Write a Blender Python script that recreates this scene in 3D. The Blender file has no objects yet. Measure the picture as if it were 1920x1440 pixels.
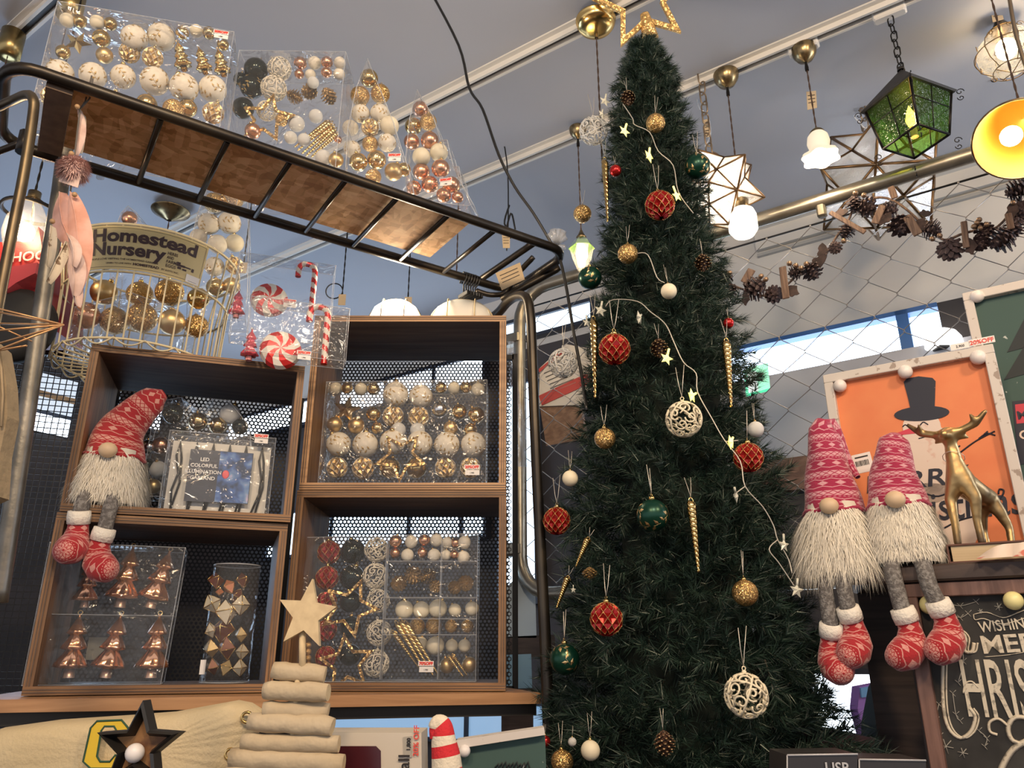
import bpy, bmesh, math, random
import numpy as np
from mathutils import Vector as V, Matrix, Euler
R = random.Random(7)
NPR = np.random.RandomState(7)
sc = bpy.context.scene
COL = sc.collection
rad = math.radians
TH = rad(19.4); FPX = 1443.0; EYE = 1.5
# ------------------------------------------------------------------ camera
cam = bpy.data.objects.new('camera', bpy.data.cameras.new('camera'))
COL.objects.link(cam)
cam.location = (0, 0, EYE); cam.rotation_euler = (rad(90) + TH, 0, 0)
cam.data.sensor_width = 36.0; cam.data.lens = FPX / 1920 * 36.0
cam.data.clip_start = 0.02; cam.data.clip_end = 60
sc.camera = cam
sc.view_settings.view_transform = 'Standard'; sc.view_settings.look = 'None'
sc.view_settings.gamma = 1.0; sc.view_settings.use_curve_mapping = False
sc.view_settings.exposure = 0.95
cy = sc.cycles
cy.max_bounces = 6; cy.diffuse_bounces = 3; cy.glossy_bounces = 3; cy.transmission_bounces = 3
cy.transparent_max_bounces = 24; cy.caustics_reflective = False; cy.caustics_refractive = False
cy.sample_clamp_indirect = 4.0; cy.use_denoising = True; cy.blur_glossy = 0.5
# ------------------------------------------------------------------ world: dim shop light from the unseen room around
w = bpy.data.worlds.new('shop_light'); sc.world = w; w.use_nodes = True
bg = w.node_tree.nodes['Background']; bg.inputs[0].default_value = (0.80, 0.80, 0.86, 1); bg.inputs[1].default_value = 0.56
# ------------------------------------------------------------------ area lights (shop spots behind the camera, daylight from the windows, an added ceiling wash)
def area(name, loc, look, size, power, color, sizey=None):
    l = bpy.data.lights.new(name, 'AREA'); l.energy = power; l.color = color; l.size = size
    if sizey: l.shape = 'RECTANGLE'; l.size_y = sizey
    o = bpy.data.objects.new(name, l); COL.objects.link(o); o.location = loc
    o.rotation_euler = (V(look) - V(loc)).to_track_quat('-Z', 'Y').to_euler()
    return o
def point(name, loc, power, color, r=0.03):
    l = bpy.data.lights.new(name, 'POINT'); l.energy = power; l.color = color; l.shadow_soft_size = r
    o = bpy.data.objects.new(name, l); COL.objects.link(o); o.location = loc
    return o
WARM = (1.0, 0.70, 0.42); COOL = (0.55, 0.74, 1.0)
area('shop_spot', (-0.6, -0.6, 3.1), (-0.7, 1.8, 1.9), 0.25, 13, WARM)
area('shop_spot.001', (1.5, -0.3, 3.2), (1.2, 1.8, 1.7), 0.25, 15, WARM)
area('shop_spot.002', (0.3, -0.9, 3.3), (0.3, 1.9, 1.7), 0.3, 16, (1, .82, .62))
area('window_daylight', (-0.5, 6.2, 2.6), (-0.3, 2.5, 3.3), 3.2, 55, COOL, 0.8)
area('window_daylight.001', (-2.6, 3.9, 2.0), (-0.4, 3.0, 3.5), 1.6, 14, COOL, 0.8)
area('ceiling_wash_fill', (3.3, 1.3, 2.5), (1.4, 2.7, 3.5), 1.0, 16, (.80, .88, 1.0))  # added fill out of view, aimed up to brighten the right-hand ceiling
# ------------------------------------------------------------------ geometry helpers
FW = V((0, math.cos(TH), math.sin(TH))); UP = V((0, -math.sin(TH), math.cos(TH)))
def ray(px, py): return V(((px - 960) / FPX, 0, 0)) + UP * ((720 - py) / FPX) + FW
E0 = V((0, 0, EYE))
def at(px, py, Y): d = ray(px, py); return E0 + d * (Y / d.y)
def onz(px, py, z): d = ray(px, py); return E0 + d * ((z - EYE) / d.z)
def onpl(px, py, P, n): d = ray(px, py); return E0 + d * ((V(P) - E0).dot(n) / d.dot(n))
def dep(p): return (V(p) - E0).dot(FW)
def rpx(p, r): return r * dep(p) / FPX      # pixel radius -> metres at that point
def Mx(o, x, y, z):
    m = Matrix.Identity(4)
    for i, a in enumerate((x, y, z, o)):
        for j in range(3): m[j][i] = a[j]
    return m
def aim(o, d, up=(0, 0, 1)):                # z axis along d
    z = V(d).normalized(); u = V(up)
    if abs(z.dot(u)) > .98: u = V((0, 1, 0))
    x = u.cross(z).normalized(); y = z.cross(x)
    return Mx(V(o), x, y, z)
def T(x, y, z): return Matrix.Translation((x, y, z))
def RZ(a): return Matrix.Rotation(a, 4, 'Z')
def RX(a): return Matrix.Rotation(a, 4, 'X')
def RY(a): return Matrix.Rotation(a, 4, 'Y')
class MB:
    def __init__(s): s.v = []; s.f = []; s.m = []; s.s = []; s.uv = {}
    def add(s, vs, fs, m=0, sm=False, M=None, uvs=None):
        b = len(s.v)
        s.v.extend([tuple(M @ V(p)) for p in vs] if M is not None else [tuple(p) for p in vs])
        for k, f in enumerate(fs):
            if uvs: s.uv[len(s.f)] = uvs[k]
            s.f.append(tuple(b + i for i in f)); s.m.append(m); s.s.append(sm)
        return s
    def box(s, c, d, M=None, m=0, bev=0.0):
        x, y, z = d[0] / 2, d[1] / 2, d[2] / 2; cx, cy_, cz = c
        if bev <= 0:
            vs = [(cx + i * x, cy_ + j * y, cz + k * z) for k in (-1, 1) for j in (-1, 1) for i in (-1, 1)]
            s.add(vs, [(0, 2, 3, 1), (4, 5, 7, 6), (0, 1, 5, 4), (2, 6, 7, 3), (0, 4, 6, 2), (1, 3, 7, 5)], m, False, M)
        else:
            b = bev
            ring = lambda ix, iy, zz: [(cx - ix, cy_ - iy + b, zz), (cx - ix + b, cy_ - iy, zz), (cx + ix - b, cy_ - iy, zz), (cx + ix, cy_ - iy + b, zz), (cx + ix, cy_ + iy - b, zz), (cx + ix - b, cy_ + iy, zz), (cx - ix + b, cy_ + iy, zz), (cx - ix, cy_ + iy - b, zz)]
            rs = [ring(x - b, y - b, cz - z) , ring(x, y, cz - z + b), ring(x, y, cz + z - b), ring(x - b, y - b, cz + z)]
            vs = sum(rs, []); fs = []
            for k in range(3):
                for i in range(8):
                    j = (i + 1) % 8; fs.append((k * 8 + i, k * 8 + j, k * 8 + 8 + j, k * 8 + 8 + i))
            fs += [tuple(range(7, -1, -1)), tuple(range(24, 32))]
            s.add(vs, fs, m, False, M)
        return s
    def tube(s, pts, r, seg=8, closed=False, m=0, M=None, cap=True):
        pts = [V(p) for p in pts]; n = len(pts); rr = r if isinstance(r, (list, tuple)) else [r] * n
        vs = []; prev = None
        for i, p in enumerate(pts):
            if closed: t = pts[(i + 1) % n] - pts[i - 1]
            else: t = pts[min(i + 1, n - 1)] - pts[max(i - 1, 0)]
            if t.length < 1e-9: t = V((0, 0, 1))
            t.normalize()
            if prev is None:
                a = V((0, 0, 1)) if abs(t.z) < .9 else V((1, 0, 0)); x = a.cross(t).normalized()
            else:
                x = (prev - t * prev.dot(t))
                x = x.normalized() if x.length > 1e-6 else V((1, 0, 0)).cross(t).normalized()
            y = t.cross(x); prev = x
            for k in range(seg):
                a = 2 * math.pi * k / seg; vs.append(p + (x * math.cos(a) + y * math.sin(a)) * rr[i])
        fs = []
        for i in range(n if closed else n - 1):
            j = (i + 1) % n
            for k in range(seg):
                l = (k + 1) % seg; fs.append((i * seg + k, i * seg + l, j * seg + l, j * seg + k))
        s.add(vs, fs, m, True, M)
        if cap and not closed:
            b = len(s.v) - n * seg
            s.f.append(tuple(b + k for k in range(seg - 1, -1, -1))); s.m.append(m); s.s.append(False)
            s.f.append(tuple(b + (n - 1) * seg + k for k in range(seg))); s.m.append(m); s.s.append(False)
        return s
    def lathe(s, prof, seg=24, M=None, m=0, mod=None, sm=True, capb=False, capt=False, uv=False):
        vs = []; n = len(prof)
        for i, (r, z) in enumerate(prof):
            for k in range(seg):
                a = 2 * math.pi * k / seg; q = mod(a, i, r, z) if mod else r
                vs.append((q * math.cos(a), q * math.sin(a), z))
        fs = []; us = []
        for i in range(n - 1):
            for k in range(seg):
                l = (k + 1) % seg; fs.append((i * seg + k, i * seg + l, (i + 1) * seg + l, (i + 1) * seg + k))
                u0, u1, v0, v1 = k / seg, (k + 1) / seg, i / (n - 1), (i + 1) / (n - 1)
                us.append(((u0, v0), (u1, v0), (u1, v1), (u0, v1)))
        s.add(vs, fs, m, sm, M, us if uv else None)
        b = len(s.v) - n * seg
        if capb: s.f.append(tuple(b + k for k in range(seg - 1, -1, -1))); s.m.append(m); s.s.append(False)
        if capt: s.f.append(tuple(b + (n - 1) * seg + k for k in range(seg))); s.m.append(m); s.s.append(False)
        return s
    def sphere(s, c, r, seg=20, ring=12, m=0, M=None, sc_=(1, 1, 1)):
        prof = [(math.sin(math.pi * i / ring) * r, -math.cos(math.pi * i / ring) * r) for i in range(ring + 1)]
        prof[0] = (r * .01, prof[0][1]); prof[-1] = (r * .01, prof[-1][1])
        MM = Matrix.Translation(c) @ Matrix.Diagonal((*sc_, 1))
        return s.lathe(prof, seg, (M @ MM) if M is not None else MM, m)
    def prism(s, poly, y0, y1, M=None, m=0):     # poly in x,z extruded along y
        n = len(poly)
        vs = [(x, y0, z) for x, z in poly] + [(x, y1, z) for x, z in poly]
        fs = [tuple(range(n)), tuple(range(2 * n - 1, n - 1, -1))] + [(i, i + n, (i + 1) % n + n, (i + 1) % n) for i in range(n)]
        return s.add(vs, fs, m, False, M)
    def build(s, name, mat, parent=None, M=None, tri=False):
        me = bpy.data.meshes.new(name); me.from_pydata(s.v, [], s.f)
        for a in (mat if isinstance(mat, (list, tuple)) else [mat]): me.materials.append(a)
        me.polygons.foreach_set('material_index', s.m); me.polygons.foreach_set('use_smooth', s.s)
        if s.uv:
            ul = me.uv_layers.new(name='UVMap')
            for fi, uvs in s.uv.items():
                p = me.polygons[fi]
                for k, li in enumerate(p.loop_indices): ul.data[li].uv = uvs[k]
        me.update()
        o = bpy.data.objects.new(name, me); COL.objects.link(o)
        if parent: o.parent = parent
        if M is not None: o.matrix_local = M
        return o
def tag(o, label=None, cat=None, group=None, kind=None):
    if label: o['label'] = label
    if cat: o['category'] = cat
    if group: o['group'] = group
    if kind: o['kind'] = kind
    return o
def empty(name, M=None, label=None, cat=None, group=None):
    o = bpy.data.objects.new(name, None); COL.objects.link(o); o.empty_display_size = .05
    if M is not None: o.matrix_world = M
    return tag(o, label, cat, group)
def kids(o): return [c for c in KID.get(o.name, [])]
KID = {}
def copy_tree(o, parent=None):
    c = o.copy(); COL.objects.link(c)
    if parent: c.parent = parent
    ch = KIDS_OF(o)
    for k in ch: copy_tree(k, c)
    return c
def KIDS_OF(o):
    if o.name not in KID: KID[o.name] = list(o.children)
    return KID[o.name]
class Proto:
    """first use hands out the built thing itself, later uses a copy with copied parts"""
    def __init__(s, make): s.make = make; s.o = None
    def put(s, M, label, cat, group=None):
        if s.o is None: s.o = s.make(); o = s.o; KIDS_OF(o)
        else: o = copy_tree(s.o)
        o.matrix_world = M; tag(o, label, cat)
        if group: o['group'] = group
        elif 'group' in o: del o['group']
        return o
def textmesh(txt, size=1.0, bold=0.0, ext=0.0, sp=1.0, align='LEFT', shear=0):
    cu = bpy.data.curves.new('t', 'FONT'); cu.body = txt; cu.size = size; cu.offset = bold; cu.extrude = ext
    cu.space_character = sp; cu.align_x = align; cu.resolution_u = 3; cu.shear = shear
    o = bpy.data.objects.new('t', cu); COL.objects.link(o)
    dg = bpy.context.evaluated_depsgraph_get(); me = o.evaluated_get(dg).to_mesh()
    vs = [v.co.copy() for v in me.vertices]; fs = [tuple(p.vertices) for p in me.polygons]
    bpy.data.objects.remove(o); return vs, fs
def lettering(name, txt, size, M, mat, parent=None, bold=0.0, ext=0.0004, sp=1.0, align='LEFT', fit=None, fn=None, shear=0):
    """text standing in the local x,z plane, readable from -y"""
    vs, fs = textmesh(txt, size, bold, ext, sp, align, shear)
    if fit:
        wd = max(v.x for v in vs) - min(v.x for v in vs); k = fit / max(wd, 1e-6); vs = [V((v.x * k, v.y, v.z)) for v in vs]
    vs = [V((v.x, -v.z, v.y)) for v in vs]
    if fn: vs = [fn(v) for v in vs]
    mb = MB(); mb.add(vs, fs); return mb.build(name, mat, parent, M)
# ------------------------------------------------------------------ materials
MATS = {}
def nm(name):
    m = bpy.data.materials.new(name); m.use_nodes = True; return m, m.node_tree.nodes, m.node_tree.links, m.node_tree.nodes['Principled BSDF']
def mat(name, col, rough=.5, metal=0.0, noise=None, bump=0.0, bscale=40, emit=None, es=0, spec=None, coat=0, sheen=0, trans=0, alpha=None, sss=0):
    if name in MATS: return MATS[name]
    m, N, L, b = nm(name); MATS[name] = m
    c = (*col, 1); b.inputs['Base Color'].default_value = c; b.inputs['Roughness'].default_value = rough; b.inputs['Metallic'].default_value = metal
    if spec is not None: b.inputs['Specular IOR Level'].default_value = spec
    if coat: b.inputs['Coat Weight'].default_value = coat
    if sheen: b.inputs['Sheen Weight'].default_value = sheen
    if trans: b.inputs['Transmission Weight'].default_value = trans
    if emit: b.inputs['Emission Color'].default_value = (*emit, 1); b.inputs['Emission Strength'].default_value = es
    tc = None
    if noise or bump:
        tc = N.new('ShaderNodeTexCoord')
    if noise:   # (scale, col2, lo, hi[, stretch])
        mp = N.new('ShaderNodeMapping'); L.new(tc.outputs['Object'], mp.inputs[0])
        if len(noise) > 4: mp.inputs['Scale'].default_value = noise[4]
        n = N.new('ShaderNodeTexNoise'); n.inputs['Scale'].default_value = noise[0]; n.inputs['Detail'].default_value = 4; L.new(mp.outputs[0], n.inputs[0])
        r = N.new('ShaderNodeMapRange'); r.inputs[1].default_value = noise[2]; r.inputs[2].default_value = noise[3]; L.new(n.outputs[0], r.inputs[0])
        x = N.new('ShaderNodeMix'); x.data_type = 'RGBA'; x.inputs[6].default_value = c; x.inputs[7].default_value = (*noise[1], 1)
        L.new(r.outputs[0], x.inputs[0]); L.new(x.outputs[2], b.inputs['Base Color'])
    if bump:
        n = N.new('ShaderNodeTexNoise'); n.inputs['Scale'].default_value = bscale; n.inputs['Detail'].default_value = 3; L.new(tc.outputs['Object'], n.inputs[0])
        u = N.new('ShaderNodeBump'); u.inputs['Strength'].default_value = bump; u.inputs['Distance'].default_value = .01; L.new(n.outputs[0], u.inputs['Height']); L.new(u.outputs[0], b.inputs['Normal'])
    return m
def glitter(name, col, scale=9.0, metal=1.0, rough=.25, k=1.3, col2=None):
    if name in MATS: return MATS[name]
    m, N, L, b = nm(name); MATS[name] = m
    b.inputs['Metallic'].default_value = metal; b.inputs['Roughness'].default_value = rough
    tc = N.new('ShaderNodeTexCoord'); vo = N.new('ShaderNodeTexVoronoi'); vo.inputs['Scale'].default_value = scale; L.new(tc.outputs['Object'], vo.inputs['Vector'])
    s = N.new('ShaderNodeVectorMath'); s.operation = 'SUBTRACT'; s.inputs[1].default_value = (.5, .5, .5); L.new(vo.outputs['Color'], s.inputs[0])
    q = N.new('ShaderNodeVectorMath'); q.operation = 'SCALE'; q.inputs['Scale'].default_value = k; L.new(s.outputs[0], q.inputs[0])
    g = N.new('ShaderNodeNewGeometry'); a = N.new('ShaderNodeVectorMath'); L.new(g.outputs['Normal'], a.inputs[0]); L.new(q.outputs[0], a.inputs[1])
    z = N.new('ShaderNodeVectorMath'); z.operation = 'NORMALIZE'; L.new(a.outputs[0], z.inputs[0]); L.new(z.outputs[0], b.inputs['Normal'])
    x = N.new('ShaderNodeMix'); x.data_type = 'RGBA'; x.inputs[6].default_value = (*col, 1); x.inputs[7].default_value = (*(col2 or tuple(min(1, c * 1.5) for c in col)), 1)
    sp = N.new('ShaderNodeSeparateColor'); L.new(vo.outputs['Color'], sp.inputs[0]); L.new(sp.outputs[0], x.inputs[0]); L.new(x.outputs[2], b.inputs['Base Color'])
    return m
def wood(name, c1, c2, axis=0, scale=6, rough=.55, ply=False, c3=None):
    """stretched grain along the given local axis"""
    if name in MATS: return MATS[name]
    m, N, L, b = nm(name); MATS[name] = m; b.inputs['Roughness'].default_value = rough
    tc = N.new('ShaderNodeTexCoord'); mp = N.new('ShaderNodeMapping'); L.new(tc.outputs['Object'], mp.inputs[0])
    s = [scale * 9] * 3; s[axis] = scale * .7; mp.inputs['Scale'].default_value = s
    n = N.new('ShaderNodeTexNoise'); n.inputs['Scale'].default_value = 1.0; n.inputs['Detail'].default_value = 6; n.inputs['Distortion'].default_value = .6; L.new(mp.outputs[0], n.inputs[0])
    cr = N.new('ShaderNodeValToRGB'); cr.color_ramp.elements[0].position = .34; cr.color_ramp.elements[1].position = .68
    cr.color_ramp.elements[0].color = (*c1, 1); cr.color_ramp.elements[1].color = (*c2, 1); L.new(n.outputs[0], cr.inputs[0])
    L.new(cr.outputs[0], b.inputs['Base Color'])
    u = N.new('ShaderNodeBump'); u.inputs['Strength'].default_value = .25; u.inputs['Distance'].default_value = .004; L.new(n.outputs[0], u.inputs['Height']); L.new(u.outputs[0], b.inputs['Normal'])
    return m
def film(name, tint=(1, 1, 1), haze=.05, gloss=1.1, crinkle=.9, scale=16):
    """thin clear plastic: mostly see-through, mirror glints from its creases"""
    if name in MATS: return MATS[name]
    m, N, L, b = nm(name); MATS[name] = m; N.remove(b); out = N['Material Output']
    tr = N.new('ShaderNodeBsdfTransparent'); tr.inputs[0].default_value = (*tint, 1)
    gl = N.new('ShaderNodeBsdfGlossy'); gl.inputs['Roughness'].default_value = .09
    df = N.new('ShaderNodeBsdfDiffuse'); df.inputs[0].default_value = (.8, .85, .92, 1)
    lw = N.new('ShaderNodeLayerWeight'); lw.inputs[0].default_value = .22
    tc = N.new('ShaderNodeTexCoord'); n = N.new('ShaderNodeTexNoise'); n.inputs['Scale'].default_value = scale; n.inputs['Detail'].default_value = 2; n.inputs['Distortion'].default_value = 1.0; L.new(tc.outputs['Object'], n.inputs[0])
    u = N.new('ShaderNodeBump'); u.inputs['Strength'].default_value = crinkle; u.inputs['Distance'].default_value = .02; L.new(n.outputs[0], u.inputs['Height'])
    L.new(u.outputs[0], gl.inputs['Normal']); L.new(u.outputs[0], lw.inputs['Normal'])
    f0 = N.new('ShaderNodeMath'); f0.operation = 'MULTIPLY'; f0.inputs[1].default_value = gloss; L.new(lw.outputs['Fresnel'], f0.inputs[0]); f = N.new('ShaderNodeMath'); f.operation = 'MINIMUM'; f.inputs[1].default_value = .30; L.new(f0.outputs[0], f.inputs[0])
    m1 = N.new('ShaderNodeMixShader'); m1.inputs[0].default_value = haze; L.new(tr.outputs[0], m1.inputs[1]); L.new(df.outputs[0], m1.inputs[2])
    m2 = N.new('ShaderNodeMixShader'); L.new(f.outputs[0], m2.inputs[0]); L.new(m1.outputs[0], m2.inputs[1]); L.new(gl.outputs[0], m2.inputs[2])
    L.new(m2.outputs[0], out.inputs[0]); return m
def emis(name, col, s):
    if name in MATS: return MATS[name]
    m, N, L, b = nm(name); MATS[name] = m; b.inputs['Base Color'].default_value = (.6, .6, .6, 1); b.inputs['Emission Color'].default_value = (*col, 1); b.inputs['Emission Strength'].default_value = s
    return m
ORD = ['first', 'second', 'third', 'fourth', 'fifth', 'sixth', 'seventh', 'eighth', 'ninth', 'tenth', 'eleventh', 'twelfth']
K = dict(
    gold=mat('gold_shiny', (.72, .50, .20), .16, 1), goldm=mat('gold_satin', (.70, .50, .24), .38, 1), brass=mat('aged_brass', (.42, .30, .14), .34, 1, noise=(6, (.24, .17, .09), .4, .65)),
    copper=mat('copper_satin', (.78, .40, .24), .26, 1), silver=mat('silver', (.7, .7, .7), .2, 1),
    white=mat('matte_white', (.80, .74, .62), .6, noise=(3, (.72, .66, .54), .4, .7)), cream=mat('cream', (.82, .74, .55), .55), pearl=mat('pearl_white', (.85, .8, .66), .35),
    frost=mat('frosted_white', (.78, .78, .75), .45, bump=.5, bscale=25), red=mat('red_lacquer', (.34, .010, .010), .16, .5), redm=mat('red_metallic', (.62, .03, .03), .18, .8),
    green=mat('deep_green_satin', (.006, .05, .03), .3, .5), dark=mat('dark_green_shiny', (.01, .018, .015), .12, .6),
    glit=glitter('gold_glitter', (.52, .33, .13), 17, metal=.85, rough=.3, k=1.1), glitw=glitter('white_glitter', (.8, .78, .7), 16, metal=.3, rough=.4, k=.8), glitf=glitter('fine_gold_glitter', (.66, .42, .16), 230, metal=.7, rough=.35, k=1.0),
    black=mat('black_metal', (.012, .011, .011), .42, .6), blackp=mat('black_plastic', (.01, .01, .01), .35),
    film=film('clear_plastic_film'), stick=mat('sticker_paper', (.82, .8, .78), .5), redink=mat('red_ink', (.75, .06, .04), .5), ink=mat('black_ink', (.015, .012, .012), .6),
    card=mat('kraft_card', (.52, .40, .25), .8), string=mat('silver_thread', (.72, .68, .6), .4, .5),
)
# ================================================================== SETTING
RD = V((.822, -.570, 0)).normalized(); RN = V((.570, .822, 0)).normalized()   # room axes: along the far wall, towards it
ZC = 3.50
def RM(s, p, z=0): return Mx(RD * s + RN * p + V((0, 0, z)), RD, RN, V((0, 0, 1)))
mceil = mat('ceiling_paint', (.455, .475, .53), .85, noise=(1.2, (.425, .445, .50), .35, .7))
mb = MB(); mb.box((0, 0, .05), (16, 12, .1), RM(-.5, 1.5, ZC)); tag(mb.build('ceiling', mceil), 'blue-grey painted ceiling with lighting tracks', kind='structure')
mfl = wood('floor_boards', (.10, .06, .035), (.2, .12, .07), 0, 4)
mb = MB(); mb.box((0, 0, -.05), (16, 12, .1), RM(-.5, 1.5, 0)); tag(mb.build('floor', mfl), kind='structure')
WP = 3.38                                     # distance of the far wall plane along RN
Wn = RN; WPt = RN * WP
def onw(px, py, off=0.0): return onpl(px, py, RN * (WP - off), RN)
def wl(p): return (p.dot(RD), p.z)            # wall coordinates
mwall = mat('cream_wall', (.62, .60, .56), .8, noise=(2.0, (.54, .53, .51), .35, .7))
mdark = mat('dark_wall', (.035, .032, .034), .7, noise=(4, (.06, .05, .05), .4, .7))
mgrey = mat('grey_panel', (.42, .43, .47), .7)
mtrim = mat('white_trim', (.60, .58, .54), .5)
def wbox(mb, s0, s1, z0, z1, p0, p1, m=0): mb.box(((s0 + s1) / 2, (p0 + p1) / 2, (z0 + z1) / 2), (abs(s1 - s0), abs(p1 - p0), abs(z1 - z0)), RM(0, 0), m)
zt, zb = 2.875, 2.70                           # clerestory opening
sA = wl(onw(1372, 690))[0]; sB = wl(onw(1688, 640))[0]; sC = wl(onw(1712, 640))[0]; sD = wl(onw(1765, 610))[0]
mb = MB(); wbox(mb, sA - .06, 4, zt, ZC, WP, WP + .1)
mb2 = MB(); wbox(mb2, sD, 4, 0, zt, WP, WP + .1); wbox(mb2, sA - .02, sD, 0, 2.30, WP, WP + .1)
tag(mb.build('wall_back', mwall), 'cream wall band behind the wire mesh', kind='structure')
tag(mb2.build('wall_back_lower', mdark), 'dark lower part of the far wall', kind='structure')
mb = MB(); wbox(mb, sA - .02, sD + .6, 2.30, zb, WP - .012, WP + .1); tag(mb.build('wall_back_panel', mgrey), kind='structure')
mb = MB(); wbox(mb, -.9, 4, 3.33, 3.43, WP - .03, WP); wbox(mb, -.9, 4, 3.43, 3.47, WP - .06, WP); tag(mb.build('trim_1', mtrim), 'white moulding along the far wall', kind='structure')
mb = MB(); wbox(mb, -.9, 4, 3.30, 3.315, WP - .02, WP); tag(mb.build('trim_2', mat('grey_trim', (.35, .35, .34), .6)), kind='structure')
# the clerestory window: blue steel frame round a daylight-bright pane
mblue = mat('blue_steel_frame', (.03, .12, .34), .4)
mglow = emis('daylight_pane', (.62, .78, 1.0), 3.2)
wf = MB()
wbox(wf, sA - .02, sD, zt - .02, zt, WP - .01, WP + .09); wbox(wf, sB, sC, zb, zt, WP - .01, WP + .09); wbox(wf, sA - .04, sA - .02, zb, zt, WP - .01, WP + .09)
wo = tag(wf.build('window_1', mblue), 'blue-framed bright clerestory window', kind='structure')
for a, b in ((sA - .02, sB), (sC, sD)):
    mb = MB(); wbox(mb, a, b, zb, zt - .02, WP + .05, WP + .06); mb.build('pane', mglow, wo)
# low beam and punched black panel under it, right of the tree
mbeam = wood('brown_beam', (.10, .05, .035), (.2, .11, .075), 0, 4)
mb = MB(); wbox(mb, sA + .02, sD + .9, 2.16, 2.30, WP - .05, WP); tag(mb.build('trim_3', mbeam), kind='structure')
# dark far wall left of the fence post with daylight openings
def rect_window(name, s0, s1, z0, z1, m, label, frame=.02, bars=(), fm=None):
    mb = MB(); wbox(mb, s0 - frame, s1 + frame, z1, z1 + frame, WP - .05, WP); wbox(mb, s0 - frame, s1 + frame, z0 - frame, z0, WP - .05, WP)
    wbox(mb, s0 - frame, s0, z0, z1, WP - .05, WP); wbox(mb, s1, s1 + frame, z0, z1, WP - .05, WP)
    o = tag(mb.build(name, fm or mdf), label, kind='structure')
    xs = [s0, *bars, s1]
    for a, b in zip(xs[:-1], xs[1:]):
        mb = MB(); wbox(mb, a + (.012 if a > s0 else 0), b - (.012 if b < s1 else 0), z0, z1, WP - .03, WP - .022); mb.build('pane', m, o)
    for x in bars: mb = MB(); wbox(mb, x - .012, x + .012, z0, z1, WP - .04, WP - .02); mb.build('glazing_bar', fm or mdf, o)
    return o
mdf = mat('dark_window_frame', (.02, .025, .04), .5)
g_pale = emis('daylight_pane_pale', (.62, .80, 1.0), 1.6); g_blue = emis('daylight_pane_blue', (.20, .45, .75), .32); g_white = emis('daylight_pane_white', (.78, .88, 1.0), 3.0)
sL = sA - .06
mb = MB(); wbox(mb, -7.2, sL, 0, 3.14, WP, WP + .1); tag(mb.build('wall_back_left', mdark), 'dark far wall behind the crates', kind='structure')
mb = MB(); wbox(mb, -7.2, sL, 3.14, ZC, WP, WP + .1); tag(mb.build('wall_back_upper', mwall), kind='structure')
mb = MB(); wbox(mb, sA - .06, sA - .02, 0, zt, WP - .03, WP + .1); tag(mb.build('trim_4', mwall), kind='structure')
rect_window('window_2', -2.62, -1.80, 3.20, 3.30, g_pale, 'pale clerestory strip above the fence post', bars=(-2.2,))
rect_window('window_3', -4.9, -2.52, 3.00, 3.15, g_white, 'bright strip window behind the upper right crate', bars=(-4.1, -3.3, -2.9))
rect_window('window_4', -4.3, -2.50, 2.11, 2.38, g_pale, 'bright window behind the lower right crate', bars=(-3.7, -3.05, -2.66))
rect_window('window_5', -2.40, -2.17, 1.76, 2.92, g_pale, 'tall narrow window beside the crates')
rect_window('window_6', -4.6, -2.13, 1.10, 1.27, g_blue, 'dim blue low window under the shelf board', bars=(-2.6,))
rect_window('window_7', -.88, -.63, 1.20, 1.43, g_white, 'small bright low window behind the tree')
# left wall, perpendicular to the far wall
SW = -5.6
def lbox(mb, p0, p1, z0, z1, a, b): mb.box(((a + b) / 2, (p0 + p1) / 2, (z0 + z1) / 2), (abs(b - a), abs(p1 - p0), abs(z1 - z0)), RM(0, 0))
mb = MB(); lbox(mb, -2, 3.4, 0, ZC, SW - .1, SW); tag(mb.build('wall_left', mdark), 'dark wall far left', kind='structure')
def onl(px, py): return onpl(px, py, RD * SW, RD)
def lp(px, py): p = onl(px, py); return p.dot(RN), p.z
pa = lp(240, 780)[0]; pb = lp(305, 780)[0]; z0 = lp(270, 808)[1]; z1 = lp(270, 742)[1]
mb = MB(); lbox(mb, pa, pb, z0, z1, SW, SW + .02); o = tag(mb.build('window_8', mdf), kind='structure')
mb = MB(); lbox(mb, pa + .03, pb - .03, z0 + .03, z1 - .03, SW + .02, SW + .03); mb.build('pane', g_white, o)
pa = lp(40, 800)[0]; pb = lp(132, 800)[0]; z0 = lp(95, 815)[1]; z1 = lp(95, 782)[1]; z2 = lp(95, 706)[1]
mb = MB(); lbox(mb, pa, pb, z0, z2, SW, SW + .02); o = tag(mb.build('window_9', mdf), 'bright window seen left of the crates', kind='structure')
mb = MB(); lbox(mb, pa + .03, pb - .02, z0, z1, SW + .02, SW + .03); mb.build('pane', g_white, o)
mb = MB(); lbox(mb, pa + .03, pb - .02, z1 + .03, z2, SW + .02, SW + .03); mb.build('pane', emis('daylight_pane_grey', (.5, .6, .72), .5), o)
mb = MB(); lbox(mb, pa + .03, pb - .02, z1 + .12, z1 + .16, SW + .03, SW + .04); mb.build('glazing_bar', wood('pale_wood_bar', (.4, .25, .12), (.5, .32, .16)), o)
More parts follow.
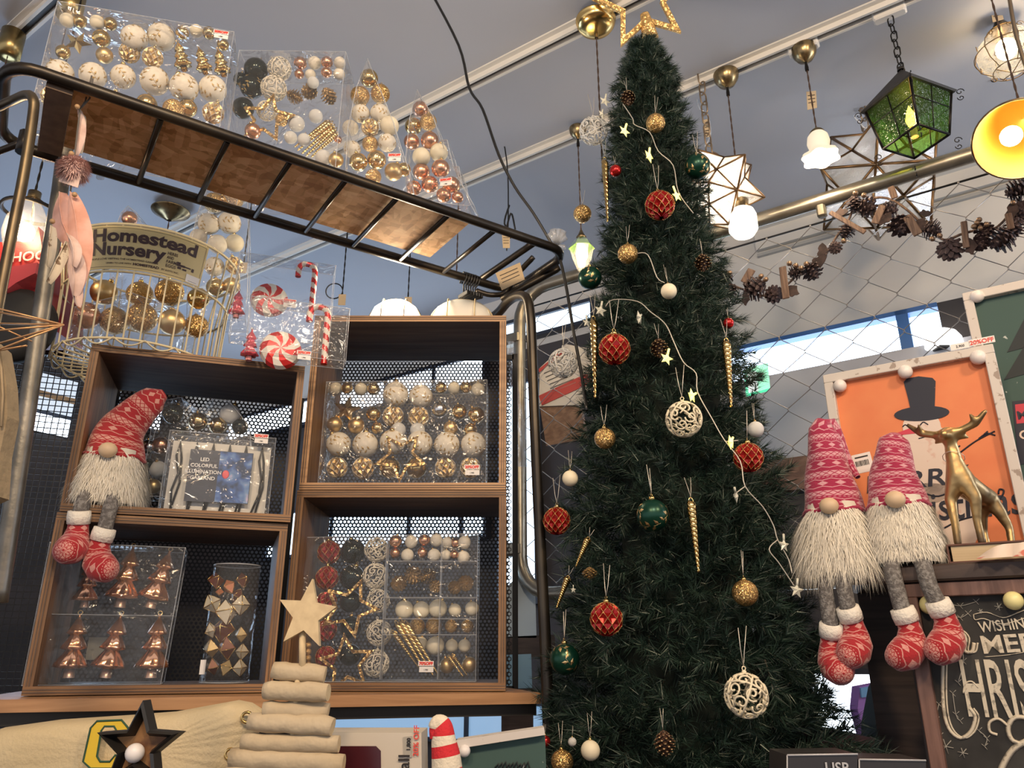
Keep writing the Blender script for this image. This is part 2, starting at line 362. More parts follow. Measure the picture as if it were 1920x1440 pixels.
# lighting tracks under the ceiling: two lips and a groove, along the room
mtw = mat('track_white', (.72, .70, .66), .45)
mtd = mat('track_groove', (.05, .05, .055), .5)
for i, p in enumerate((.747, 1.812, 2.297)):
    r = empty('lighting_track', RM(0, p, ZC), ['white lighting track nearest the camera, top left corner', 'white lighting track in the middle of the ceiling', 'farthest white lighting track, carrying the small pendants'][i], 'track', 'ceiling lighting tracks')
    for sgn in (-1, 1):
        mb = MB(); mb.box((0, sgn * .016, -.013), (9, .010, .026)); mb.build('lip', mtw, r)
    mb = MB(); mb.box((0, 0, -.005), (9, .022, .010)); mb.build('groove', mtd, r)
    mb = MB(); mb.box((0, -.030, -.003), (9, .018, .006)); mb.build('flange', mtw, r)
# ================================================================== RACK (black steel tube rack with an OSB board on top)
ZR = 2.54
FL = onz(8, 112, ZR); FR = onz(1066, 474, ZR)
rd = (FR - FL); rd.z = 0; RLEN = rd.length; rd.normalize(); rn = V((-rd.y, rd.x, 0)); ZZ = V((0, 0, 1))
RK = Mx(V((FL.x, FL.y, ZR)), rd, rn, ZZ)
RKI = RK.inverted()
mtube = mat('rack_black_tube', (.035, .030, .026), .36, .75, noise=(5, (.075, .062, .045), .45, .7))
mtubeg = mat('rack_worn_brass_tube', (.15, .12, .075), .40, .85, noise=(9, (.08, .062, .042), .4, .65))
rack = empty('display_rack', RK, 'black steel tube display rack with rounded top frame and chipboard deck', 'rack')
RW = .285
def arc(c, r, a0, a1, ax, ay, n=6): return [V(c) + V(ax) * math.cos(a0 + (a1 - a0) * i / n) * r + V(ay) * math.sin(a0 + (a1 - a0) * i / n) * r for i in range(n + 1)]
X3, Y3, Z3 = V((1, 0, 0)), V((0, 1, 0)), V((0, 0, 1))
rr = .06; pts = []
for cx, cyy, a in ((rr, rr, math.pi), (RLEN - rr, rr, 1.5 * math.pi), (RLEN - rr, RW - rr, 0), (rr, RW - rr, .5 * math.pi)):
    pts += arc((cx, cyy, 0), rr, a, a + math.pi / 2, X3, Y3)
mb = MB(); mb.tube(pts, .0125, 10, closed=True); mb.build('top_rail', mtube, rack)
for q in ((305, 211), (430, 255), (547, 295), (650, 332), (745, 367), (840, 400), (925, 430)):
    x = (RKI @ onz(*q, ZR)).x
    mb = MB(); mb.tube([(x, .008, -.006), (x + .0, RW - .008, -.006)], .0065, 8); mb.build('crossbar', mtube, rack)
osb = mat('osb_chipboard', (.55, .33, .15), .8); MATS.pop('osb_chipboard')
def osbmat():
    m, N, L, b = nm('chipboard_flakes'); b.inputs['Roughness'].default_value = .75
    tc = N.new('ShaderNodeTexCoord'); cols = []
    mp = N.new('ShaderNodeMapping'); mp.inputs['Scale'].default_value = (26, 66, 40); mp.inputs['Rotation'].default_value = (0, 0, .7); L.new(tc.outputs['Object'], mp.inputs[0])
    n0 = N.new('ShaderNodeTexNoise'); n0.inputs['Scale'].default_value = 9; L.new(tc.outputs['Object'], n0.inputs[0])
    ad = N.new('ShaderNodeMix'); ad.data_type = 'VECTOR' if False else 'RGBA'; ad.blend_type = 'ADD'; ad.inputs[0].default_value = 1.0
    L.new(mp.outputs[0], ad.inputs[6]); L.new(n0.outputs['Color'], ad.inputs[7]); ad.clamp_result = False
    vo = N.new('ShaderNodeTexVoronoi'); vo.inputs['Scale'].default_value = 1.0; L.new(mp.outputs[0], vo.inputs['Vector'])
    mp2 = N.new('ShaderNodeMapping'); mp2.inputs['Scale'].default_value = (62, 24, 40); mp2.inputs['Rotation'].default_value = (0, 0, -.4); L.new(tc.outputs['Object'], mp2.inputs[0])
    v2 = N.new('ShaderNodeTexVoronoi'); v2.inputs['Scale'].default_value = 1.0; L.new(mp2.outputs[0], v2.inputs['Vector'])
    sp = N.new('ShaderNodeSeparateColor'); L.new(vo.outputs['Color'], sp.inputs[0]); s2 = N.new('ShaderNodeSeparateColor'); L.new(v2.outputs['Color'], s2.inputs[0])
    a = N.new('ShaderNodeMath'); L.new(sp.outputs[0], a.inputs[0]); L.new(s2.outputs[1], a.inputs[1])
    cr = N.new('ShaderNodeValToRGB'); h = N.new('ShaderNodeMath'); h.operation = 'MULTIPLY'; h.inputs[1].default_value = .5; L.new(a.outputs[0], h.inputs[0]); L.new(h.outputs[0], cr.inputs[0])
    e = cr.color_ramp.elements; e[0].position = .1; e[0].color = (.48, .26, .11, 1); e[1].position = .9; e[1].color = (.95, .68, .40, 1)
    x = e.new(.5); x.color = (.76, .47, .23, 1); L.new(cr.outputs[0], b.inputs['Base Color']); MATS['osb'] = m; return m
mosb = osbmat()
osbx0 = (RKI @ onz(135, 175, ZR + .02)).x; osbx1 = (RKI @ onz(872, 415, ZR + .02)).x
mb = MB(); mb.box(((osbx0 + osbx1) / 2, .130, .008), (osbx1 - osbx0, .215, .010)); mb.build('deck_board', mosb, rack)
# brown wooden end block and legs
# right end: U frame going down beside the crates; left end: the same
def leg_frame(name, pts, r, m, parent=None): mb = MB(); mb.tube(pts, r, 10); return mb.build(name, m, parent)
p0 = onz(905, 605, 2.44); p1 = at(958, 566, 1.98)
def smooth_path(P, n=6):
    P = [V(p) for p in P]; out = []
    for i in range(len(P) - 1):
        a, b, c, d = P[max(i - 1, 0)], P[i], P[i + 1], P[min(i + 2, len(P) - 1)]
        for k in range(n):
            t = k / n
            out.append(.5 * ((2 * b) + (c - a) * t + (2 * a - 5 * b + 4 * c - d) * t * t + (3 * b - a - 3 * c + d) * t ** 3))
    out.append(P[-1]); return out
def wpath(L_, n=5): return smooth_path([at(*p) for p in L_], n)
def tube_part(name, L_, r, m, parent, n=5, seg=10):
    mb = MB(); P = wpath(L_, n)
    if parent: iv = parent.matrix_world.inverted(); P = [iv @ p for p in P]
    mb.tube(P, r, seg); return mb.build(name, m, parent)
bpy.context.view_layer.update()
tube_part('end_frame', [(893, 608, 2.14), (930, 590, 2.07), (952, 566, 1.99), (972, 555, 1.93), (988, 560, 1.885), (994, 590, 1.875), (997, 640, 1.875), (1003, 800, 1.875), (1012, 1000, 1.875), (1024, 1240, 1.875), (1033, 1500, 1.875)], .0135, mtube, rack)
tube_part('end_brace', [(893, 545, 2.05), (920, 553, 2.05), (950, 548, 2.05), (965, 520, 2.0), (1000, 482, 1.95)], .008, mtube, rack)
tube_part('end_brace', [(888, 533, 2.10), (1002, 455, 1.93)], .010, mtube, rack)
tube_part('end_brace', [(940, 562, 2.02), (1050, 502, 1.97)], .010, mtube, rack)
# left end: worn brass coloured frame and a galvanised post
tube_part('end_frame', [(-60, 225, 1.22), (20, 190, 1.17), (50, 178, 1.12), (62, 186, 1.10), (62, 215, 1.10), (44, 330, 1.10), (20, 450, 1.10), (-40, 760, 1.10)], .0085, mtubeg, rack)
mbj = MB(); j = RKI @ at(48, 268, 1.12); mbj.tube([j - Z3 * .02, j + Z3 * .02], .013, 10); mbj.build('tube_joint', mtube, rack)
tube_part('end_brace', [(-60, 305, 1.14), (45, 266, 1.14)], .006, mtube, rack)
mgalv = mat('galvanised_steel', (.20, .19, .17), .45, .8, noise=(14, (.12, .115, .10), .4, .65), bump=.1, bscale=60)
mb = MB(); mb.tube(wpath([(128, 225, 1.45), (112, 360, 1.45), (90, 500, 1.45), (52, 760, 1.45), (22, 960, 1.45), (-4, 1130, 1.45)]), .0165, 12)
# upper crown of that post: wide dark-brown board end
tag(mb.build('galvanised_post', mgalv), 'grey galvanised steel post rising behind the feather garland', 'post')
mbr = mat('dark_brown_board', (.13, .085, .055), .7, noise=(30, (.2, .13, .08), .4, .7))
mb = MB(); q = [RKI @ onz(122, 150, ZR), RKI @ onz(100, 262, ZR)]
mb.box((osbx0 - .02, .13, -.004), (.045, .235, .03)); mb.build('deck_batten', mbr, rack)
# ------------------------------------------------------------------ lower board of the rack
mply = wood('plywood_edge_stain', (.34, .17, .075), (.52, .29, .14), 0, 5)
mcrate = wood('crate_stained_wood', (.15, .075, .032), (.32, .172, .076), 0, 5)
mcratev = wood('crate_stained_wood_upright', (.15, .075, .032), (.33, .178, .080), 2, 5)
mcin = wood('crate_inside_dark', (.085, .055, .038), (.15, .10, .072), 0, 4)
mcpale = wood('crate_pale_edge', (.36, .20, .10), (.55, .33, .17), 0, 5)
A = at(-80, 1306, 1.60); B = at(1014, 1300, 1.92); bd = (B - A); bd.z = 0; L0 = bd.length; bd.normalize()
BM = Mx(V((A.x, A.y, 1.418)), bd, V((-bd.y, bd.x, 0)), ZZ)
mb = MB(); mb.box((L0 / 2, .20, -.012), (L0, .40, .024)); tag(mb.build('shelf_board', mply, None, BM), 'long brown shelf board carrying the stacked wooden crates', 'shelf')
mb = MB(); mb.box((L0 / 2, .05, -.038), (L0, .03, .026)); mb.box((L0 / 2, .33, -.038), (L0, .03, .026)); tag(mb.build('shelf_rail', mat('dark_bronze_rail', (.05, .042, .034), .5, .4), None, BM), 'dark metal rail under the long shelf board', 'rail')
# ------------------------------------------------------------------ crates
def crate(x0, z0, wd, ht, dp, M, label, pale=False, th=.018, grp='stacked wooden display crates'):
    r = empty('wooden_crate', M @ T(x0, 0, z0), label, 'crate', grp)
    e1 = mcpale if pale else mcrate
    def board(nmn, c, d, horizontal):
        mb = MB(); mb.box(c, d, m=0)
        mb.m = [1, 1, 0, 1, 1, 1] if False else mb.m
        # faces: bottom, top, front, back, left, right
        f = mb.m[:]
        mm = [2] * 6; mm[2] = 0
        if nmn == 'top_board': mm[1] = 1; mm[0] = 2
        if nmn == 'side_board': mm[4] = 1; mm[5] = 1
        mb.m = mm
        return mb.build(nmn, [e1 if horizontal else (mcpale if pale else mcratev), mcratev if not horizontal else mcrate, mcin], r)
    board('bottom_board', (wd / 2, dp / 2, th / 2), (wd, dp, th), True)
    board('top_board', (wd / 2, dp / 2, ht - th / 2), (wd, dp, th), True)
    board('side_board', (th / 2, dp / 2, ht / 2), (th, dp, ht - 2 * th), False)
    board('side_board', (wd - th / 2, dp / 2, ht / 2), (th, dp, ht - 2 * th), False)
    for zz in (th * .3, th * .62):   # plywood laminations proud of the front edges
        mb = MB(); mb.box((wd / 2, -.0006, zz), (wd, .0012, th * .10)); mb.build('lamination', mcin, r)
        mb = MB(); mb.box((zz, -.0006, ht / 2), (th * .10, .0012, ht - 2 * th)); mb.build('lamination', mcin, r)
        mb = MB(); mb.box((wd - zz, -.0006, ht / 2), (th * .10, .0012, ht - 2 * th)); mb.build('lamination', mcin, r)
        mb = MB(); mb.box((wd / 2, -.0006, ht - zz), (wd, .0012, th * .10)); mb.build('lamination', mcin, r)
    return r
ZB = 1.42
I4 = Mx(V((0, 1.95, 0)), X3, Y3, Z3)
RX0, RXW = -.55, .535
crate(RX0, ZB, RXW, .478, .30, I4, 'lower right wooden crate holding the red, green and white bauble gift box')
crate(RX0 + .004, ZB + .480, RXW - .005, .488, .30, I4, 'upper right wooden crate with pale edges holding the gold bauble gift box', True)
LA = at(122, 935, 1.72); an = rad(18)
LX = V((math.cos(an), math.sin(an), 0)); LN = V((-math.sin(an), math.cos(an), 0))
LM = Mx(V((LA.x - .012, LA.y, 0)), LX, LN, Z3)
LW = .50
crate(0, ZB, LW, .382, .30, LM @ RZ(rad(1.5)), 'lower left wooden crate holding six copper tree ornaments')
crate(.004, ZB + .3845, LW, .405, .30, LM, 'upper left wooden crate with the seated gnome')
# ------------------------------------------------------------------ punched metal back panels
mperf = mat('punched_black_steel', (.018, .017, .018), .5, .5)
def punched(name, wd, ht, M, label, pitch=.0115, hole=.36, cell=None, group=None):
    """hexagonal tiling, every cell a ring round a real hole"""
    r = empty(name, M, label, 'panel', group)
    v = []; f = []
    rx = pitch / 2; R0 = pitch / math.sqrt(3); rowh = R0 * 1.5; ny = int(ht / rowh); nx = int(wd / pitch)
    ca = [(math.cos(rad(60 * k + 30)), math.sin(rad(60 * k + 30))) for k in range(6)]
    for j in range(ny):
        for i in range(nx):
            cx = i * pitch + (j % 2) * rx; cz = j * rowh; b = len(v)
            v += [(cx + R0 * c * 1.001, 0, cz + R0 * s * 1.001) for c, s in ca] + [(cx + pitch * hole * c, 0, cz + pitch * hole * s) for c, s in ca]
            f += [(b + k, b + (k + 1) % 6, b + 6 + (k + 1) % 6, b + 6 + k) for k in range(6)]
    mb = MB(); mb.v = v; mb.f = f; mb.m = [0] * len(f); mb.s = [False] * len(f)
    o = mb.build('punched_sheet', mperf, r); o['kind'] = 'stuff'
    fr = MB()
    for c, d in (((wd / 2, 0, -.008), (wd, .014, .016)), ((wd / 2, 0, ht + .004), (wd, .014, .016)), ((-.008, 0, ht / 2), (.016, .014, ht + .03)), ((wd + .004, 0, ht / 2), (.016, .014, ht + .03))): fr.box(c, d)
    fr.build('panel_frame', mperf, r); return r
punched('punched_panel', .57, .96, T(-.565, 2.262, ZB), 'black punched metal back panel behind the right crates')
punched('punched_panel', .52, .79, LM @ T(-.01, .330, ZB), 'black punched metal back panel behind the left crates')
# black wire grid screen left of the crates
gs = empty('wire_grid_screen', LM @ T(-.92, .36, 1.30), 'black wire grid screen left of the wooden crates', 'screen')
mb = MB()
for i in range(58): mb.box((i * .016, 0, .5), (.0022, .0022, 1.0))
for i in range(62): mb.box((.46, .002, i * .016), (.93, .0022, .0022))
g = mb.build('wire_grid', K['black'], gs); g['kind'] = 'stuff'
mb = MB(); mb.box((.46, 0, -.01), (.95, .02, .02)); mb.box((.46, 0, 1.0), (.95, .02, .02)); mb.box((.93, 0, .5), (.02, .02, 1.0)); mb.build('screen_frame', K['black'], gs)
# ================================================================== WIRE MESH FENCE in a galvanised frame
FP = 2.478
mpipe = mat('frame_pipe', (.34, .31, .25), .33, .85, noise=(11, (.22, .19, .14), .4, .65))
fence = empty('wire_mesh_fence', RM(0, FP, 0), 'galvanised pipe frame with diamond wire mesh, running behind the Christmas tree', 'fence')
def fx(px, py): p = onpl(px, py, RN * FP, RN); return V((p.dot(RD), 0, p.z))
a0 = fx(1092, 524); a1 = fx(1850, 284); zt_ = (a0.z + a1.z) / 2 + .015; xl = fx(975, 800).x; zb_ = fx(1060, 1112).z
P = [(2.6, 0, zt_)] + [(xl + .16, 0, zt_)] + [tuple(q) for q in arc((xl + .14, 0, zt_ - .14), .14, math.pi / 2, math.pi, X3, Z3)] + [tuple(q) for q in arc((xl + .14, 0, zb_ + .14), .14, math.pi, 1.5 * math.pi, X3, Z3)] + [(2.6, 0, zb_)]
mb = MB(); mb.tube(P, .026, 12); mb.build('pipe_frame', mpipe, fence)
mwire = mat('galvanised_wire', (.34, .32, .30), .4, .8)
pt = .124; ptx = .149; nseg = int((zt_ - zb_ - .13) / (pt / 2)); z1 = zt_ - .085
wx = [i * pt / 2 * 1.0 for i in range(60)]
wm = None
mb = MB(); 
for i in range(33):
    x = xl + .05 + i * ptx / 2
    if wm is None:
        mb = MB(); pp = []
        for k in range(nseg + 1):
            sx = (1 if k % 2 else -1)
            for t in (-.12, .12): pp.append((sx * (ptx / 4 + .004 - abs(t) * .02), sx * .004 + t * .02, -k * pt / 2 * 1.02 - t * pt / 2 * .55 * .5))
        mb.tube(pp, .0016, 5); o = mb.build('wire', mwire, fence); wm = o
    else:
        o = wm.copy(); COL.objects.link(o)
    # neighbours mirror each other so the zigzags meet
    o.matrix_local = T(x, 0, z1) @ (Matrix.Diagonal((-1, 1, 1, 1)) if i % 2 else Matrix.Identity(4))
mb = MB(); mb.tube([(xl + .06, 0, z1 + .004), (2.5, 0, z1 + .004)], .0035, 6); mb.build('tension_wire', K['black'], fence)
mb = MB()
for px, py in ((1120, 560), (1545, 425)):
    x = fx(px, py).x; mb = MB(); mb.box((x, 0, zt_ - .03), (.03, .03, .07), bev=.006); mb.build('clamp', mpipe, fence)
# left clamps on the post
for py in (635, 1030):
    z = fx(975, py).z; mb = MB(); mb.box((xl - .03, -.005, z), (.09, .05, .05), bev=.008); mb.build('clamp', mpipe, fence)
# ================================================================== CHRISTMAS TREE
TX, TY = .407, 1.90
PROF = [(.9, .40), (1.1, .39), (1.3, .355), (1.53, .315), (1.70, .285), (1.85, .275), (2.02, .235), (2.2, .228), (2.34, .19), (2.48, .182), (2.64, .150), (2.79, .142), (2.95, .118), (3.08, .105), (3.18, .085), (3.27, .05), (3.32, .018)]
def prof(z):
    if z <= PROF[0][0]: return PROF[0][1]
    for (a, r0), (b, r1) in zip(PROF[:-1], PROF[1:]):
        if z <= b: return r0 + (r1 - r0) * (z - a) / (b - a)
    return .01
tree = empty('christmas_tree', T(TX, TY, 0), 'tall slim dark green artificial Christmas tree hung with baubles', 'tree')
mneedle, N, L, b = nm('pine_needles'); b.inputs['Roughness'].default_value = .5
g = N.new('ShaderNodeNewGeometry'); cr = N.new('ShaderNodeValToRGB'); e = cr.color_ramp.elements
e[0].position = 0; e[0].color = (.007, .020, .014, 1); e[1].position = 1; e[1].color = (.34, .38, .31, 1); x = e.new(.55); x.color = (.015, .038, .026, 1); x = e.new(.94); x.color = (.035, .068, .048, 1)
L.new(g.outputs['Random Per Island'], cr.inputs[0]); L.new(cr.outputs[0], b.inputs['Base Color'])
mtwig = mat('twig_brown', (.03, .025, .015), .8)
mb = MB(); mb.tube([(0, 0, .12), (0, 0, 3.28)], [.022, .008], 10); mb.build('trunk', mtwig, tree)
mb = MB()
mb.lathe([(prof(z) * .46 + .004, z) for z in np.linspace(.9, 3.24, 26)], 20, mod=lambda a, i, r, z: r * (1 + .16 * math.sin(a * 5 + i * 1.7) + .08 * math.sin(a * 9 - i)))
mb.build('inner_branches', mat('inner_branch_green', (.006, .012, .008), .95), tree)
mb = MB(); 
for k in range(4):
    a = k * math.pi / 2; mb.tube([(0, 0, .14), (.28 * math.cos(a), .28 * math.sin(a), .015)], .012, 8)
mb.build('stand', K['black'], tree)
# sprigs: stems with needle blades, every needle a thin tapering sliver
S = 4900; ND = 84
zz = .98 + (3.29 - .98) * NPR.rand(S) ** 1.5
ph = NPR.rand(S) * 2 * np.pi
pr = np.interp(zz, [p[0] for p in PROF], [p[1] for p in PROF])
bump = 1 + .07 * np.sin(zz * 31 + 2 * np.sin(ph * 3)) + .05 * np.sin(ph * 5 + zz * 12)
dp_ = NPR.rand(S)
tip = pr * bump * (.66 + .37 * dp_ ** .6)
ln = (.055 + .05 * NPR.rand(S)) * (.85 + .45 * (pr / .3).clip(0, 1)); ln = np.minimum(ln, pr * .9 + .02)
rise = NPR.normal(.15, .45, S)
D = np.stack([np.cos(ph), np.sin(ph), rise], 1); tw = NPR.normal(0, .38, S); D[:, 0] += -np.sin(ph) * tw; D[:, 1] += np.cos(ph) * tw
D /= np.linalg.norm(D, axis=1)[:, None]
TP = np.stack([np.cos(ph) * tip, np.sin(ph) * tip, zz], 1); BS = TP - D * ln[:, None]
t = NPR.rand(S, ND) ** .8
O = BS[:, None, :] + D[:, None, :] * (ln[:, None] * t)[..., None]
rv = NPR.normal(size=(S, ND, 3)); rv -= (rv * D[:, None, :]).sum(-1, keepdims=True) * D[:, None, :]; rv /= np.linalg.norm(rv, axis=-1, keepdims=True) + 1e-9
nd = D[:, None, :] * (.55 + .55 * t)[..., None] + rv * .8; nd /= np.linalg.norm(nd, axis=-1, keepdims=True)
nl = (.020 + .014 * NPR.rand(S, ND)) * (.75 + .45 * (pr[:, None] / .3).clip(0, 1))
side = np.cross(nd, NPR.normal(size=(S, ND, 3))); side /= np.linalg.norm(side, axis=-1, keepdims=True) + 1e-9
wd = .00095
Vv = np.stack([O - side * wd, O + side * wd, O + nd * nl[..., None]], 2).reshape(-1, 3)
def tri_mesh(name, Vv, m, parent=None, M=None, smooth=False):
    me = bpy.data.meshes.new(name); n = len(Vv); me.vertices.add(n); me.vertices.foreach_set('co', Vv.astype(np.float32).ravel())
    me.loops.add(n); me.loops.foreach_set('vertex_index', np.arange(n, dtype=np.int32)); me.polygons.add(n // 3)
    me.polygons.foreach_set('loop_start', np.arange(0, n, 3, dtype=np.int32)); me.polygons.foreach_set('loop_total', np.full(n // 3, 3, dtype=np.int32))
    me.materials.append(m); me.update(calc_edges=True); o = bpy.data.objects.new(name, me); COL.objects.link(o)
    if parent: o.parent = parent
    if M is not None: o.matrix_local = M
    return o
o = tri_mesh('pine_needles', Vv, mneedle, tree); o['kind'] = 'stuff'
sd = np.cross(D, [0, 0, 1.0]); sd /= np.linalg.norm(sd, axis=1)[:, None] + 1e-9
W2 = .0016
o = tri_mesh('twigs', np.stack([BS - sd * W2, BS + sd * W2, TP], 1).reshape(-1, 3), mtwig, tree); o['kind'] = 'stuff'
# ------------------------------------------------------------------ ornament builders (unit radius, hanging point on top)
def cap_part(root, r=1.0, m=None, loop=False):
    mb = MB(); mb.lathe([(.17, .0), (.20, .02), (.19, .16), (.12, .20), (.02, .21)], 12, T(0, 0, r * .97)); o = mb.build('cap', m or K['gold'], root)
    mb = MB(); mb.tube([(.10 * math.cos(a), 0, r + .27 + .10 * math.sin(a)) for a in np.linspace(0, 2 * math.pi, 9)[:-1]], .02, 5, closed=True); mb.build('ring', m or K['gold'], o)
    if loop:
        j = R.uniform(.2, .45); h = R.uniform(2.0, 2.9)
        mb = MB(); mb.tube([(-j, .1, r + h), (-j * .4, .03, r + .9), (0, 0, r + .33), (j * .4, .05, r + .95), (j * .8, .12, r + h * .93)], .022, 5); mb.build('hanging_thread', K['string'], root)
def ball(name, m, rg=14, sg=22, loop=False, deco=None, capm=None):
    def make():
        mb = MB(); mb.sphere((0, 0, 0), 1, sg, rg); o = mb.build(name, m); cap_part(o, 1, capm, loop)
        if deco: deco(o)
        return o
    return make
def leaf_deco(root, m=None, n=8, big=1.45, seed=3):
    rr = random.Random(seed); mb = MB()
    for k in range(n):
        zc = 1 - 2 * (k + .5) / n; a0 = k * 2.4; c = V((math.sqrt(1 - zc * zc) * math.cos(a0), math.sqrt(1 - zc * zc) * math.sin(a0), zc))
        u = c.cross(V((0, 0, 1)) if abs(c.z) < .9 else V((1, 0, 0))).normalized(); w_ = c.cross(u); th = rr.uniform(0, 6.28)
        d = u * math.cos(th) + w_ * math.sin(th); e_ = c.cross(d)
        for q in range(5):
            base = d * (q - 2) * .15 * big; sg = 1 if q % 2 else -1; ld = (d * .5 + e_ * sg * .8).normalized(); pe = c.cross(ld)
            P_ = [base, base + ld * .12 * big + pe * .06 * big, base + ld * .26 * big, base + ld * .12 * big - pe * .06 * big]
            vs = [((c + p).normalized()) * 1.012 for p in P_]; vs.append(((c + base + ld * .12 * big).normalized()) * 1.03)
            mb.add(vs, [(0, 1, 4), (1, 2, 4), (2, 3, 4), (3, 0, 4)])
        mb.tube([((c + d * t_ * big).normalized()) * 1.01 for t_ in (-.38, -.15, .1, .34)], .012, 4)
    mb.build('leaf_pattern', m or glitter('leaf_gold', (.40, .27, .10), 30, metal=.35, rough=.4, k=.4), root)
def facet(name, m, net, N_=12, J=9, loop=False, depth=.10, nr=.026):
    def make():
        P = []
        for j in range(J + 1):
            th = math.pi * (j + .35) / (J + .7); P.append([V((math.sin(th) * math.cos(2 * math.pi * (i + .5 * (j % 2)) / N_), math.sin(th) * math.sin(2 * math.pi * (i + .5 * (j % 2)) / N_), math.cos(th))) for i in range(N_)])
        mb = MB(); nt = MB()
        for j in range(J - 1):
            for i in range(N_):
                o_ = 0 if j % 2 == 0 else 1
                a = P[j][i]; l = P[j + 1][(i - 1 + o_) % N_]; r_ = P[j + 1][(i + o_) % N_]; d = P[j + 2][i]
                c = (a + l + r_ + d) / 4; c = c.normalized() * (c.length - depth)
                mb.add([a, l, d, r_, c], [(0, 1, 4), (1, 2, 4), (2, 3, 4), (3, 0, 4)])
                nt.tube([a, l], nr, 4, cap=False); nt.tube([a, r_], nr, 4, cap=False)
        mb.sphere((0, 0, 0), .84, 16, 10)
        o = mb.build(name, m); cap_part(o, 1, None, loop); nt.build('glitter_net', net, o); return o
    return make
def filigree(name, m, loop=False, inner=None, seed=5):
    def make():
        rr = random.Random(seed); mb = MB()
        for n_, tilt in ((0, 0), (1, .9), (2, -.9)):
            M_ = RZ(n_ * 1.05) @ RX(math.pi / 2 if n_ == 0 else 1.2 * n_)
            mb.tube([M_ @ V((math.cos(a), math.sin(a), 0)) for a in np.linspace(0, 2 * math.pi, 33)[:-1]], .055, 5, closed=True)
        n = 26
        for k in range(n):
            zc = 1 - 2 * (k + .5) / n; a0 = k * 2.39996; s_ = math.sqrt(1 - zc * zc); c = V((s_ * math.cos(a0), s_ * math.sin(a0), zc))
            u = c.cross(V((0, 0, 1)) if abs(c.z) < .9 else V((1, 0, 0))).normalized(); w_ = c.cross(u); ph_ = rr.uniform(0, 6.28); sg = rr.choice((-1, 1))
            sp = []
            for t_ in np.linspace(0, 1, 15):
                rr_ = .07 + .30 * t_; an_ = ph_ + sg * t_ * 7.5; sp.append((c + u * rr_ * math.cos(an_) + w_ * rr_ * math.sin(an_)).normalized() * 1.0)
            mb.tube(sp, .05, 5)
            sp2 = [(c + u * q * math.cos(ph_ + 2.6) + w_ * q * math.sin(ph_ + 2.6) * sg + w_ * .12 * math.sin(q * 6)).normalized() for q in (.34, .45, .58)]
            mb.tube(sp2, .045, 5)
        o = mb.build(name, m); 
        mb = MB(); mb.lathe([(.10, 0), (.12, .1), (.05, .14)], 8, T(0, 0, 1.0)); c_ = mb.build('cap', m, o)
        mb = MB(); mb.tube([(.10 * math.cos(a), 0, 1.22 + .10 * math.sin(a)) for a in np.linspace(0, 2 * math.pi, 9)[:-1]], .03, 5, closed=True); mb.build('ring', m, c_)
        if inner: mb = MB(); mb.sphere((0, 0, 0), .8, 14, 8); mb.build('core', inner, o)
        if loop: mb = MB(); mb.tube([(-.3, .1, 3.2), (-.1, .03, 2.0), (0, 0, 1.3), (.12, .05, 2.1), (.2, .12, 3.1)], .02, 5); mb.build('hanging_thread', K['string'], o)
        return o
    return make
mcone = mat('pine_cone_brown', (.10, .045, .02), .6, noise=(6, (.045, .02, .012), .4, .6)); mctip = mat('pine_cone_tip', (.42, .30, .16), .35, .4)
def cone(name, m=None, tip_=None, loop=False, n=62, h=1.25):
    def make():
        mb = MB(); mt = MB(); mb.lathe([(.02, -h), (.35, -h * .6), (.45, 0), (.3, h * .6), (.05, h * .9)], 8)
        for k in range(n):
            t_ = (k + .5) / n; z = h * (.92 - 1.85 * t_); a = k * 2.39996; rr_ = (math.sin(math.pi * (t_ * .93 + .05)) ** .62)
            d = V((math.cos(a), math.sin(a), 0)); s_ = V((-math.sin(a), math.cos(a), 0)); up_ = .35 - 1.0 * (t_ - .35)
            b0 = d * rr_ * .25 + Z3 * z; e1 = d * rr_ * .98 + Z3 * (z - .30 * up_ - .06); wdt = .20 * rr_ + .05; mid = (b0 + e1) / 2
            vs = [b0, mid + s_ * wdt + Z3 * .02, e1 + s_ * wdt * .5, e1 - s_ * wdt * .5, mid - s_ * wdt + Z3 * .02, mid + Z3 * .12, e1 + Z3 * .07, e1 - Z3 * .04]
            mb.add(vs, [(0, 1, 5), (1, 2, 6, 5), (5, 6, 3, 4), (0, 5, 4), (1, 0, 4, 3, 7, 2)])
            tp = [e1 + s_ * wdt * .55, e1 + d * .03 + Z3 * .09, e1 - s_ * wdt * .55, e1 - Z3 * .06 + d * .02]
            mt.add(tp + [e1 + d * .07], [(0, 1, 4), (1, 2, 4), (2, 3, 4), (3, 0, 4)])
        o = mb.build(name, m or mcone); q = mt.build('scale_tips', tip_ or mctip, o)
        if loop: mb = MB(); mb.tube([(-.3, .1, 3.0), (-.1, .03, 1.8), (0, 0, h * .9), (.12, .05, 2.0), (.3, .12, 3.0)], .022, 5); mb.build('hanging_thread', K['string'], o)
        return o
    return make
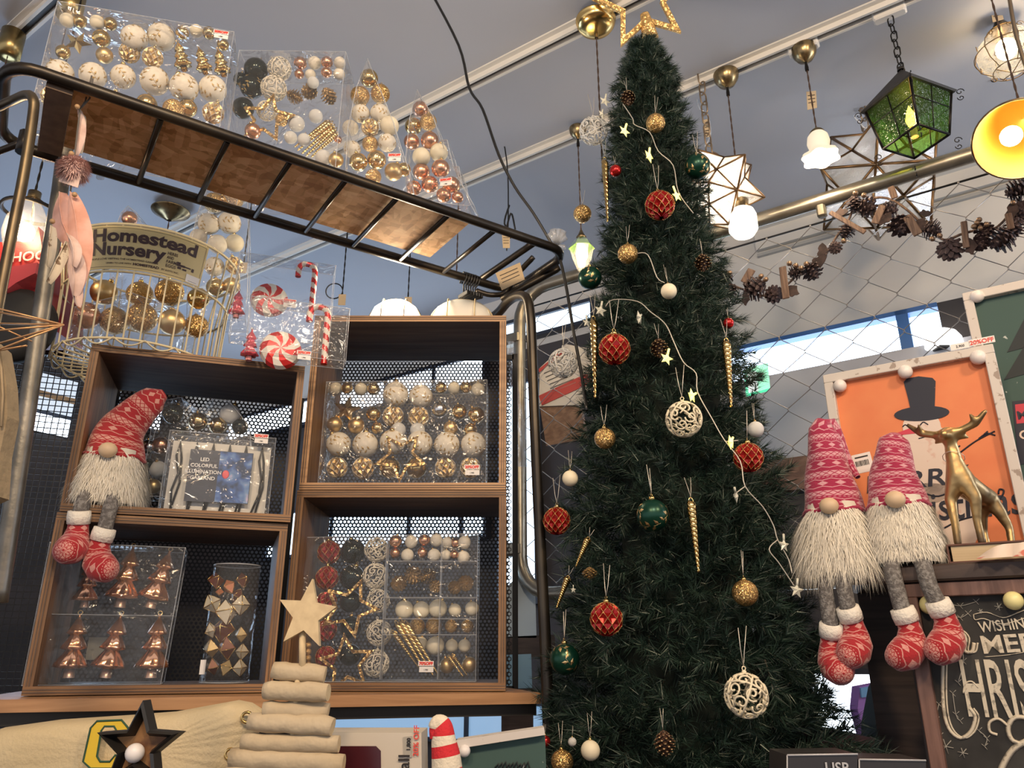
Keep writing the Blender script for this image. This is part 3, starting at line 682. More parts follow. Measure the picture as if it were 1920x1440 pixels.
def icicle(name, m, turns=6, loop=False):
    def make():
        mb = MB()
        for s_ in range(2):
            pts = []; rs = []
            for i in range(60):
                t_ = i / 59; a = s_ * math.pi + t_ * turns * 2 * math.pi; q = .055 * (1 - t_ * .75); pts.append((q * math.cos(a), q * math.sin(a), -t_)); rs.append(.058 * (1 - .8 * t_) + .006)
            mb.tube(pts, rs, 6)
        o = mb.build(name, m)
        mb = MB(); mb.tube([(.05 * math.cos(a), 0, .05 + .05 * math.sin(a)) for a in np.linspace(0, 2 * math.pi, 9)[:-1]], .014, 5, closed=True); mb.build('ring', m, o)
        if loop: mb = MB(); mb.tube([(-.09, .02, .42), (-.02, 0, .2), (0, 0, .1), (.03, 0, .22), (.06, .02, .42)], .006, 4); mb.build('hanging_thread', K['string'], o)
        return o
    return make
m_pine_g = mat('pine_cone_gold', (.34, .22, .10), .4, .6)
PT = dict(
    gold=Proto(ball('bauble', K['gold'])), goldm=Proto(ball('bauble', K['goldm'])), glit=Proto(ball('bauble', K['glit'])), white=Proto(ball('bauble', K['white'])), cream=Proto(ball('bauble', K['cream'])),
    leaf=Proto(ball('bauble', K['white'], deco=leaf_deco)), frost=Proto(ball('bauble', K['frost'])), copper=Proto(ball('bauble', K['copper'])), red=Proto(ball('bauble', K['red'])), dark=Proto(ball('bauble', K['dark'])), silver=Proto(ball('bauble', K['silver'])),
    dleaf=Proto(ball('bauble', K['dark'], deco=leaf_deco)), facet=Proto(facet('bauble', K['goldm'], K['glitw'], 10, 7, depth=.16, nr=.015)), rfacet=Proto(facet('bauble', K['red'], K['glit'], 10, 7, depth=.12, nr=.02)), fil=Proto(filigree('bauble', K['white'])), fild=Proto(filigree('bauble', K['white'], inner=K['frost'], seed=8)),
    cone=Proto(cone('pine_cone', m_pine_g, K['gold'])), tw=Proto(icicle('twisted_icicle', K['gold'], 7)),
)
HT = dict(
    glit=Proto(ball('bauble', K['glit'], loop=True)), cream=Proto(ball('bauble', K['cream'], loop=True)), red=Proto(facet('bauble', K['red'], K['glit'], 11, 8, loop=True, depth=.13, nr=.02)),
    green=Proto(ball('bauble', K['green'], loop=True, deco=lambda o: leaf_deco(o, K['goldm'], 5, 2.1, 9))), fil=Proto(filigree('bauble', K['cream'], True)), filb=Proto(filigree('bauble', K['frost'], True, seed=12)), frost=Proto(ball('bauble', K['frost'], loop=True)),
    cone=Proto(cone('pine_cone', loop=True)), tw=Proto(icicle('twisted_icicle', K['gold'], 7, True)), redm=Proto(ball('bauble', K['redm'], loop=True)), gcone=Proto(cone('pine_cone', m_pine_g, K['gold'], n=50, h=.8)),
)
def ontree(px, py, off=.02, near=True):
    """where the sight line meets the outside of the tree"""
    d = ray(px, py); best = None; bd_ = 9
    for i in range(2400):
        t_ = 1.0 + i * .0008; p = E0 + d * t_; rr_ = math.hypot(p.x - TX, p.y - TY) - prof(p.z) - off
        if rr_ <= 0: return p
        if rr_ < bd_: bd_ = rr_; best = p
    return best
TG = 'ornaments on the Christmas tree'
tree_list = [
    ('cone', 1177, 183, 14, 'small brown pine cone ornament near the top of the tree'),
    ('glit', 1229, 231, 18, 'gold glitter bauble nearest the tree top'),
    ('filb', 1113, 245, 26, 'frosted white openwork bauble at the upper left edge of the tree'),
    ('redm', 1154, 320, 11, 'tiny red bauble left of the upper star lights'),
    ('green', 1308, 312, 24, 'green bauble at the right edge beside the lit star lantern'),
    ('red', 1237, 385, 28, 'red diamond-faceted bauble highest on the tree'),
    ('glit', 1092, 401, 17, 'dull gold glitter bauble at the left edge over the green lantern'),
    ('glit', 1177, 476, 19, 'gold glitter bauble in the upper middle of the tree'),
    ('cream', 1254, 546, 15, 'small cream bauble under the upper gold bauble, tree middle'),
    ('cone', 1318, 492, 16, 'brown pine cone at the right edge of the upper tree'),
    ('green', 1106, 521, 22, 'gold-sprigged green bauble under the small green-topped pendant, left edge'),
    ('red', 1152, 655, 30, 'red diamond-faceted bauble left of the pine cone, mid tree'),
    ('cone', 1236, 652, 17, 'brown pine cone beside a lit star, middle of the tree'),
    ('filb', 1056, 681, 27, 'frosted white openwork bauble at the left edge in front of the poster'),
    ('redm', 1366, 606, 10, 'tiny red bauble at the right edge of the tree'),
    ('fil', 1282, 786, 33, 'cream filigree bauble in the middle of the tree'),
    ('frost', 1417, 805, 15, 'pale grey small bauble at the right edge over the red one'),
    ('glit', 1134, 822, 20, 'gold glitter bauble left of the cream filigree ball'),
    ('red', 1403, 858, 28, 'red diamond-faceted bauble at the right edge of the tree'),
    ('cream', 1069, 897, 15, 'small cream bauble at the left edge, above a red bauble'),
    ('red', 1044, 977, 26, 'red diamond-faceted bauble at the far left edge of the tree'),
    ('green', 1224, 966, 30, 'green bauble with gold leaf sprigs, lower middle of the tree'),
    ('gcone', 1106, 1074, 15, 'gold glittered pine cone at the left side of the lower tree'),
    ('glit', 1397, 1112, 24, 'gold glitter bauble on the right of the lower tree'),
    ('red', 1137, 1161, 31, 'red diamond-faceted bauble lowest on the tree'),
    ('green', 1059, 1236, 28, 'dark green shiny bauble at the lower left edge of the tree'),
    ('fil', 1399, 1304, 39, 'large cream filigree bauble low on the tree'),
    ('cone', 1246, 1393, 20, 'brown pine cone low in the middle of the tree'),
    ('cream', 1107, 1407, 18, 'small cream bauble at the bottom left of the tree'),
    ('redm', 1022, 1390, 10, 'tiny red bauble at the bottom left edge of the tree'),
    ('glit', 1054, 1428, 21, 'gold glitter bauble cut by the bottom edge of the picture'),
    ('frost', 1073, 1391, 8, 'tiny frosted bauble at the bottom left of the tree'),
]
for kd, px, py, r_, lb in tree_list:
    p = ontree(px, py, .03); r2 = rpx(p, r_)
    HT[kd].put(Matrix.Translation(p) @ RZ(R.uniform(0, 6)) @ RX(R.uniform(-.08, .08)) @ Matrix.Scale(r2, 4), lb, 'ornament', TG)
# twisted gold icicles: top and bottom pixel
for (ax, ay, bx, by, wpx), lb in (((1113, 605, 1116, 745, 8), 'twisted gold icicle ornament at the left of the middle tree'), ((1134, 305, 1139, 415, 7), 'twisted gold icicle ornament at the upper left edge'),
        ((1362, 645, 1371, 762, 9), 'twisted gold icicle ornament at the right edge of the tree'), ((1296, 945, 1310, 1072, 9), 'twisted gold icicle ornament low in the middle of the tree'),
        ((1102, 1012, 1080, 1062, 7), 'short twisted gold ornament slanting at the lower left edge'), ((1064, 1085, 1044, 1140, 7), 'twisted gold ornament slanting at the left edge above the green bauble')):
    p = ontree(ax, ay, .03); q = ontree(bx, by, .035); d = q - p; l_ = d.length
    z_ = -d.normalized(); x_ = Y3.cross(z_).normalized(); y_ = z_.cross(x_); s_ = rpx(p, wpx) / .11 if True else l_
    M_ = Mx(p, x_ * s_, y_ * s_, z_ * l_)
    HT['tw'].put(M_, lb, 'ornament', TG)
# ------------------------------------------------------------------ gold star on the top
def star_pts(r, ri, n=5, rot=math.pi / 2): return [((r if k % 2 == 0 else ri) * math.cos(rot + k * math.pi / n), (r if k % 2 == 0 else ri) * math.sin(rot + k * math.pi / n)) for k in range(2 * n)]
def star_frame(mb, r, ri, w_, dpt, M=None, m=0):
    a = star_pts(r, ri); k_ = 1 - w_ / ri * .62
    b_ = [(x * k_, z * k_) for x, z in a]; n = len(a)
    vs = [(x, -dpt / 2, z) for x, z in a] + [(x, -dpt / 2, z) for x, z in b_] + [(x, dpt / 2, z) for x, z in a] + [(x, dpt / 2, z) for x, z in b_]; fs = []
    for i in range(n):
        j = (i + 1) % n; fs += [(i, j, n + j, n + i), (2 * n + i, 3 * n + i, 3 * n + j, 2 * n + j), (i, 2 * n + i, 2 * n + j, j), (n + i, n + j, 3 * n + j, 3 * n + i)]
    mb.add(vs, fs, m, False, M)
sp_ = at(1204, 2, 1.90)
st = empty('star_tree_topper', Matrix.Translation((TX + .003, TY, sp_.z)) @ RZ(rad(-6)) @ RY(rad(-11)) @ RX(rad(14)), 'open gold glitter star standing on top of the tree', 'star')
mb = MB(); star_frame(mb, .165, .076, .028, .014); mb.build('star_outline', K['glitf'], st)
mb = MB(); mb.lathe([(.026, -.13), (.022, -.09), (.014, -.045)], 12, capb=True); mb.build('socket', K['glitf'], st)
# ------------------------------------------------------------------ star string light
mstar_on = emis('lit_star', (1.0, .80, .10), .9); mstar_off = mat('frosted_star_plastic', (.62, .62, .52), .3)
mwirel = mat('string_light_wire', (.55, .52, .45), .4, .3)
garl = empty('star_string_light', T(TX, TY, 0), 'string light of small yellow stars winding down the tree', 'string light')
def gpath(L_): 
    P = [ontree(x, y, .045) - V((TX, TY, 0)) for x, y in L_]; mb = MB(); mb.tube(smooth_path(P, 4), .0013, 5); mb.build('wire', mwirel, garl)
gpath([(1168, 195), (1186, 222), (1190, 234), (1218, 248), (1234, 283), (1262, 310), (1272, 360), (1300, 400)])
gpath([(1195, 475), (1215, 478), (1232, 520), (1246, 530)])
gpath([(1135, 575), (1150, 562), (1195, 565), (1220, 585), (1240, 600), (1252, 615), (1265, 645), (1282, 680), (1305, 700), (1308, 735), (1335, 785), (1358, 825), (1388, 865), (1397, 912), (1430, 950), (1450, 985), (1458, 1012), (1478, 1048), (1485, 1075)])
gpath([(1384, 826), (1360, 828)]); gpath([(1397, 912), (1375, 928)]); gpath([(1458, 1012), (1442, 1030), (1460, 1055), (1480, 1085), (1490, 1100)])
def star_solid(mb, r, ri, dpt, M=None, n=5):
    a = star_pts(r, ri, n); m_ = len(a); vs = [(x, 0, z) for x, z in a] + [(0, -dpt, 0), (0, dpt, 0)]
    mb.add(vs, [(i, (i + 1) % m_, m_) for i in range(m_)] + [((i + 1) % m_, i, m_ + 1) for i in range(m_)], 0, False, M)
for px, py, r_, on, yw, rl in ((1171, 246, 13, 1, .5, .3), (1217, 293, 14, 1, .8, .2), (1269, 367, 13, 1, .6, -.4), (1250, 672, 14, 1, .3, .3), (1297, 742, 15, 1, .9, 1.1), (1370, 830, 15, 1, 1.0, .9), (1126, 582, 13, 0, .3, .2), (1198, 596, 14, 0, 1.1, .9),
                                (1380, 930, 13, 0, 1.2, -.8), (1494, 1107, 15, 0, .2, .2), (1470, 1022, 14, 0, .5, .1), (1134, 190, 12, 2, .4, .2), (1100, 605, 10, 0, .5, 0), (1128, 215, 10, 0, .8, .3), (1075, 1106, 6, 0, .3, 0)):
    p = ontree(px, py, .05); s_ = rpx(p, r_); mb = MB(); star_solid(mb, s_, s_ * .45, s_ * .35)
    mb.tube([(0, 0, s_ * .6), (0, 0, s_ * 1.5)], s_ * .16, 6)
    o = mb.build('star_bulb', mstar_on if on == 1 else mstar_off, garl, Matrix.Translation(p - V((TX, TY, 0))) @ RZ(yw) @ RY(rl))
# ================================================================== CLEAR GIFT PACKS
KINDS = dict(gold='shiny gold bauble', goldm='satin gold bauble', glit='gold glitter bauble', white='matte white bauble', cream='cream bauble', leaf='leaf-patterned white bauble', frost='frosted white bauble', copper='copper bauble', red='red bauble', dark='dark green bauble',
             silver='silver bauble', dleaf='gold-sprigged dark bauble', facet='faceted gold bauble', rfacet='red faceted bauble', fil='white filigree bauble', fild='white filigree bauble', cone='gold pine cone ornament', tw='twisted gold icicle', tree='small gold tree ornament', ctree='copper glass tree ornament')
def tree_orn(name, m, tm):
    def make():
        mb = MB()
        prof_ = [(.02, 1.0), (.03, .93), (.05, .90), (.13, .74), (.15, .70), (.08, .67), (.17, .50), (.19, .46), (.10, .43), (.235, .22), (.25, .17), (.10, .14)]
        mb.lathe(prof_, 28, mod=lambda a, i, r, z: r * (1 + (.14 * math.cos(a * 7 + i * .6) if 1 < i < 11 else 0)))
        o = mb.build(name, m)
        mb = MB(); mb.lathe([(.075, .16), (.09, 0)], 14, mod=lambda a, i, r, z: r * (1 + .12 * math.cos(a * 7)), capb=True); mb.build('trunk', tm, o)
        mb = MB(); mb.tube([(.035 * math.cos(a), 0, 1.03 + .035 * math.sin(a)) for a in np.linspace(0, 2 * math.pi, 9)[:-1]], .009, 5, closed=True); mb.build('ring', K['gold'], o); return o
    return make
PT['tree'] = Proto(tree_orn('tree_ornament', K['gold'], K['gold'])); 
mcop = mat('copper_glass', (.72, .36, .20), .17, .9); mcopt = mat('pale_ribbed_copper', (.62, .44, .34), .3, .6)
PT['ctree'] = Proto(tree_orn('tree_ornament', mcop, mcopt))
for k_, n_ in (('oct_cream', (.70, .64, .50)), ('oct_brown', (.16, .06, .04)), ('oct_copper', (.62, .24, .12)), ('oct_gold', (.55, .42, .22))):
    def mk(c=n_, k_=k_):
        def make():
            mb = MB(); P_ = [(1, 0, 0), (0, 1, 0), (-1, 0, 0), (0, -1, 0), (0, 0, 1.15), (0, 0, -1.15)]
            mb.add(P_, [(0, 1, 4), (1, 2, 4), (2, 3, 4), (3, 0, 4), (1, 0, 5), (2, 1, 5), (3, 2, 5), (0, 3, 5)]); o = mb.build('geometric_ornament', mat('prism_' + k_[4:], c, .35, .3 if k_ != 'oct_cream' else 0))
            mb = MB()
            for a, b_ in ((0, 1), (1, 2), (2, 3), (3, 0), (0, 4), (1, 4), (2, 4), (3, 4), (0, 5), (1, 5), (2, 5), (3, 5)): mb.tube([P_[a], P_[b_]], .045, 4)
            mb.build('gold_edging', K['gold'], o); return o
        return make
    PT[k_] = Proto(mk())
KINDS.update(oct_cream='cream geometric ornament', oct_brown='dark brown geometric ornament', oct_copper='copper geometric ornament', oct_gold='gold geometric ornament')
def star_orn(m, wfr=.18, dp=.06, solid=False):
    def make():
        mb = MB()
        if solid: star_solid(mb, 1, .42, .25)
        else: star_frame(mb, 1, .48, wfr, dp)
        return mb.build('star_ornament', m)
    return make
PT['star'] = Proto(star_orn(K['glit'])); PT['sstar'] = Proto(star_orn(K['gold'], solid=True)); KINDS.update(star='open gold glitter star ornament', sstar='shiny gold star ornament')
PT['bead'] = PT['glit']
def fill(rows, P, n, box, group, jit=.0, yaw=0):
    """rows: (row name, [(kind, px, py, radius in px)]) placed on the plane (P, n)"""
    out = []
    for rn_, items in rows:
        items = sorted(items, key=lambda q: q[1]); L_ = len(items); cnt = {}
        tot = {}
        for q in items: tot[q[0]] = tot.get(q[0], 0) + 1
        for i, q in enumerate(items):
            kd, px, py, r_ = q[:4]; p = onpl(px, py, V(P) + V(n) * R.uniform(-jit, jit), n); s_ = rpx(p, r_); c = cnt.get(kd, 0); cnt[kd] = c + 1
            if kd == 'tw':
                ex, ey = q[4:6]; e_ = onpl(ex, ey, V(P) + V(n) * R.uniform(-.02, .02), n); d = e_ - p; z_ = -d.normalized(); x_ = V(n).cross(z_).normalized(); y_ = z_.cross(x_); ss = r_ / FPX * dep(p) / .11; M_ = Mx(p, x_ * ss, y_ * ss, z_ * d.length)
            elif kd in ('tree', 'ctree'):
                ex, ey = q[4:6]; e_ = onpl(ex, ey, P, n); d = p - e_; hh = d.length; z_ = d.normalized(); x_ = V(n).cross(z_).normalized() * -1; y_ = z_.cross(x_); M_ = Mx(e_, x_ * hh, y_ * hh, z_ * hh)
            elif kd in ('star', 'sstar'):
                ya = math.atan2(-n[0], n[1]); M_ = Matrix.Translation(p) @ RZ(ya) @ RY(rad(q[4] if len(q) > 4 else R.uniform(-20, 20))) @ RX(rad(R.uniform(-8, 8))) @ Matrix.Scale(s_, 4)
            else: M_ = Matrix.Translation(p) @ RZ(R.uniform(0, 6.28)) @ RX(R.uniform(-.7, .7) if kd not in ('cone',) else 1.2) @ Matrix.Scale(s_, 4)
            nmk = KINDS[kd]
            pos = 'alone' if L_ == 1 else f'{ORD[i]} from left'
            PT[kd].put(M_, f'{nmk}, {pos}, {rn_} of {box}', 'ornament' if 'bauble' not in nmk else 'bauble', group); out.append(p)
    return out
mseam = film('clear_plastic_seam', haze=.38, gloss=1.6, crinkle=.3, scale=60)
def sticker(parent, x, z, y, w_=.034, txt='20%OFF', sub='1,980'):
    mb = MB(); mb.box((x, y - .0006, z), (w_, .0008, w_ * .30)); mb.box((x + w_ * .03, y - .0006, z - w_ * .36), (w_ * .92, .0008, w_ * .34)); o = mb.build('price_sticker', K['stick'], parent)
    lettering('discount_text', txt, w_ * .25, T(x, y - .0014, z - w_ * .085), K['redink'], o, bold=.0006, align='CENTER', fit=w_ * .9)
    lettering('price_text', sub, w_ * .13, T(x, y - .0014, z - w_ * .43), K['ink'], o, align='CENTER')
def film_poly(name, poly, y0, y1, M, parent, seam=.0011, shapes=True):
    """clear pack shell: outline polygon in x,z pulled back along y; thin seams on its edges"""
    mb = MB(); n = len(poly); ctr = (sum(p[0] for p in poly) / n, sum(p[1] for p in poly) / n)
    vs = [(x, y0, z) for x, z in poly] + [(x, y1, z) for x, z in poly]
    fs = [tuple(range(n)), tuple(range(2 * n - 1, n - 1, -1))] + [(i, i + n, (i + 1) % n + n, (i + 1) % n) for i in range(n)]
    mb.add(vs, fs, 0); o = mb.build('film', K['film'], parent)
    mb = MB()
    for y in (y0, y1): mb.tube([(x, y, z) for x, z in poly], seam, 4, closed=True)
    for x, z in poly: mb.tube([(x, y0, z), (x, y1, z)], seam, 4)
    mb.build('film_seam', mseam, parent); return o
def handle(parent, x, z, y, w_=.12, h=.03):
    mb = MB(); pts = [(x + w_ / 2 * math.cos(a), y, z + h * math.sin(a)) for a in np.linspace(math.pi, 0, 13)]
    for p, q in zip(pts[:-1], pts[1:]): mb.add([(p[0], y - .006, p[2]), (q[0], y - .006, q[2]), (q[0], y + .006, q[2]), (p[0], y + .006, p[2])], [(0, 1, 2, 3)])
    mb.build('carry_handle', mseam, parent)
def local_rect(M, corners):
    Pp = M.translation; n = M.col[1].to_3d(); iv = M.inverted(); q = [iv @ onpl(*c, Pp, n) for c in corners]
    return min((q[0].x + q[2].x) / 2, 9), (q[1].x + q[3].x) / 2, q
# ---- four packs on the rack deck
ZD = ZR + .0135
def rackM(y): return Mx(RK @ V((0, y, ZD - ZR)), rd, rn, Z3)
GA = 'baubles in the long gift box on the rack'
mid = RK @ V((0, .13, 0)); fr = rackM(.075)
def frontal(px, Y, deg):
    p = at(px, 200, Y); a_ = rad(deg); M_ = Mx(V((p.x, Y, ZD)), V((math.cos(a_), math.sin(a_), 0)), V((-math.sin(a_), math.cos(a_), 0)), Z3); return M_, M_ @ V((0, .055, 0))
def rack_box(px0, px1, topy0, topy1, dpt, label, name='gift_box'):
    iv = fr.inverted(); n = fr.col[1].to_3d(); P_ = fr.translation
    a = iv @ onpl(px0, topy0, P_, n); b_ = iv @ onpl(px1, topy1, P_, n); return a, b_
fr, mid = frontal(104, 1.37, 14); a, b_ = rack_box(104, 441, 18, 44, .11, '')
bA = empty('gift_box', fr, 'long clear gift box of white and gold baubles, leftmost pack on top of the rack', 'gift box', 'clear gift packs of baubles')
film_poly('f', [(a.x, 0), (b_.x, 0), (b_.x, (a.z + b_.z) / 2), (a.x, (a.z + b_.z) / 2)], 0, .12, None, bA)
handle(bA, (a.x + b_.x) / 2, (a.z + b_.z) / 2, .06)
sx = (fr.inverted() @ onpl(415, 62, fr.translation, fr.col[1].to_3d())); sticker(bA, sx.x, sx.z, -.002, .034)
fill([('top row', [('cream', 126, 38, 13), ('gold', 150, 40, 12), ('cream', 182, 42, 13), ('gold', 207, 45, 12), ('leaf', 252, 72, 24), ('leaf', 302, 70, 25), ('gold', 342, 62, 12), ('cream', 368, 58, 12), ('gold', 392, 62, 12), ('gold', 418, 84, 11)]),
      ('second row', [('sstar', 145, 80, 26), ('gold', 190, 72, 16), ('goldm', 196, 104, 15), ('facet', 243, 99, 19), ('facet', 286, 108, 19), ('tree', 333, 78, 5, 346, 132), ('tree', 372, 88, 5, 386, 138), ('tree', 408, 92, 5, 420, 142), ('gold', 118, 98, 13)]),
      ('third row', [('leaf', 112, 138, 25), ('leaf', 174, 142, 24), ('leaf', 231, 144, 22), ('leaf', 290, 152, 26), ('leaf', 345, 164, 26), ('leaf', 399, 167, 25)]),
      ('bottom row', [('facet', 100, 183, 22), ('goldm', 150, 190, 19), ('gold', 275, 196, 19), ('glit', 325, 205, 19), ('gold', 352, 203, 17), ('facet', 400, 212, 20), ('gold', 218, 190, 18)])], mid, fr.col[1].to_3d(), 'the long gift box', GA, .012)
fr, mid = frontal(449, 1.575, 1); a, b_ = rack_box(449, 648, 93, 98, .11, '')
bB = empty('gift_box', fr, 'clear gift box with dark and filigree baubles and a glitter star, second on the rack', 'gift box', 'clear gift packs of baubles')
film_poly('f', [(a.x, 0), (b_.x, 0), (b_.x, (a.z + b_.z) / 2), (a.x, (a.z + b_.z) / 2)], 0, .12, None, bB)
handle(bB, a.x + .12, (a.z + b_.z) / 2, .06, .14)
fill([('top row', [('dark', 480, 131, 22), ('fild', 524, 129, 21), ('copper', 563, 119, 12), ('white', 590, 118, 12), ('copper', 613, 117, 11), ('white', 637, 118, 11)]),
      ('second row', [('copper', 561, 139, 9), ('white', 582, 140, 10), ('copper', 612, 136, 10), ('white', 636, 139, 11), ('frost', 587, 155, 11)]),
      ('third row', [('dleaf', 472, 163, 22), ('fild', 513, 166, 23), ('cone', 552, 181, 14), ('cone', 581, 172, 15), ('cone', 616, 180, 15), ('dark', 452, 150, 14)]),
      ('fourth row', [('dark', 456, 203, 20), ('star', 500, 222, 54, 10), ('copper', 474, 246, 15), ('fil', 500, 208, 18), ('glit', 528, 225, 12), ('frost', 556, 232, 15), ('frost', 592, 218, 13)]),
      ('bottom row', [('tw', 618, 232, 5, 558, 282), ('tw', 622, 238, 5, 566, 288), ('tw', 626, 244, 5, 574, 292), ('tw', 612, 230, 5, 552, 276), ('tw', 630, 252, 5, 584, 294), ('copper', 634, 262, 7), ('frost', 606, 296, 15), ('goldm', 630, 300, 14), ('frost', 570, 262, 12), ('frost', 545, 258, 12)])], mid, fr.col[1].to_3d(), 'the dark-bauble rack box', 'ornaments in the second gift box on the rack', .015)
def tri_pack(M, pts, y0, y1, label, steps=True, st_=None):
    iv = M.inverted(); n = M.col[1].to_3d(); o = empty('gift_pack', M, label, 'gift pack', 'clear gift packs of baubles')
    L_ = [iv @ onpl(*p, M.translation, n) for p in pts]; L_ = [(q.x, max(q.z, 0.0)) for q in L_]
    film_poly('f', L_, y0, y1, None, o)
    if st_: q = iv @ onpl(*st_, M.translation, n); sticker(o, q.x, q.z, y0 - .002, .034)
    return o
fr, mid = frontal(645, 1.66, 0)
tri_pack(fr, [(647, 330), (668, 330), (770, 370), (768, 322), (750, 270), (738, 230), (718, 180), (689, 110), (668, 165), (652, 240)], 0, .10, 'clear tree-shaped pack of gold and white baubles, third on the rack', st_=(740, 292))
fill([('top', [('gold', 692, 147, 17)]), ('second row', [('glit', 675, 180, 18), ('glit', 713, 176, 18)]), ('third row', [('leaf', 676, 213, 17), ('leaf', 712, 213, 18)]), ('fourth row', [('white', 657, 240, 15), ('facet', 694, 239, 17), ('cream', 730, 236, 18)]),
      ('fifth row', [('leaf', 660, 280, 16), ('glit', 694, 270, 15), ('leaf', 726, 268, 17)]), ('bottom row', [('gold', 672, 304, 17), ('gold', 706, 300, 18), ('goldm', 738, 322, 17), ('gold', 757, 318, 13), ('glit', 700, 332, 15)])], mid, fr.col[1].to_3d(), 'the gold tree-shaped pack', 'baubles in the gold tree-shaped pack', .012)
fr, mid = frontal(762, 1.77, -10)
tri_pack(fr, [(762, 372), (876, 386), (888, 384), (866, 345), (860, 312), (850, 312), (838, 262), (826, 262), (812, 218), (782, 168), (768, 222), (760, 300)], 0, .09, 'clear tree-shaped pack of copper baubles at the right end of the rack', st_=(836, 338))
fill([('top', [('copper', 788, 205, 15)]), ('second row', [('gold', 775, 237, 16), ('glit', 803, 229, 16)]), ('third row', [('copper', 772, 266, 15), ('copper', 806, 264, 17)]), ('fourth row', [('cream', 790, 294, 17), ('cream', 823, 286, 17)]),
      ('fifth row', [('copper', 790, 322, 16), ('copper', 826, 316, 17)]), ('bottom row', [('copper', 776, 353, 14), ('copper', 806, 346, 16), ('copper', 846, 347, 16), ('copper', 832, 366, 14), ('copper', 858, 370, 11)])], mid, fr.col[1].to_3d(), 'the copper tree-shaped pack', 'baubles in the copper tree-shaped pack', .01)
# ---- upper right crate
zc = ZB + .48 + .0185
UR = T(0, 2.03, zc); iv = UR.inverted(); PU = V((0, 2.09, 0)); NY = V((0, 1, 0))
q0 = iv @ onpl(612, 716, UR.translation, NY); q1 = iv @ onpl(913, 712, UR.translation, NY)
b_ = empty('gift_box', UR, 'clear gift box of white and gold baubles standing in the upper right crate', 'gift box', 'clear gift packs of baubles')
film_poly('f', [(q0.x, 0), (q1.x, 0), (q1.x, q1.z), (q0.x, q0.z)], 0, .12, None, b_); handle(b_, (q0.x + q1.x) / 2, q0.z, .06, .13, .035)
q = iv @ onpl(885, 876, UR.translation, NY); sticker(b_, q.x, q.z, -.002, .042)
fill([('top row', [('cream', 630, 729, 12), ('gold', 651, 728, 11), ('cream', 677, 730, 12), ('gold', 700, 729, 12), ('leaf', 742, 740, 24), ('leaf', 789, 743, 22), ('gold', 827, 727, 11), ('cream', 851, 728, 12), ('gold', 874, 727, 11), ('cream', 896, 731, 13)]),
      ('second row', [('sstar', 650, 768, 28, 10), ('gold', 700, 777, 14), ('facet', 737, 780, 20), ('facet', 785, 782, 20), ('silver', 824, 768, 15), ('gold', 861, 772, 15), ('gold', 893, 778, 16)]),
      ('third row', [('goldm', 628, 796, 15), ('goldm', 668, 798, 16), ('gold', 707, 803, 12), ('frost', 747, 806, 14), ('frost', 783, 806, 14), ('goldm', 845, 803, 14), ('gold', 882, 806, 13)]),
      ('fourth row', [('leaf', 635, 833, 23), ('leaf', 685, 834, 24), ('leaf', 736, 829, 24), ('leaf', 787, 831, 24), ('leaf', 838, 834, 24), ('leaf', 888, 834, 24)]),
      ('bottom row', [('facet', 632, 877, 20), ('facet', 681, 878, 21), ('gold', 731, 877, 20), ('gold', 780, 877, 20), ('facet', 835, 877, 20), ('facet', 882, 877, 20)])], PU, NY, 'the upper crate gift box', 'baubles in the gift box in the upper right crate', .008)
fill([('front', [('star', 752, 856, 52, 180)])], V((0, 2.045, 0)), NY, 'the upper crate gift box', 'baubles in the gift box in the upper right crate')
# ---- lower right crate
zc = ZB + .0185
LR = T(0, 2.02, zc); iv = LR.inverted(); PL = V((0, 2.08, 0))
q0 = iv @ onpl(562, 1008, LR.translation, NY); q1 = iv @ onpl(896, 1000, LR.translation, NY)
b_ = empty('gift_box', LR, 'clear gift box of red, green and filigree baubles standing in the lower right crate', 'gift box', 'clear gift packs of baubles')
film_poly('f', [(q0.x, 0), (q1.x, 0), (q1.x, q1.z), (q0.x, q0.z)], 0, .13, None, b_); handle(b_, q0.x + .19, q0.z, .04, .10, .035); handle(b_, q0.x + .27, q0.z, .09, .09, .035)
q = iv @ onpl(799, 1244, LR.translation, NY); sticker(b_, q.x, q.z, -.002, .038, '70%OFF')
mb = MB(); m0 = iv @ onpl(726, 1010, LR.translation, NY); m1 = iv @ onpl(828, 1010, LR.translation, NY)
for x in (m0.x, m1.x): mb.box((x, .02, q0.z / 2), (.0012, .04, q0.z * .97))
for yy in (1052, 1120, 1160, 1190): z = (iv @ onpl(800, yy, LR.translation, NY)).z; mb.box(((m0.x + q1.x) / 2, .02, z), (q1.x - m0.x, .04, .0012))
mb.build('tray_divider', mseam, b_)
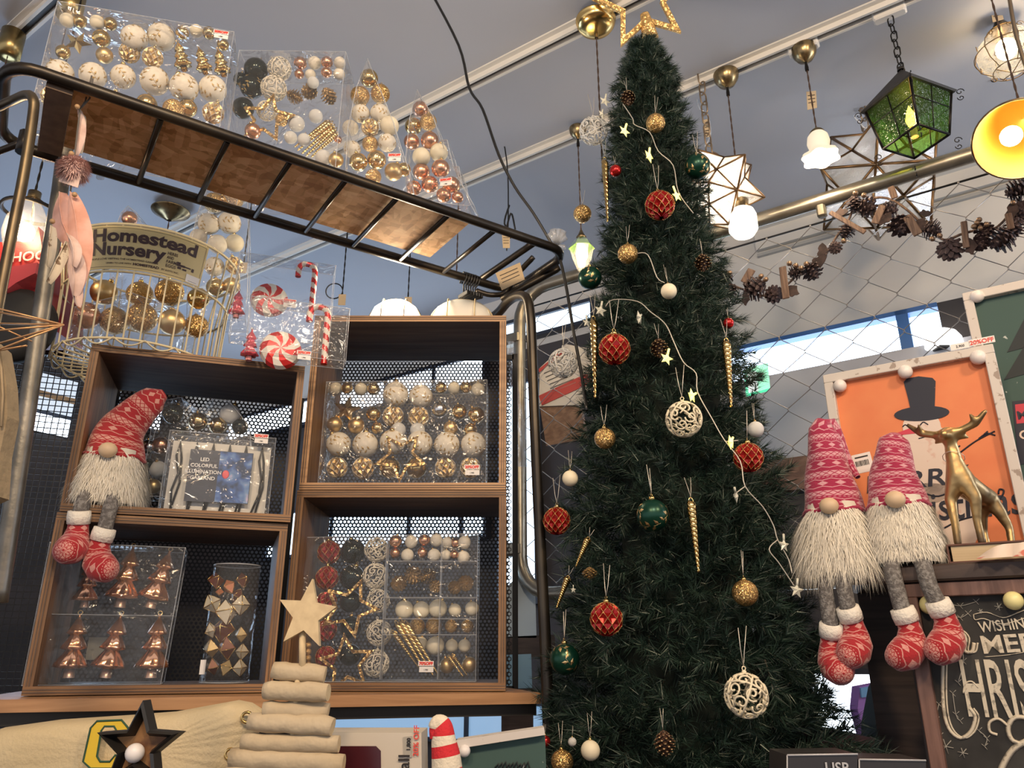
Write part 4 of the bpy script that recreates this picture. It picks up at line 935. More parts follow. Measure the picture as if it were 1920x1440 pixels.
fill([('first column', [('rfacet', 617, 1036, 22)]), ('top row', [('dark', 662, 1034, 23), ('fil', 706, 1031, 22), ('copper', 742, 1015, 12), ('white', 771, 1016, 12), ('copper', 796, 1013, 11), ('white', 818, 1013, 12), ('white', 838, 1017, 10), ('copper', 854, 1018, 9), ('white', 871, 1017, 12)]),
      ('second row', [('copper', 741, 1037, 10), ('white', 764, 1041, 12), ('copper', 792, 1036, 10), ('white', 814, 1041, 12), ('white', 836, 1041, 10), ('copper', 852, 1040, 8), ('white', 869, 1045, 12)]),
      ('third row', [('rfacet', 613, 1084, 22), ('dark', 660, 1082, 23), ('fil', 704, 1080, 23), ('cone', 748, 1094, 15), ('cone', 774, 1078, 17), ('cone', 802, 1080, 15), ('cone', 816, 1099, 12), ('cone', 852, 1101, 13), ('cone', 873, 1093, 15)]),
      ('fourth row', [('rfacet', 612, 1129, 20), ('dark', 657, 1128, 20), ('fil', 709, 1127, 21), ('cream', 758, 1143, 17), ('cream', 790, 1144, 16), ('cream', 821, 1141, 17), ('cream', 853, 1144, 12), ('cream', 885, 1141, 13)]),
      ('fifth row', [('rfacet', 612, 1182, 20), ('dark', 658, 1176, 20), ('fil', 711, 1187, 23), ('glit', 782, 1174, 15), ('glit', 813, 1173, 15), ('glit', 846, 1174, 12), ('glit', 876, 1174, 12)]),
      ('bottom row', [('rfacet', 611, 1232, 20), ('dark', 656, 1228, 20), ('fil', 705, 1244, 24), ('cream', 788, 1208, 14), ('cream', 816, 1211, 17), ('cream', 847, 1211, 12), ('cream', 871, 1211, 12), ('goldm', 838, 1248, 14), ('goldm', 880, 1246, 14)])], PL, NY, 'the lower crate gift box', 'ornaments in the gift box in the lower right crate', .008)
fill([('front', [('star', 655, 1140, 58, 20), ('star', 650, 1244, 56, -8)]), ('front bundle', [('tw', 746, 1172, 5, 800, 1262), ('tw', 754, 1168, 5, 812, 1266), ('tw', 764, 1172, 5, 820, 1262), ('tw', 740, 1188, 5, 786, 1252), ('tw', 842, 1232, 4, 868, 1268), ('tw', 850, 1230, 4, 876, 1266)]),
      ('left string', [('glit', 566, 1070 + 14 * k, 7) for k in range(5)] + [('glit', 578, 1210 + 12 * k, 6) for k in range(4)])], V((0, 2.045, 0)), NY, 'the lower crate gift box', 'ornaments in the gift box in the lower right crate')
# ---- lower left crate: six copper glass trees in a clear box, and a tube
LLM = LM @ RZ(rad(1.5)); LLn = (LLM.col[1]).to_3d(); LLP = LLM @ V((0, .10, 0))
M_ = LLM @ T(0, .05, ZB + .0185); iv = M_.inverted()
q0 = iv @ onpl(92, 1026, M_.translation, LLn); q1 = iv @ onpl(349, 1018, M_.translation, LLn)
b_ = empty('gift_box', M_, 'clear box of six copper glass tree ornaments in the lower left crate', 'gift box', 'clear gift packs of baubles')
film_poly('f', [(q0.x, 0), (q1.x - .012, 0), (q1.x, (q0.z + q1.z) / 2), (q0.x, (q0.z + q1.z) / 2)], 0, .11, None, b_)
mb = MB(); mb.box(((q0.x + q1.x) / 2, .055, q0.z * .505), (q1.x - q0.x - .01, .10, .0012)); mb.build('tray', mseam, b_)
mb = MB(); mb.box(((q0.x + q1.x) / 2 - .02, .105, q0.z * .26), (.05, .001, .05)); mb.build('back_label', mat('grey_label', (.25, .24, .2), .6), b_)
fill([('top row', [('ctree', 170, 1052, 5, 158, 1139), ('ctree', 250, 1026, 5, 224, 1139), ('ctree', 319, 1033, 5, 281, 1140)]), ('bottom row', [('ctree', 150, 1152, 5, 128, 1271), ('ctree', 227, 1153, 5, 197, 1271), ('ctree', 300, 1153, 5, 282, 1271)])], LLP, LLn, 'the copper tree box', 'copper trees in the lower left crate')
q = iv @ onpl(422, 1268, M_.translation, LLn); hh = (iv @ onpl(430, 1056, M_.translation, LLn)).z; rw = rpx(M_ @ q, 45)
tb = empty('gift_tube', M_ @ T(q.x, rw, 0), 'clear round tube of geometric brown and cream ornaments in the lower left crate', 'gift pack', 'clear gift packs of baubles')
mb = MB(); mb.lathe([(rw, 0), (rw, hh)], 28, capb=True, capt=True); mb.build('film', K['film'], tb)
mb = MB(); mb.tube([(rw * math.cos(a), rw * math.sin(a), hh) for a in np.linspace(0, 2 * math.pi, 25)[:-1]], .0016, 5, closed=True); mb.tube([(rw * math.cos(a), rw * math.sin(a), .001) for a in np.linspace(0, 2 * math.pi, 25)[:-1]], .0014, 5, closed=True); mb.build('rim', mseam, tb)
mb = MB(); mb.box((-rw * .93, -rw * .45, .035), (.012, .001, .032)); mb.build('price_sticker', K['stick'], tb)
PTb = M_ @ V((0, rw, 0))
fill([('top layer', [('oct_brown', 405, 1088, 16), ('oct_copper', 430, 1100, 14), ('oct_brown', 455, 1088, 14)]), ('second layer', [('oct_copper', 412, 1110, 8), ('oct_brown', 444, 1117, 13)]), ('third layer', [('oct_cream', 398, 1132, 17), ('oct_cream', 424, 1148, 22), ('oct_cream', 452, 1134, 17)]),
      ('fourth layer', [('oct_brown', 418, 1180, 22), ('oct_cream', 396, 1182, 13), ('oct_gold', 452, 1190, 13)]), ('fifth layer', [('oct_gold', 396, 1216, 16), ('oct_brown', 425, 1215, 19), ('oct_cream', 454, 1222, 13)]), ('bottom layer', [('oct_brown', 400, 1250, 14), ('oct_gold', 424, 1252, 14), ('oct_cream', 450, 1252, 14)])], PTb, LLn, 'the round tube', 'ornaments in the round tube', .012)
# ---- upper left crate: bauble bag pack and light string box
zf = ZB + .3845 + .0185
UM = LM @ T(0, .08, zf); iv = UM.inverted(); Un = LN
def upx(px, py, M=UM, n=Un): return M.inverted() @ onpl(px, py, M.translation, n)
q0 = upx(318, 803); q1 = upx(518, 812); q2 = upx(300, 935); q3 = upx(505, 952)
b_ = empty('light_string_box', UM, 'clear box with a white card and black light string in the upper left crate', 'box')
xa, xb, hz = (q0.x + q2.x) / 2, (q1.x + q3.x) / 2, q0.z * .98
film_poly('f', [(xa, 0), (xb, 0), (xb, hz), (xa, hz)], 0, .05, None, b_)
mb = MB(); mb.box(((xa + xb) / 2, .03, hz * .46), ((xb - xa) * .93, .002, hz * .9)); mb.build('backing_card', mat('white_card', (.66, .64, .58), .6), b_)
mb = MB(); wdt = xb - xa
for i in range(6):
    x = xa + wdt * (.10 + .155 * i); s_ = -.02 + .008 * i
    mb.tube([(x - .006 - s_ * .3, .024, hz * .05), (x + s_ * .2, .022, hz * .3), (x + .006, .020, hz * .5), (x - .004, .022, hz * .72), (x, .024, hz * .9), (x + .008, .026, hz * .70), (x + .012, .024, hz * .4), (x - .002, .024, hz * .03)], .0028, 6)
mb.build('light_cable', K['blackp'], b_)
xl2, xr2 = xa + wdt * .21, xa + wdt * .80; zl, zh = hz * .17, hz * .80
mlab = mat('navy_label', (.012, .022, .05), .4)
mb = MB(); mb.box(((xl2 + xr2) / 2, .012, (zl + zh) / 2), (xr2 - xl2, .0015, zh - zl)); lb_ = mb.build('label_card', mlab, b_)
mph, N, L, bb = nm('label_photo'); tc = N.new('ShaderNodeTexCoord'); n_ = N.new('ShaderNodeTexNoise'); n_.inputs['Scale'].default_value = 28; n_.inputs['Detail'].default_value = 2; L.new(tc.outputs['Object'], n_.inputs[0])
cr = N.new('ShaderNodeValToRGB'); e = cr.color_ramp.elements; e[0].position = .38; e[0].color = (.01, .04, .12, 1); e[1].position = .70; e[1].color = (.75, .55, .70, 1); x = e.new(.5); x.color = (.05, .14, .42, 1); x = e.new(.6); x.color = (.16, .30, .55, 1)
L.new(n_.outputs[0], cr.inputs[0]); L.new(cr.outputs[0], bb.inputs['Base Color'])
mb = MB(); mb.box(((xl2 + xr2) / 2 + (xr2 - xl2) * .23, .0108, (zl + zh) / 2), ((xr2 - xl2) * .52, .001, (zh - zl) * .98)); mb.build('label_photo', mph, lb_)
mb = MB(); mb.sphere(((xl2 + xr2) / 2 + .014, .0098, (zl + zh) / 2 + .006), .011, 10, 6, sc_=(.8, .1, 1)); mb.build('label_photo_figure', mat('photo_red', (.8, .12, .14), .5), lb_)
wt_ = mat('white_ink', (.8, .8, .8), .5)
cx = xl2 + (xr2 - xl2) * .24
for k, tx in enumerate(('LED', 'COLORFUL', 'ILLUMINATION', 'GARLAND')): lettering('label_text', tx, .0125, T(cx, .0102, zl + (zh - zl) * (.78 - .12 * k)), wt_, lb_, bold=.0003, align='CENTER')
q = upx(490, 818); sticker(b_, q.x, q.z, -.002, .036, '20%OFF')
# the bag of dark, gold and silver baubles behind it
GM = LM @ T(0, .17, zf); q = [upx(x_, y_, GM, Un) for x_, y_ in ((262, 930), (284, 800), (302, 752), (340, 745), (372, 770), (398, 748), (430, 752), (468, 800), (480, 935))]
o = empty('gift_pack', GM, 'clear star-shaped pack of dark, gold and silver baubles in the upper left crate', 'gift pack', 'clear gift packs of baubles')
film_poly('f', [(a.x, max(a.z, 0)) for a in q], 0, .07, None, o)
fill([('top row', [('dark', 325, 776, 19), ('gold', 371, 790, 17), ('frost', 431, 777, 19), ('gold', 409, 798, 16), ('dark', 450, 800, 15)]), ('middle row', [('copper', 301, 835, 16), ('silver', 277, 838, 14), ('dark', 340, 815, 16)]), ('bottom row', [('dark', 277, 872, 13), ('frost', 296, 880, 16), ('goldm', 288, 912, 14)])], GM @ V((0, .035, 0)), Un, 'the star-shaped pack', 'baubles in the star-shaped pack')
# ================================================================== CANDY CANE PACKS on the left crate
zt2 = ZB + .3845 + .405
mcane_r = mat('cane_red_foil', (.75, .03, .03), .18, .6); mcane_w = mat('cane_glitter_white', (.78, .74, .66), .6)
def cane_make():
    P_ = [(0, 0, z) for z in np.linspace(0, 1, 15)] + [(-.17 + .17 * math.cos(a), 0, 1 + .17 * math.sin(a)) for a in np.linspace(0, math.pi, 12)[1:]] + [(-.34, 0, .93), (-.34, 0, .84)]
    P_ = [V(p) for p in P_]; fine = smooth_path(P_, 5); mb = MB(); mb.tube(fine, .062, 12); seg = 12; n_ = len(fine)
    L_ = [0]
    for a, b_ in zip(fine[:-1], fine[1:]): L_.append(L_[-1] + (b_ - a).length)
    for k in range(len(mb.f)):
        i = min(k // seg, n_ - 2); j = k % seg; mb.m[k] = int(((L_[i] + .05 * math.sin(j / seg * 2 * math.pi)) / .115)) % 2
    return mb.build('candy_cane', [mcane_r, mcane_w])
def mint_make():
    mb = MB(); n = 36
    for i in range(n):
        a0, a1 = 2 * math.pi * i / n, 2 * math.pi * (i + 1) / n; m_ = (i // 3) % 2
        for (r0, y0, t0), (r1, y1, t1) in zip([(.0, -.42, 0), (.3, -.42, .25), (.65, -.38, .5), (.9, -.25, .75), (1.0, 0, .9), (.85, .25, 1), (0.01, .35, 1.1)][:-1], [(.3, -.42, .25), (.65, -.38, .5), (.9, -.25, .75), (1.0, 0, .9), (.85, .25, 1), (.01, .35, 1.1)]):
            mb.add([(r0 * math.cos(a0 + t0), y0, r0 * math.sin(a0 + t0)), (r0 * math.cos(a1 + t0), y0, r0 * math.sin(a1 + t0)), (r1 * math.cos(a1 + t1), y1, r1 * math.sin(a1 + t1)), (r1 * math.cos(a0 + t1), y1, r1 * math.sin(a0 + t1))], [(0, 1, 2, 3)], m_, True)
    return mb.build('mint_ornament', [mat('mint_red', (.62, .03, .03), .35, .3), mat('mint_white', (.80, .76, .68), .5)])
PT['cane'] = Proto(cane_make); PT['mint'] = Proto(mint_make); PT['ptree'] = Proto(tree_orn('tree_ornament', mat('pink_glass', (.75, .12, .16), .2, .5), mat('pink_glass_base', (.7, .3, .3), .3, .3)))
def frame_at(P_, n, s_): n = V(n).normalized(); x_ = V((n.y, -n.x, 0)).normalized(); return Mx(V(P_), x_ * s_, n * s_, Z3 * s_)
for (x0, y0, x1, y1, nm_, back, cane_, mint_, tree_, stk) in (
    (462, 566, 652, 700, 'lower front', -.07, (607, 683, 590), (526, 657, 38), (468, 618, 466, 676), (570, 662)),
    (440, 484, 626, 600, 'upper rear', .0, (583, 590, 508), (505, 563, 34), (445, 545, 442, 596), (543, 565))):
    Pm = LM @ T(0, back, zt2); n = LN; iv = Pm.inverted()
    zf_ = 0.0 if nm_ == 'lower front' else (iv @ onpl(540, 640, Pm.translation, n)).z
    a = iv @ onpl(x0, (y0 + y1) / 2, Pm.translation, n); b_ = iv @ onpl(x1, (y0 + y1) / 2, Pm.translation, n); t_ = iv @ onpl((x0 + x1) / 2, y0, Pm.translation, n)
    o = empty('candy_pack', Pm, f'clear pack with candy cane, mint and pink tree, {nm_} of two', 'gift pack', 'candy cane packs')
    film_poly('f', [(a.x, max(zf_, .0)), (b_.x, max(zf_, .0)), (b_.x, t_.z), (a.x, t_.z)], 0, .06, None, o)
    q = iv @ onpl(*stk, Pm.translation, n); sticker(o, q.x, q.z, -.002, .035)
    Pin = Pm @ V((0, .03, 0))
    c0 = onpl(cane_[0], cane_[1], Pin, n); c1 = onpl(cane_[0] - 4, cane_[2], Pin, n); PT['cane'].put(frame_at(c0, n, (c1 - c0).length * .98), f'red and cream candy cane in the {nm_} candy pack', 'ornament', 'candy pack ornaments')
    c0 = onpl(mint_[0], mint_[1], Pin, n); PT['mint'].put(frame_at(c0, n, rpx(c0, mint_[2])), f'swirled red and white mint disc in the {nm_} candy pack', 'ornament', 'candy pack ornaments')
    c0 = onpl(tree_[2], tree_[3], Pin, n); c1 = onpl(tree_[0], tree_[1], Pin, n); PT['ptree'].put(frame_at(c0, n, (c1 - c0).length), f'pink glass tree ornament in the {nm_} candy pack', 'ornament', 'candy pack ornaments')
# ================================================================== WIRE BASKET with the nursery sign
bc = at(262, 655, 1.90); BR0, BR1, BH = .198, .222, .305
mbk = mat('cream_enamel_wire', (.66, .57, .36), .45)
bk = empty('wire_basket', Matrix.Translation((bc.x, bc.y, zt2)), 'cream wire basket with a nursery sign plate, on the upper left crate', 'basket')
def ringp(r, z, n=40, s_=1): return [(r * math.cos(2 * math.pi * i / n), r * math.sin(2 * math.pi * i / n), z) for i in range(n)]
for r_, z_, t_ in ((BR1, BH, .0040), (BR1 - .018, BH * .60, .0032), (BR0, .008, .003)):
    mb = MB(); mb.tube(ringp(r_, z_), t_, 6, closed=True); mb.build('ring_wire', mbk, bk)
NW = 34; w0 = None
for i in range(NW):
    if w0 is None:
        mb = MB(); mb.tube([(.03, 0, .004), (BR0 * .6, 0, -.004), (BR0 - .012, 0, 0), (BR0, 0, .012), (BR1 - .018, 0, BH * .6), (BR1, 0, BH)], .0023, 5); w0 = o = mb.build('upright_wire', mbk, bk)
    else: o = w0.copy(); COL.objects.link(o)
    o.matrix_local = RZ(2 * math.pi * i / NW)
mb = MB(); mb.tube([(r_ * math.cos(a), r_ * math.sin(a), .010 - .018 * abs(math.sin(a * 9))) for a in np.linspace(0, 2 * math.pi, 145)[:-1] for r_ in (BR0 + .002,)], .0022, 5, closed=True); mb.build('foot_wire', mbk, bk)
# sign plate bent round the front of the basket
msign = mat('sign_cream_yellow', (.66, .53, .25), .45); msignt = mat('sign_brown_ink', (.05, .022, .02), .5)
iv = bk.matrix_world.inverted()
def bang(px):       # angle on the basket front where the sight line crosses
    d = ray(px, 470); best = (9, 0)
    for i in range(1500):
        p = iv @ (E0 + d * (1.2 + i * .0008)); h_ = math.hypot(p.x, p.y)
        if h_ <= BR1 * .99: return math.atan2(p.y, p.x)
        if h_ < best[0]: best = (h_, math.atan2(p.y, p.x))
    a_ = best[1]; return a_ if a_ < 1.6 and a_ > -4 and not a_ > 0 else -math.pi + .35
aL, aR = bang(155), bang(389); SZ0, SZ1 = BH * .60 + .004, BH - .006; rs = BR1 + .003
def bend(u, v, off=0.0):   # u along the sign in metres from the left edge, v height
    t_ = v / (SZ1 - SZ0); r_ = (rs - .018 * (1 - t_)) + off; a = aL + u / rs; return V((r_ * math.cos(a), r_ * math.sin(a), SZ0 + v))
SW_ = (aR - aL) * rs; SH_ = SZ1 - SZ0
mb = MB(); n = 24
for side in (0, 1):
    vs = [bend(SW_ * i / n, v, -.0012 * side) for i in range(n + 1) for v in (0, SH_)]
    mb.add(vs, [(2 * i, 2 * i + 2, 2 * i + 3, 2 * i + 1) if side == 0 else (2 * i + 1, 2 * i + 3, 2 * i + 2, 2 * i) for i in range(n)], 0, True)
sg = mb.build('sign_plate', msign, bk)
mb = MB(); e_ = .006
for v in (e_, SH_ - e_): mb.add([bend(e_ + (SW_ - 2 * e_) * i / n, v + dv, .0006) for i in range(n + 1) for dv in (-.0004, .0004)], [(2 * i, 2 * i + 2, 2 * i + 3, 2 * i + 1) for i in range(n)])
for u in (e_, SW_ - e_): mb.add([bend(u - .0004, e_, .0006), bend(u + .0004, e_, .0006), bend(u + .0004, SH_ - e_, .0006), bend(u - .0004, SH_ - e_, .0006)], [(0, 1, 2, 3)])
mb.build('sign_border', msignt, sg)
def signtext(tx, u0, v0, size, wfit, bold): 
    lettering('sign_lettering', tx, size, Matrix.Identity(4), msignt, sg, bold=bold, ext=0, fit=wfit, fn=lambda p: bend(u0 + p.x, v0 + p.z, .0008))
signtext('Homestead', SW_ * .08, SH_ * .64, SH_ * .40, SW_ * .82, .0016); signtext('Nursery', SW_ * .08, SH_ * .33, SH_ * .40, SW_ * .585, .0016)
for k, tx in enumerate(('HERBS', 'AND', 'FARM', 'EGGS')): signtext(tx, SW_ * .68, SH_ * (.50 - .095 * k), SH_ * .10, SW_ * (.08 if k != 1 else .055), .0002)
signtext('PEOPLE LOVE VISITING THE HOMESTEAD GARDEN', SW_ * .08, SH_ * .215, SH_ * .055, SW_ * .54, .0001); signtext('LEARN TO LIVE WITH', SW_ * .22, SH_ * .12, SH_ * .05, SW_ * .2, .0001); signtext('HOMESTEAD', SW_ * .435, SH_ * .115, SH_ * .075, SW_ * .2, .0004); signtext('BY KOYU INC.', SW_ * .655, SH_ * .12, SH_ * .05, SW_ * .14, .0001)
mb = MB()   # little tractor print
for u, v, w_, h_ in ((.80, .33, .07, .05), (.78, .36, .03, .08), (.86, .33, .05, .03), (.905, .31, .02, .08), (.79, .27, .03, .05), (.835, .26, .035, .04)): mb.add([bend(SW_ * (u - w_ / 2), SH_ * (v - h_ / 2), .0008), bend(SW_ * (u + w_ / 2), SH_ * (v - h_ / 2), .0008), bend(SW_ * (u + w_ / 2), SH_ * (v + h_ / 2), .0008), bend(SW_ * (u - w_ / 2), SH_ * (v + h_ / 2), .0008)], [(0, 1, 2, 3)])
mb.build('sign_tractor_print', msignt, sg)
mb = MB(); mb.add([bend(SW_ * .86, SH_ * .02, .0010), bend(SW_ * .985, SH_ * .02, .0010), bend(SW_ * .985, SH_ * .20, .0010), bend(SW_ * .86, SH_ * .20, .0010)], [(0, 1, 2, 3)]); mb.build('price_sticker', K['stick'], sg)
# packs lying in the basket
PBK = V((bc.x, bc.y - .02, 0)); nB = V((0, 1, 0))
fill([('top row', [('goldm', 195, 548, 24), ('glit', 262, 552, 24), ('glit', 318, 548, 26), ('gold', 372, 560, 20)]), ('bottom row', [('copper', 160, 592, 26), ('glit', 214, 602, 26), ('glit', 266, 596, 28), ('goldm', 322, 604, 24), ('glit', 368, 612, 22)])], PBK, nB, 'the basket', 'baubles lying in the wire basket', .03)
bt = bk.matrix_world
o = empty('gift_pack', bt @ T(-.02, -.09, .01), 'clear pack of bronze glitter baubles lying in the wire basket', 'gift pack', 'clear gift packs of baubles')
film_poly('f', [(-.12, .0), (.14, 0), (.15, .12), (.02, .17), (-.12, .13)], 0, .16, None, o)
# tall tree-shaped pack standing in the basket
GM = Mx(V((bc.x, bc.y + .045, zt2 + .02)), V((math.cos(.25), math.sin(.25), 0)), V((-math.sin(.25), math.cos(.25), 0)), Z3); nG = GM.col[1].to_3d()
tri_pack(GM, [(350, 600), (460, 600), (464, 540), (466, 440), (462, 330), (429, 300), (392, 345), (370, 400), (352, 480)], 0, .09, 'tall clear tree-shaped pack of gold and white baubles standing in the basket')
fill([('top', [('gold', 434, 340, 18)]), ('second row', [('glit', 402, 380, 19), ('glit', 437, 374, 19)]), ('third row', [('leaf', 392, 420, 20), ('leaf', 430, 418, 21)]), ('fourth row', [('white', 372, 445, 16), ('white', 408, 458, 18), ('cream', 440, 456, 17)]), ('fifth row', [('leaf', 402, 500, 18), ('facet', 440, 498, 17)]), ('bottom row', [('gold', 404, 538, 17), ('goldm', 434, 536, 16)])], GM @ V((0, .045, 0)), nG, 'the tall basket pack', 'baubles in the tall pack in the basket', .008)
GM = Mx(V((bc.x, bc.y + .08, zt2 + .02)), X3, Y3, Z3)
tri_pack(GM, [(205, 560), (290, 560), (275, 440), (255, 398), (240, 386), (228, 398), (210, 440)], 0, .07, 'small clear pack with a copper bauble at the back of the basket')
fill([('top', [('copper', 243, 410, 14)])], GM @ V((0, .03, 0)), Y3, 'the small back pack in the basket', 'baubles in the small pack in the basket')
# ================================================================== GNOMES
def knit(name, c1, c2, vrep, urep):
    """fair isle knit bands from UV: plain bands with pale diamonds, zigzags and pale lattice bands"""
    if name in MATS: return MATS[name]
    m, N, L, b = nm(name); MATS[name] = m; b.inputs['Roughness'].default_value = .85; b.inputs['Sheen Weight'].default_value = .3
    uv = N.new('ShaderNodeUVMap'); sp = N.new('ShaderNodeSeparateXYZ'); L.new(uv.outputs[0], sp.inputs[0])
    def mth(op, a, b_=None, c=None):
        x = N.new('ShaderNodeMath'); x.operation = op
        for i, q in enumerate((a, b_, c)):
            if q is None: continue
            if isinstance(q, (int, float)): x.inputs[i].default_value = q
            else: L.new(q, x.inputs[i])
        return x.outputs[0]
    U = mth('MULTIPLY', sp.outputs[0], urep); Vv_ = mth('MULTIPLY', sp.outputs[1], vrep)
    fv = mth('FRACT', Vv_); fu = mth('FRACT', U); du = mth('ABSOLUTE', mth('SUBTRACT', fu, .5))
    # pale diamonds centred at fv = .25
    dia = mth('LESS_THAN', mth('ADD', mth('MULTIPLY', du, .36), mth('ABSOLUTE', mth('SUBTRACT', fv, .25))), .115)
    # thin zigzag at fv = .45
    zz_ = mth('LESS_THAN', mth('ABSOLUTE', mth('SUBTRACT', fv, mth('ADD', mth('MULTIPLY', du, .16), .40))), .018)
    z2 = mth('LESS_THAN', mth('ABSOLUTE', mth('SUBTRACT', fv, mth('SUBTRACT', .10, mth('MULTIPLY', du, .16)))), .018)
    # pale lattice band .62-.88
    band = mth('LESS_THAN', mth('ABSOLUTE', mth('SUBTRACT', fv, .74)), .125)
    fu2 = mth('ABSOLUTE', mth('SUBTRACT', mth('FRACT', mth('MULTIPLY', U, 2)), .5)); lat = mth('LESS_THAN', mth('ABSOLUTE', mth('SUBTRACT', mth('ABSOLUTE', mth('SUBTRACT', fv, .74)), mth('MULTIPLY', fu2, .22))), .020)
    band = mth('MULTIPLY', band, mth('SUBTRACT', 1, lat))
    dots = mth('MULTIPLY', mth('LESS_THAN', mth('ABSOLUTE', mth('SUBTRACT', fv, .555)), .014), mth('LESS_THAN', mth('FRACT', mth('MULTIPLY', U, 4)), .5))
    f = mth('MAXIMUM', mth('MAXIMUM', dia, zz_), mth('MAXIMUM', mth('MAXIMUM', band, dots), z2))
    tc = N.new('ShaderNodeTexCoord'); n = N.new('ShaderNodeTexNoise'); n.inputs['Scale'].default_value = 260; L.new(tc.outputs['Object'], n.inputs[0])
    f2 = mth('MULTIPLY', f, mth('ADD', mth('MULTIPLY', n.outputs[0], .6), .55)); f2 = mth('MINIMUM', f2, 1)
    x = N.new('ShaderNodeMix'); x.data_type = 'RGBA'; x.inputs[6].default_value = (*c1, 1); x.inputs[7].default_value = (*c2, 1); L.new(f2, x.inputs[0]); L.new(x.outputs[2], b.inputs['Base Color'])
    u = N.new('ShaderNodeBump'); u.inputs['Strength'].default_value = .5; u.inputs['Distance'].default_value = .003; L.new(n.outputs[0], u.inputs['Height']); L.new(u.outputs[0], b.inputs['Normal']); return m
mfur = mat('cream_fur', (.82, .77, .66), .7, sheen=.4); mfurb = mat('cream_fur_base', (.66, .61, .52), .9)
mnose = mat('wooden_nose', (.62, .46, .30), .5); mleg = mat('grey_knit', (.13, .12, .115), .9, noise=(150, (.26, .25, .24), .45, .6), bump=.5, bscale=300); mcuff = mat('white_plush', (.80, .76, .68), .9, bump=.4, bscale=150)
def fur(parent, ringf, levels, per, ln_, down, seed, name='fur_strands'):
    """strands rooted on the beard surface, combed down"""
    r_ = np.random.RandomState(seed); A = r_.rand(levels * per) * 2 * np.pi; H = r_.rand(levels * per)
    P_, Nn = ringf(A, H); n = len(A)
    tg = np.stack([r_.normal(0, .22, n), r_.normal(0, .22, n), -np.ones(n)], 1)
    d1 = Nn * .55 + tg * down; d1 /= np.linalg.norm(d1, axis=1)[:, None]; d2 = Nn * .15 + tg * down * 1.4; d2 /= np.linalg.norm(d2, axis=1)[:, None]
    l_ = ln_ * (.7 + .6 * r_.rand(n))[:, None]; m_ = P_ + d1 * l_ * .4; e_ = m_ + d2 * l_ * .6
    sd_ = np.cross(Nn, d1); sd_ /= np.linalg.norm(sd_, axis=1)[:, None] + 1e-9; w_ = .0009
    tr_ = np.stack([P_ - sd_ * w_, P_ + sd_ * w_, m_ + sd_ * w_ * .8, P_ - sd_ * w_, m_ + sd_ * w_ * .8, m_ - sd_ * w_ * .8, m_ - sd_ * w_ * .8, m_ + sd_ * w_ * .8, e_], 1).reshape(-1, 3)
    o = tri_mesh(name, tr_, mfur, parent); o['kind'] = 'stuff'; return o
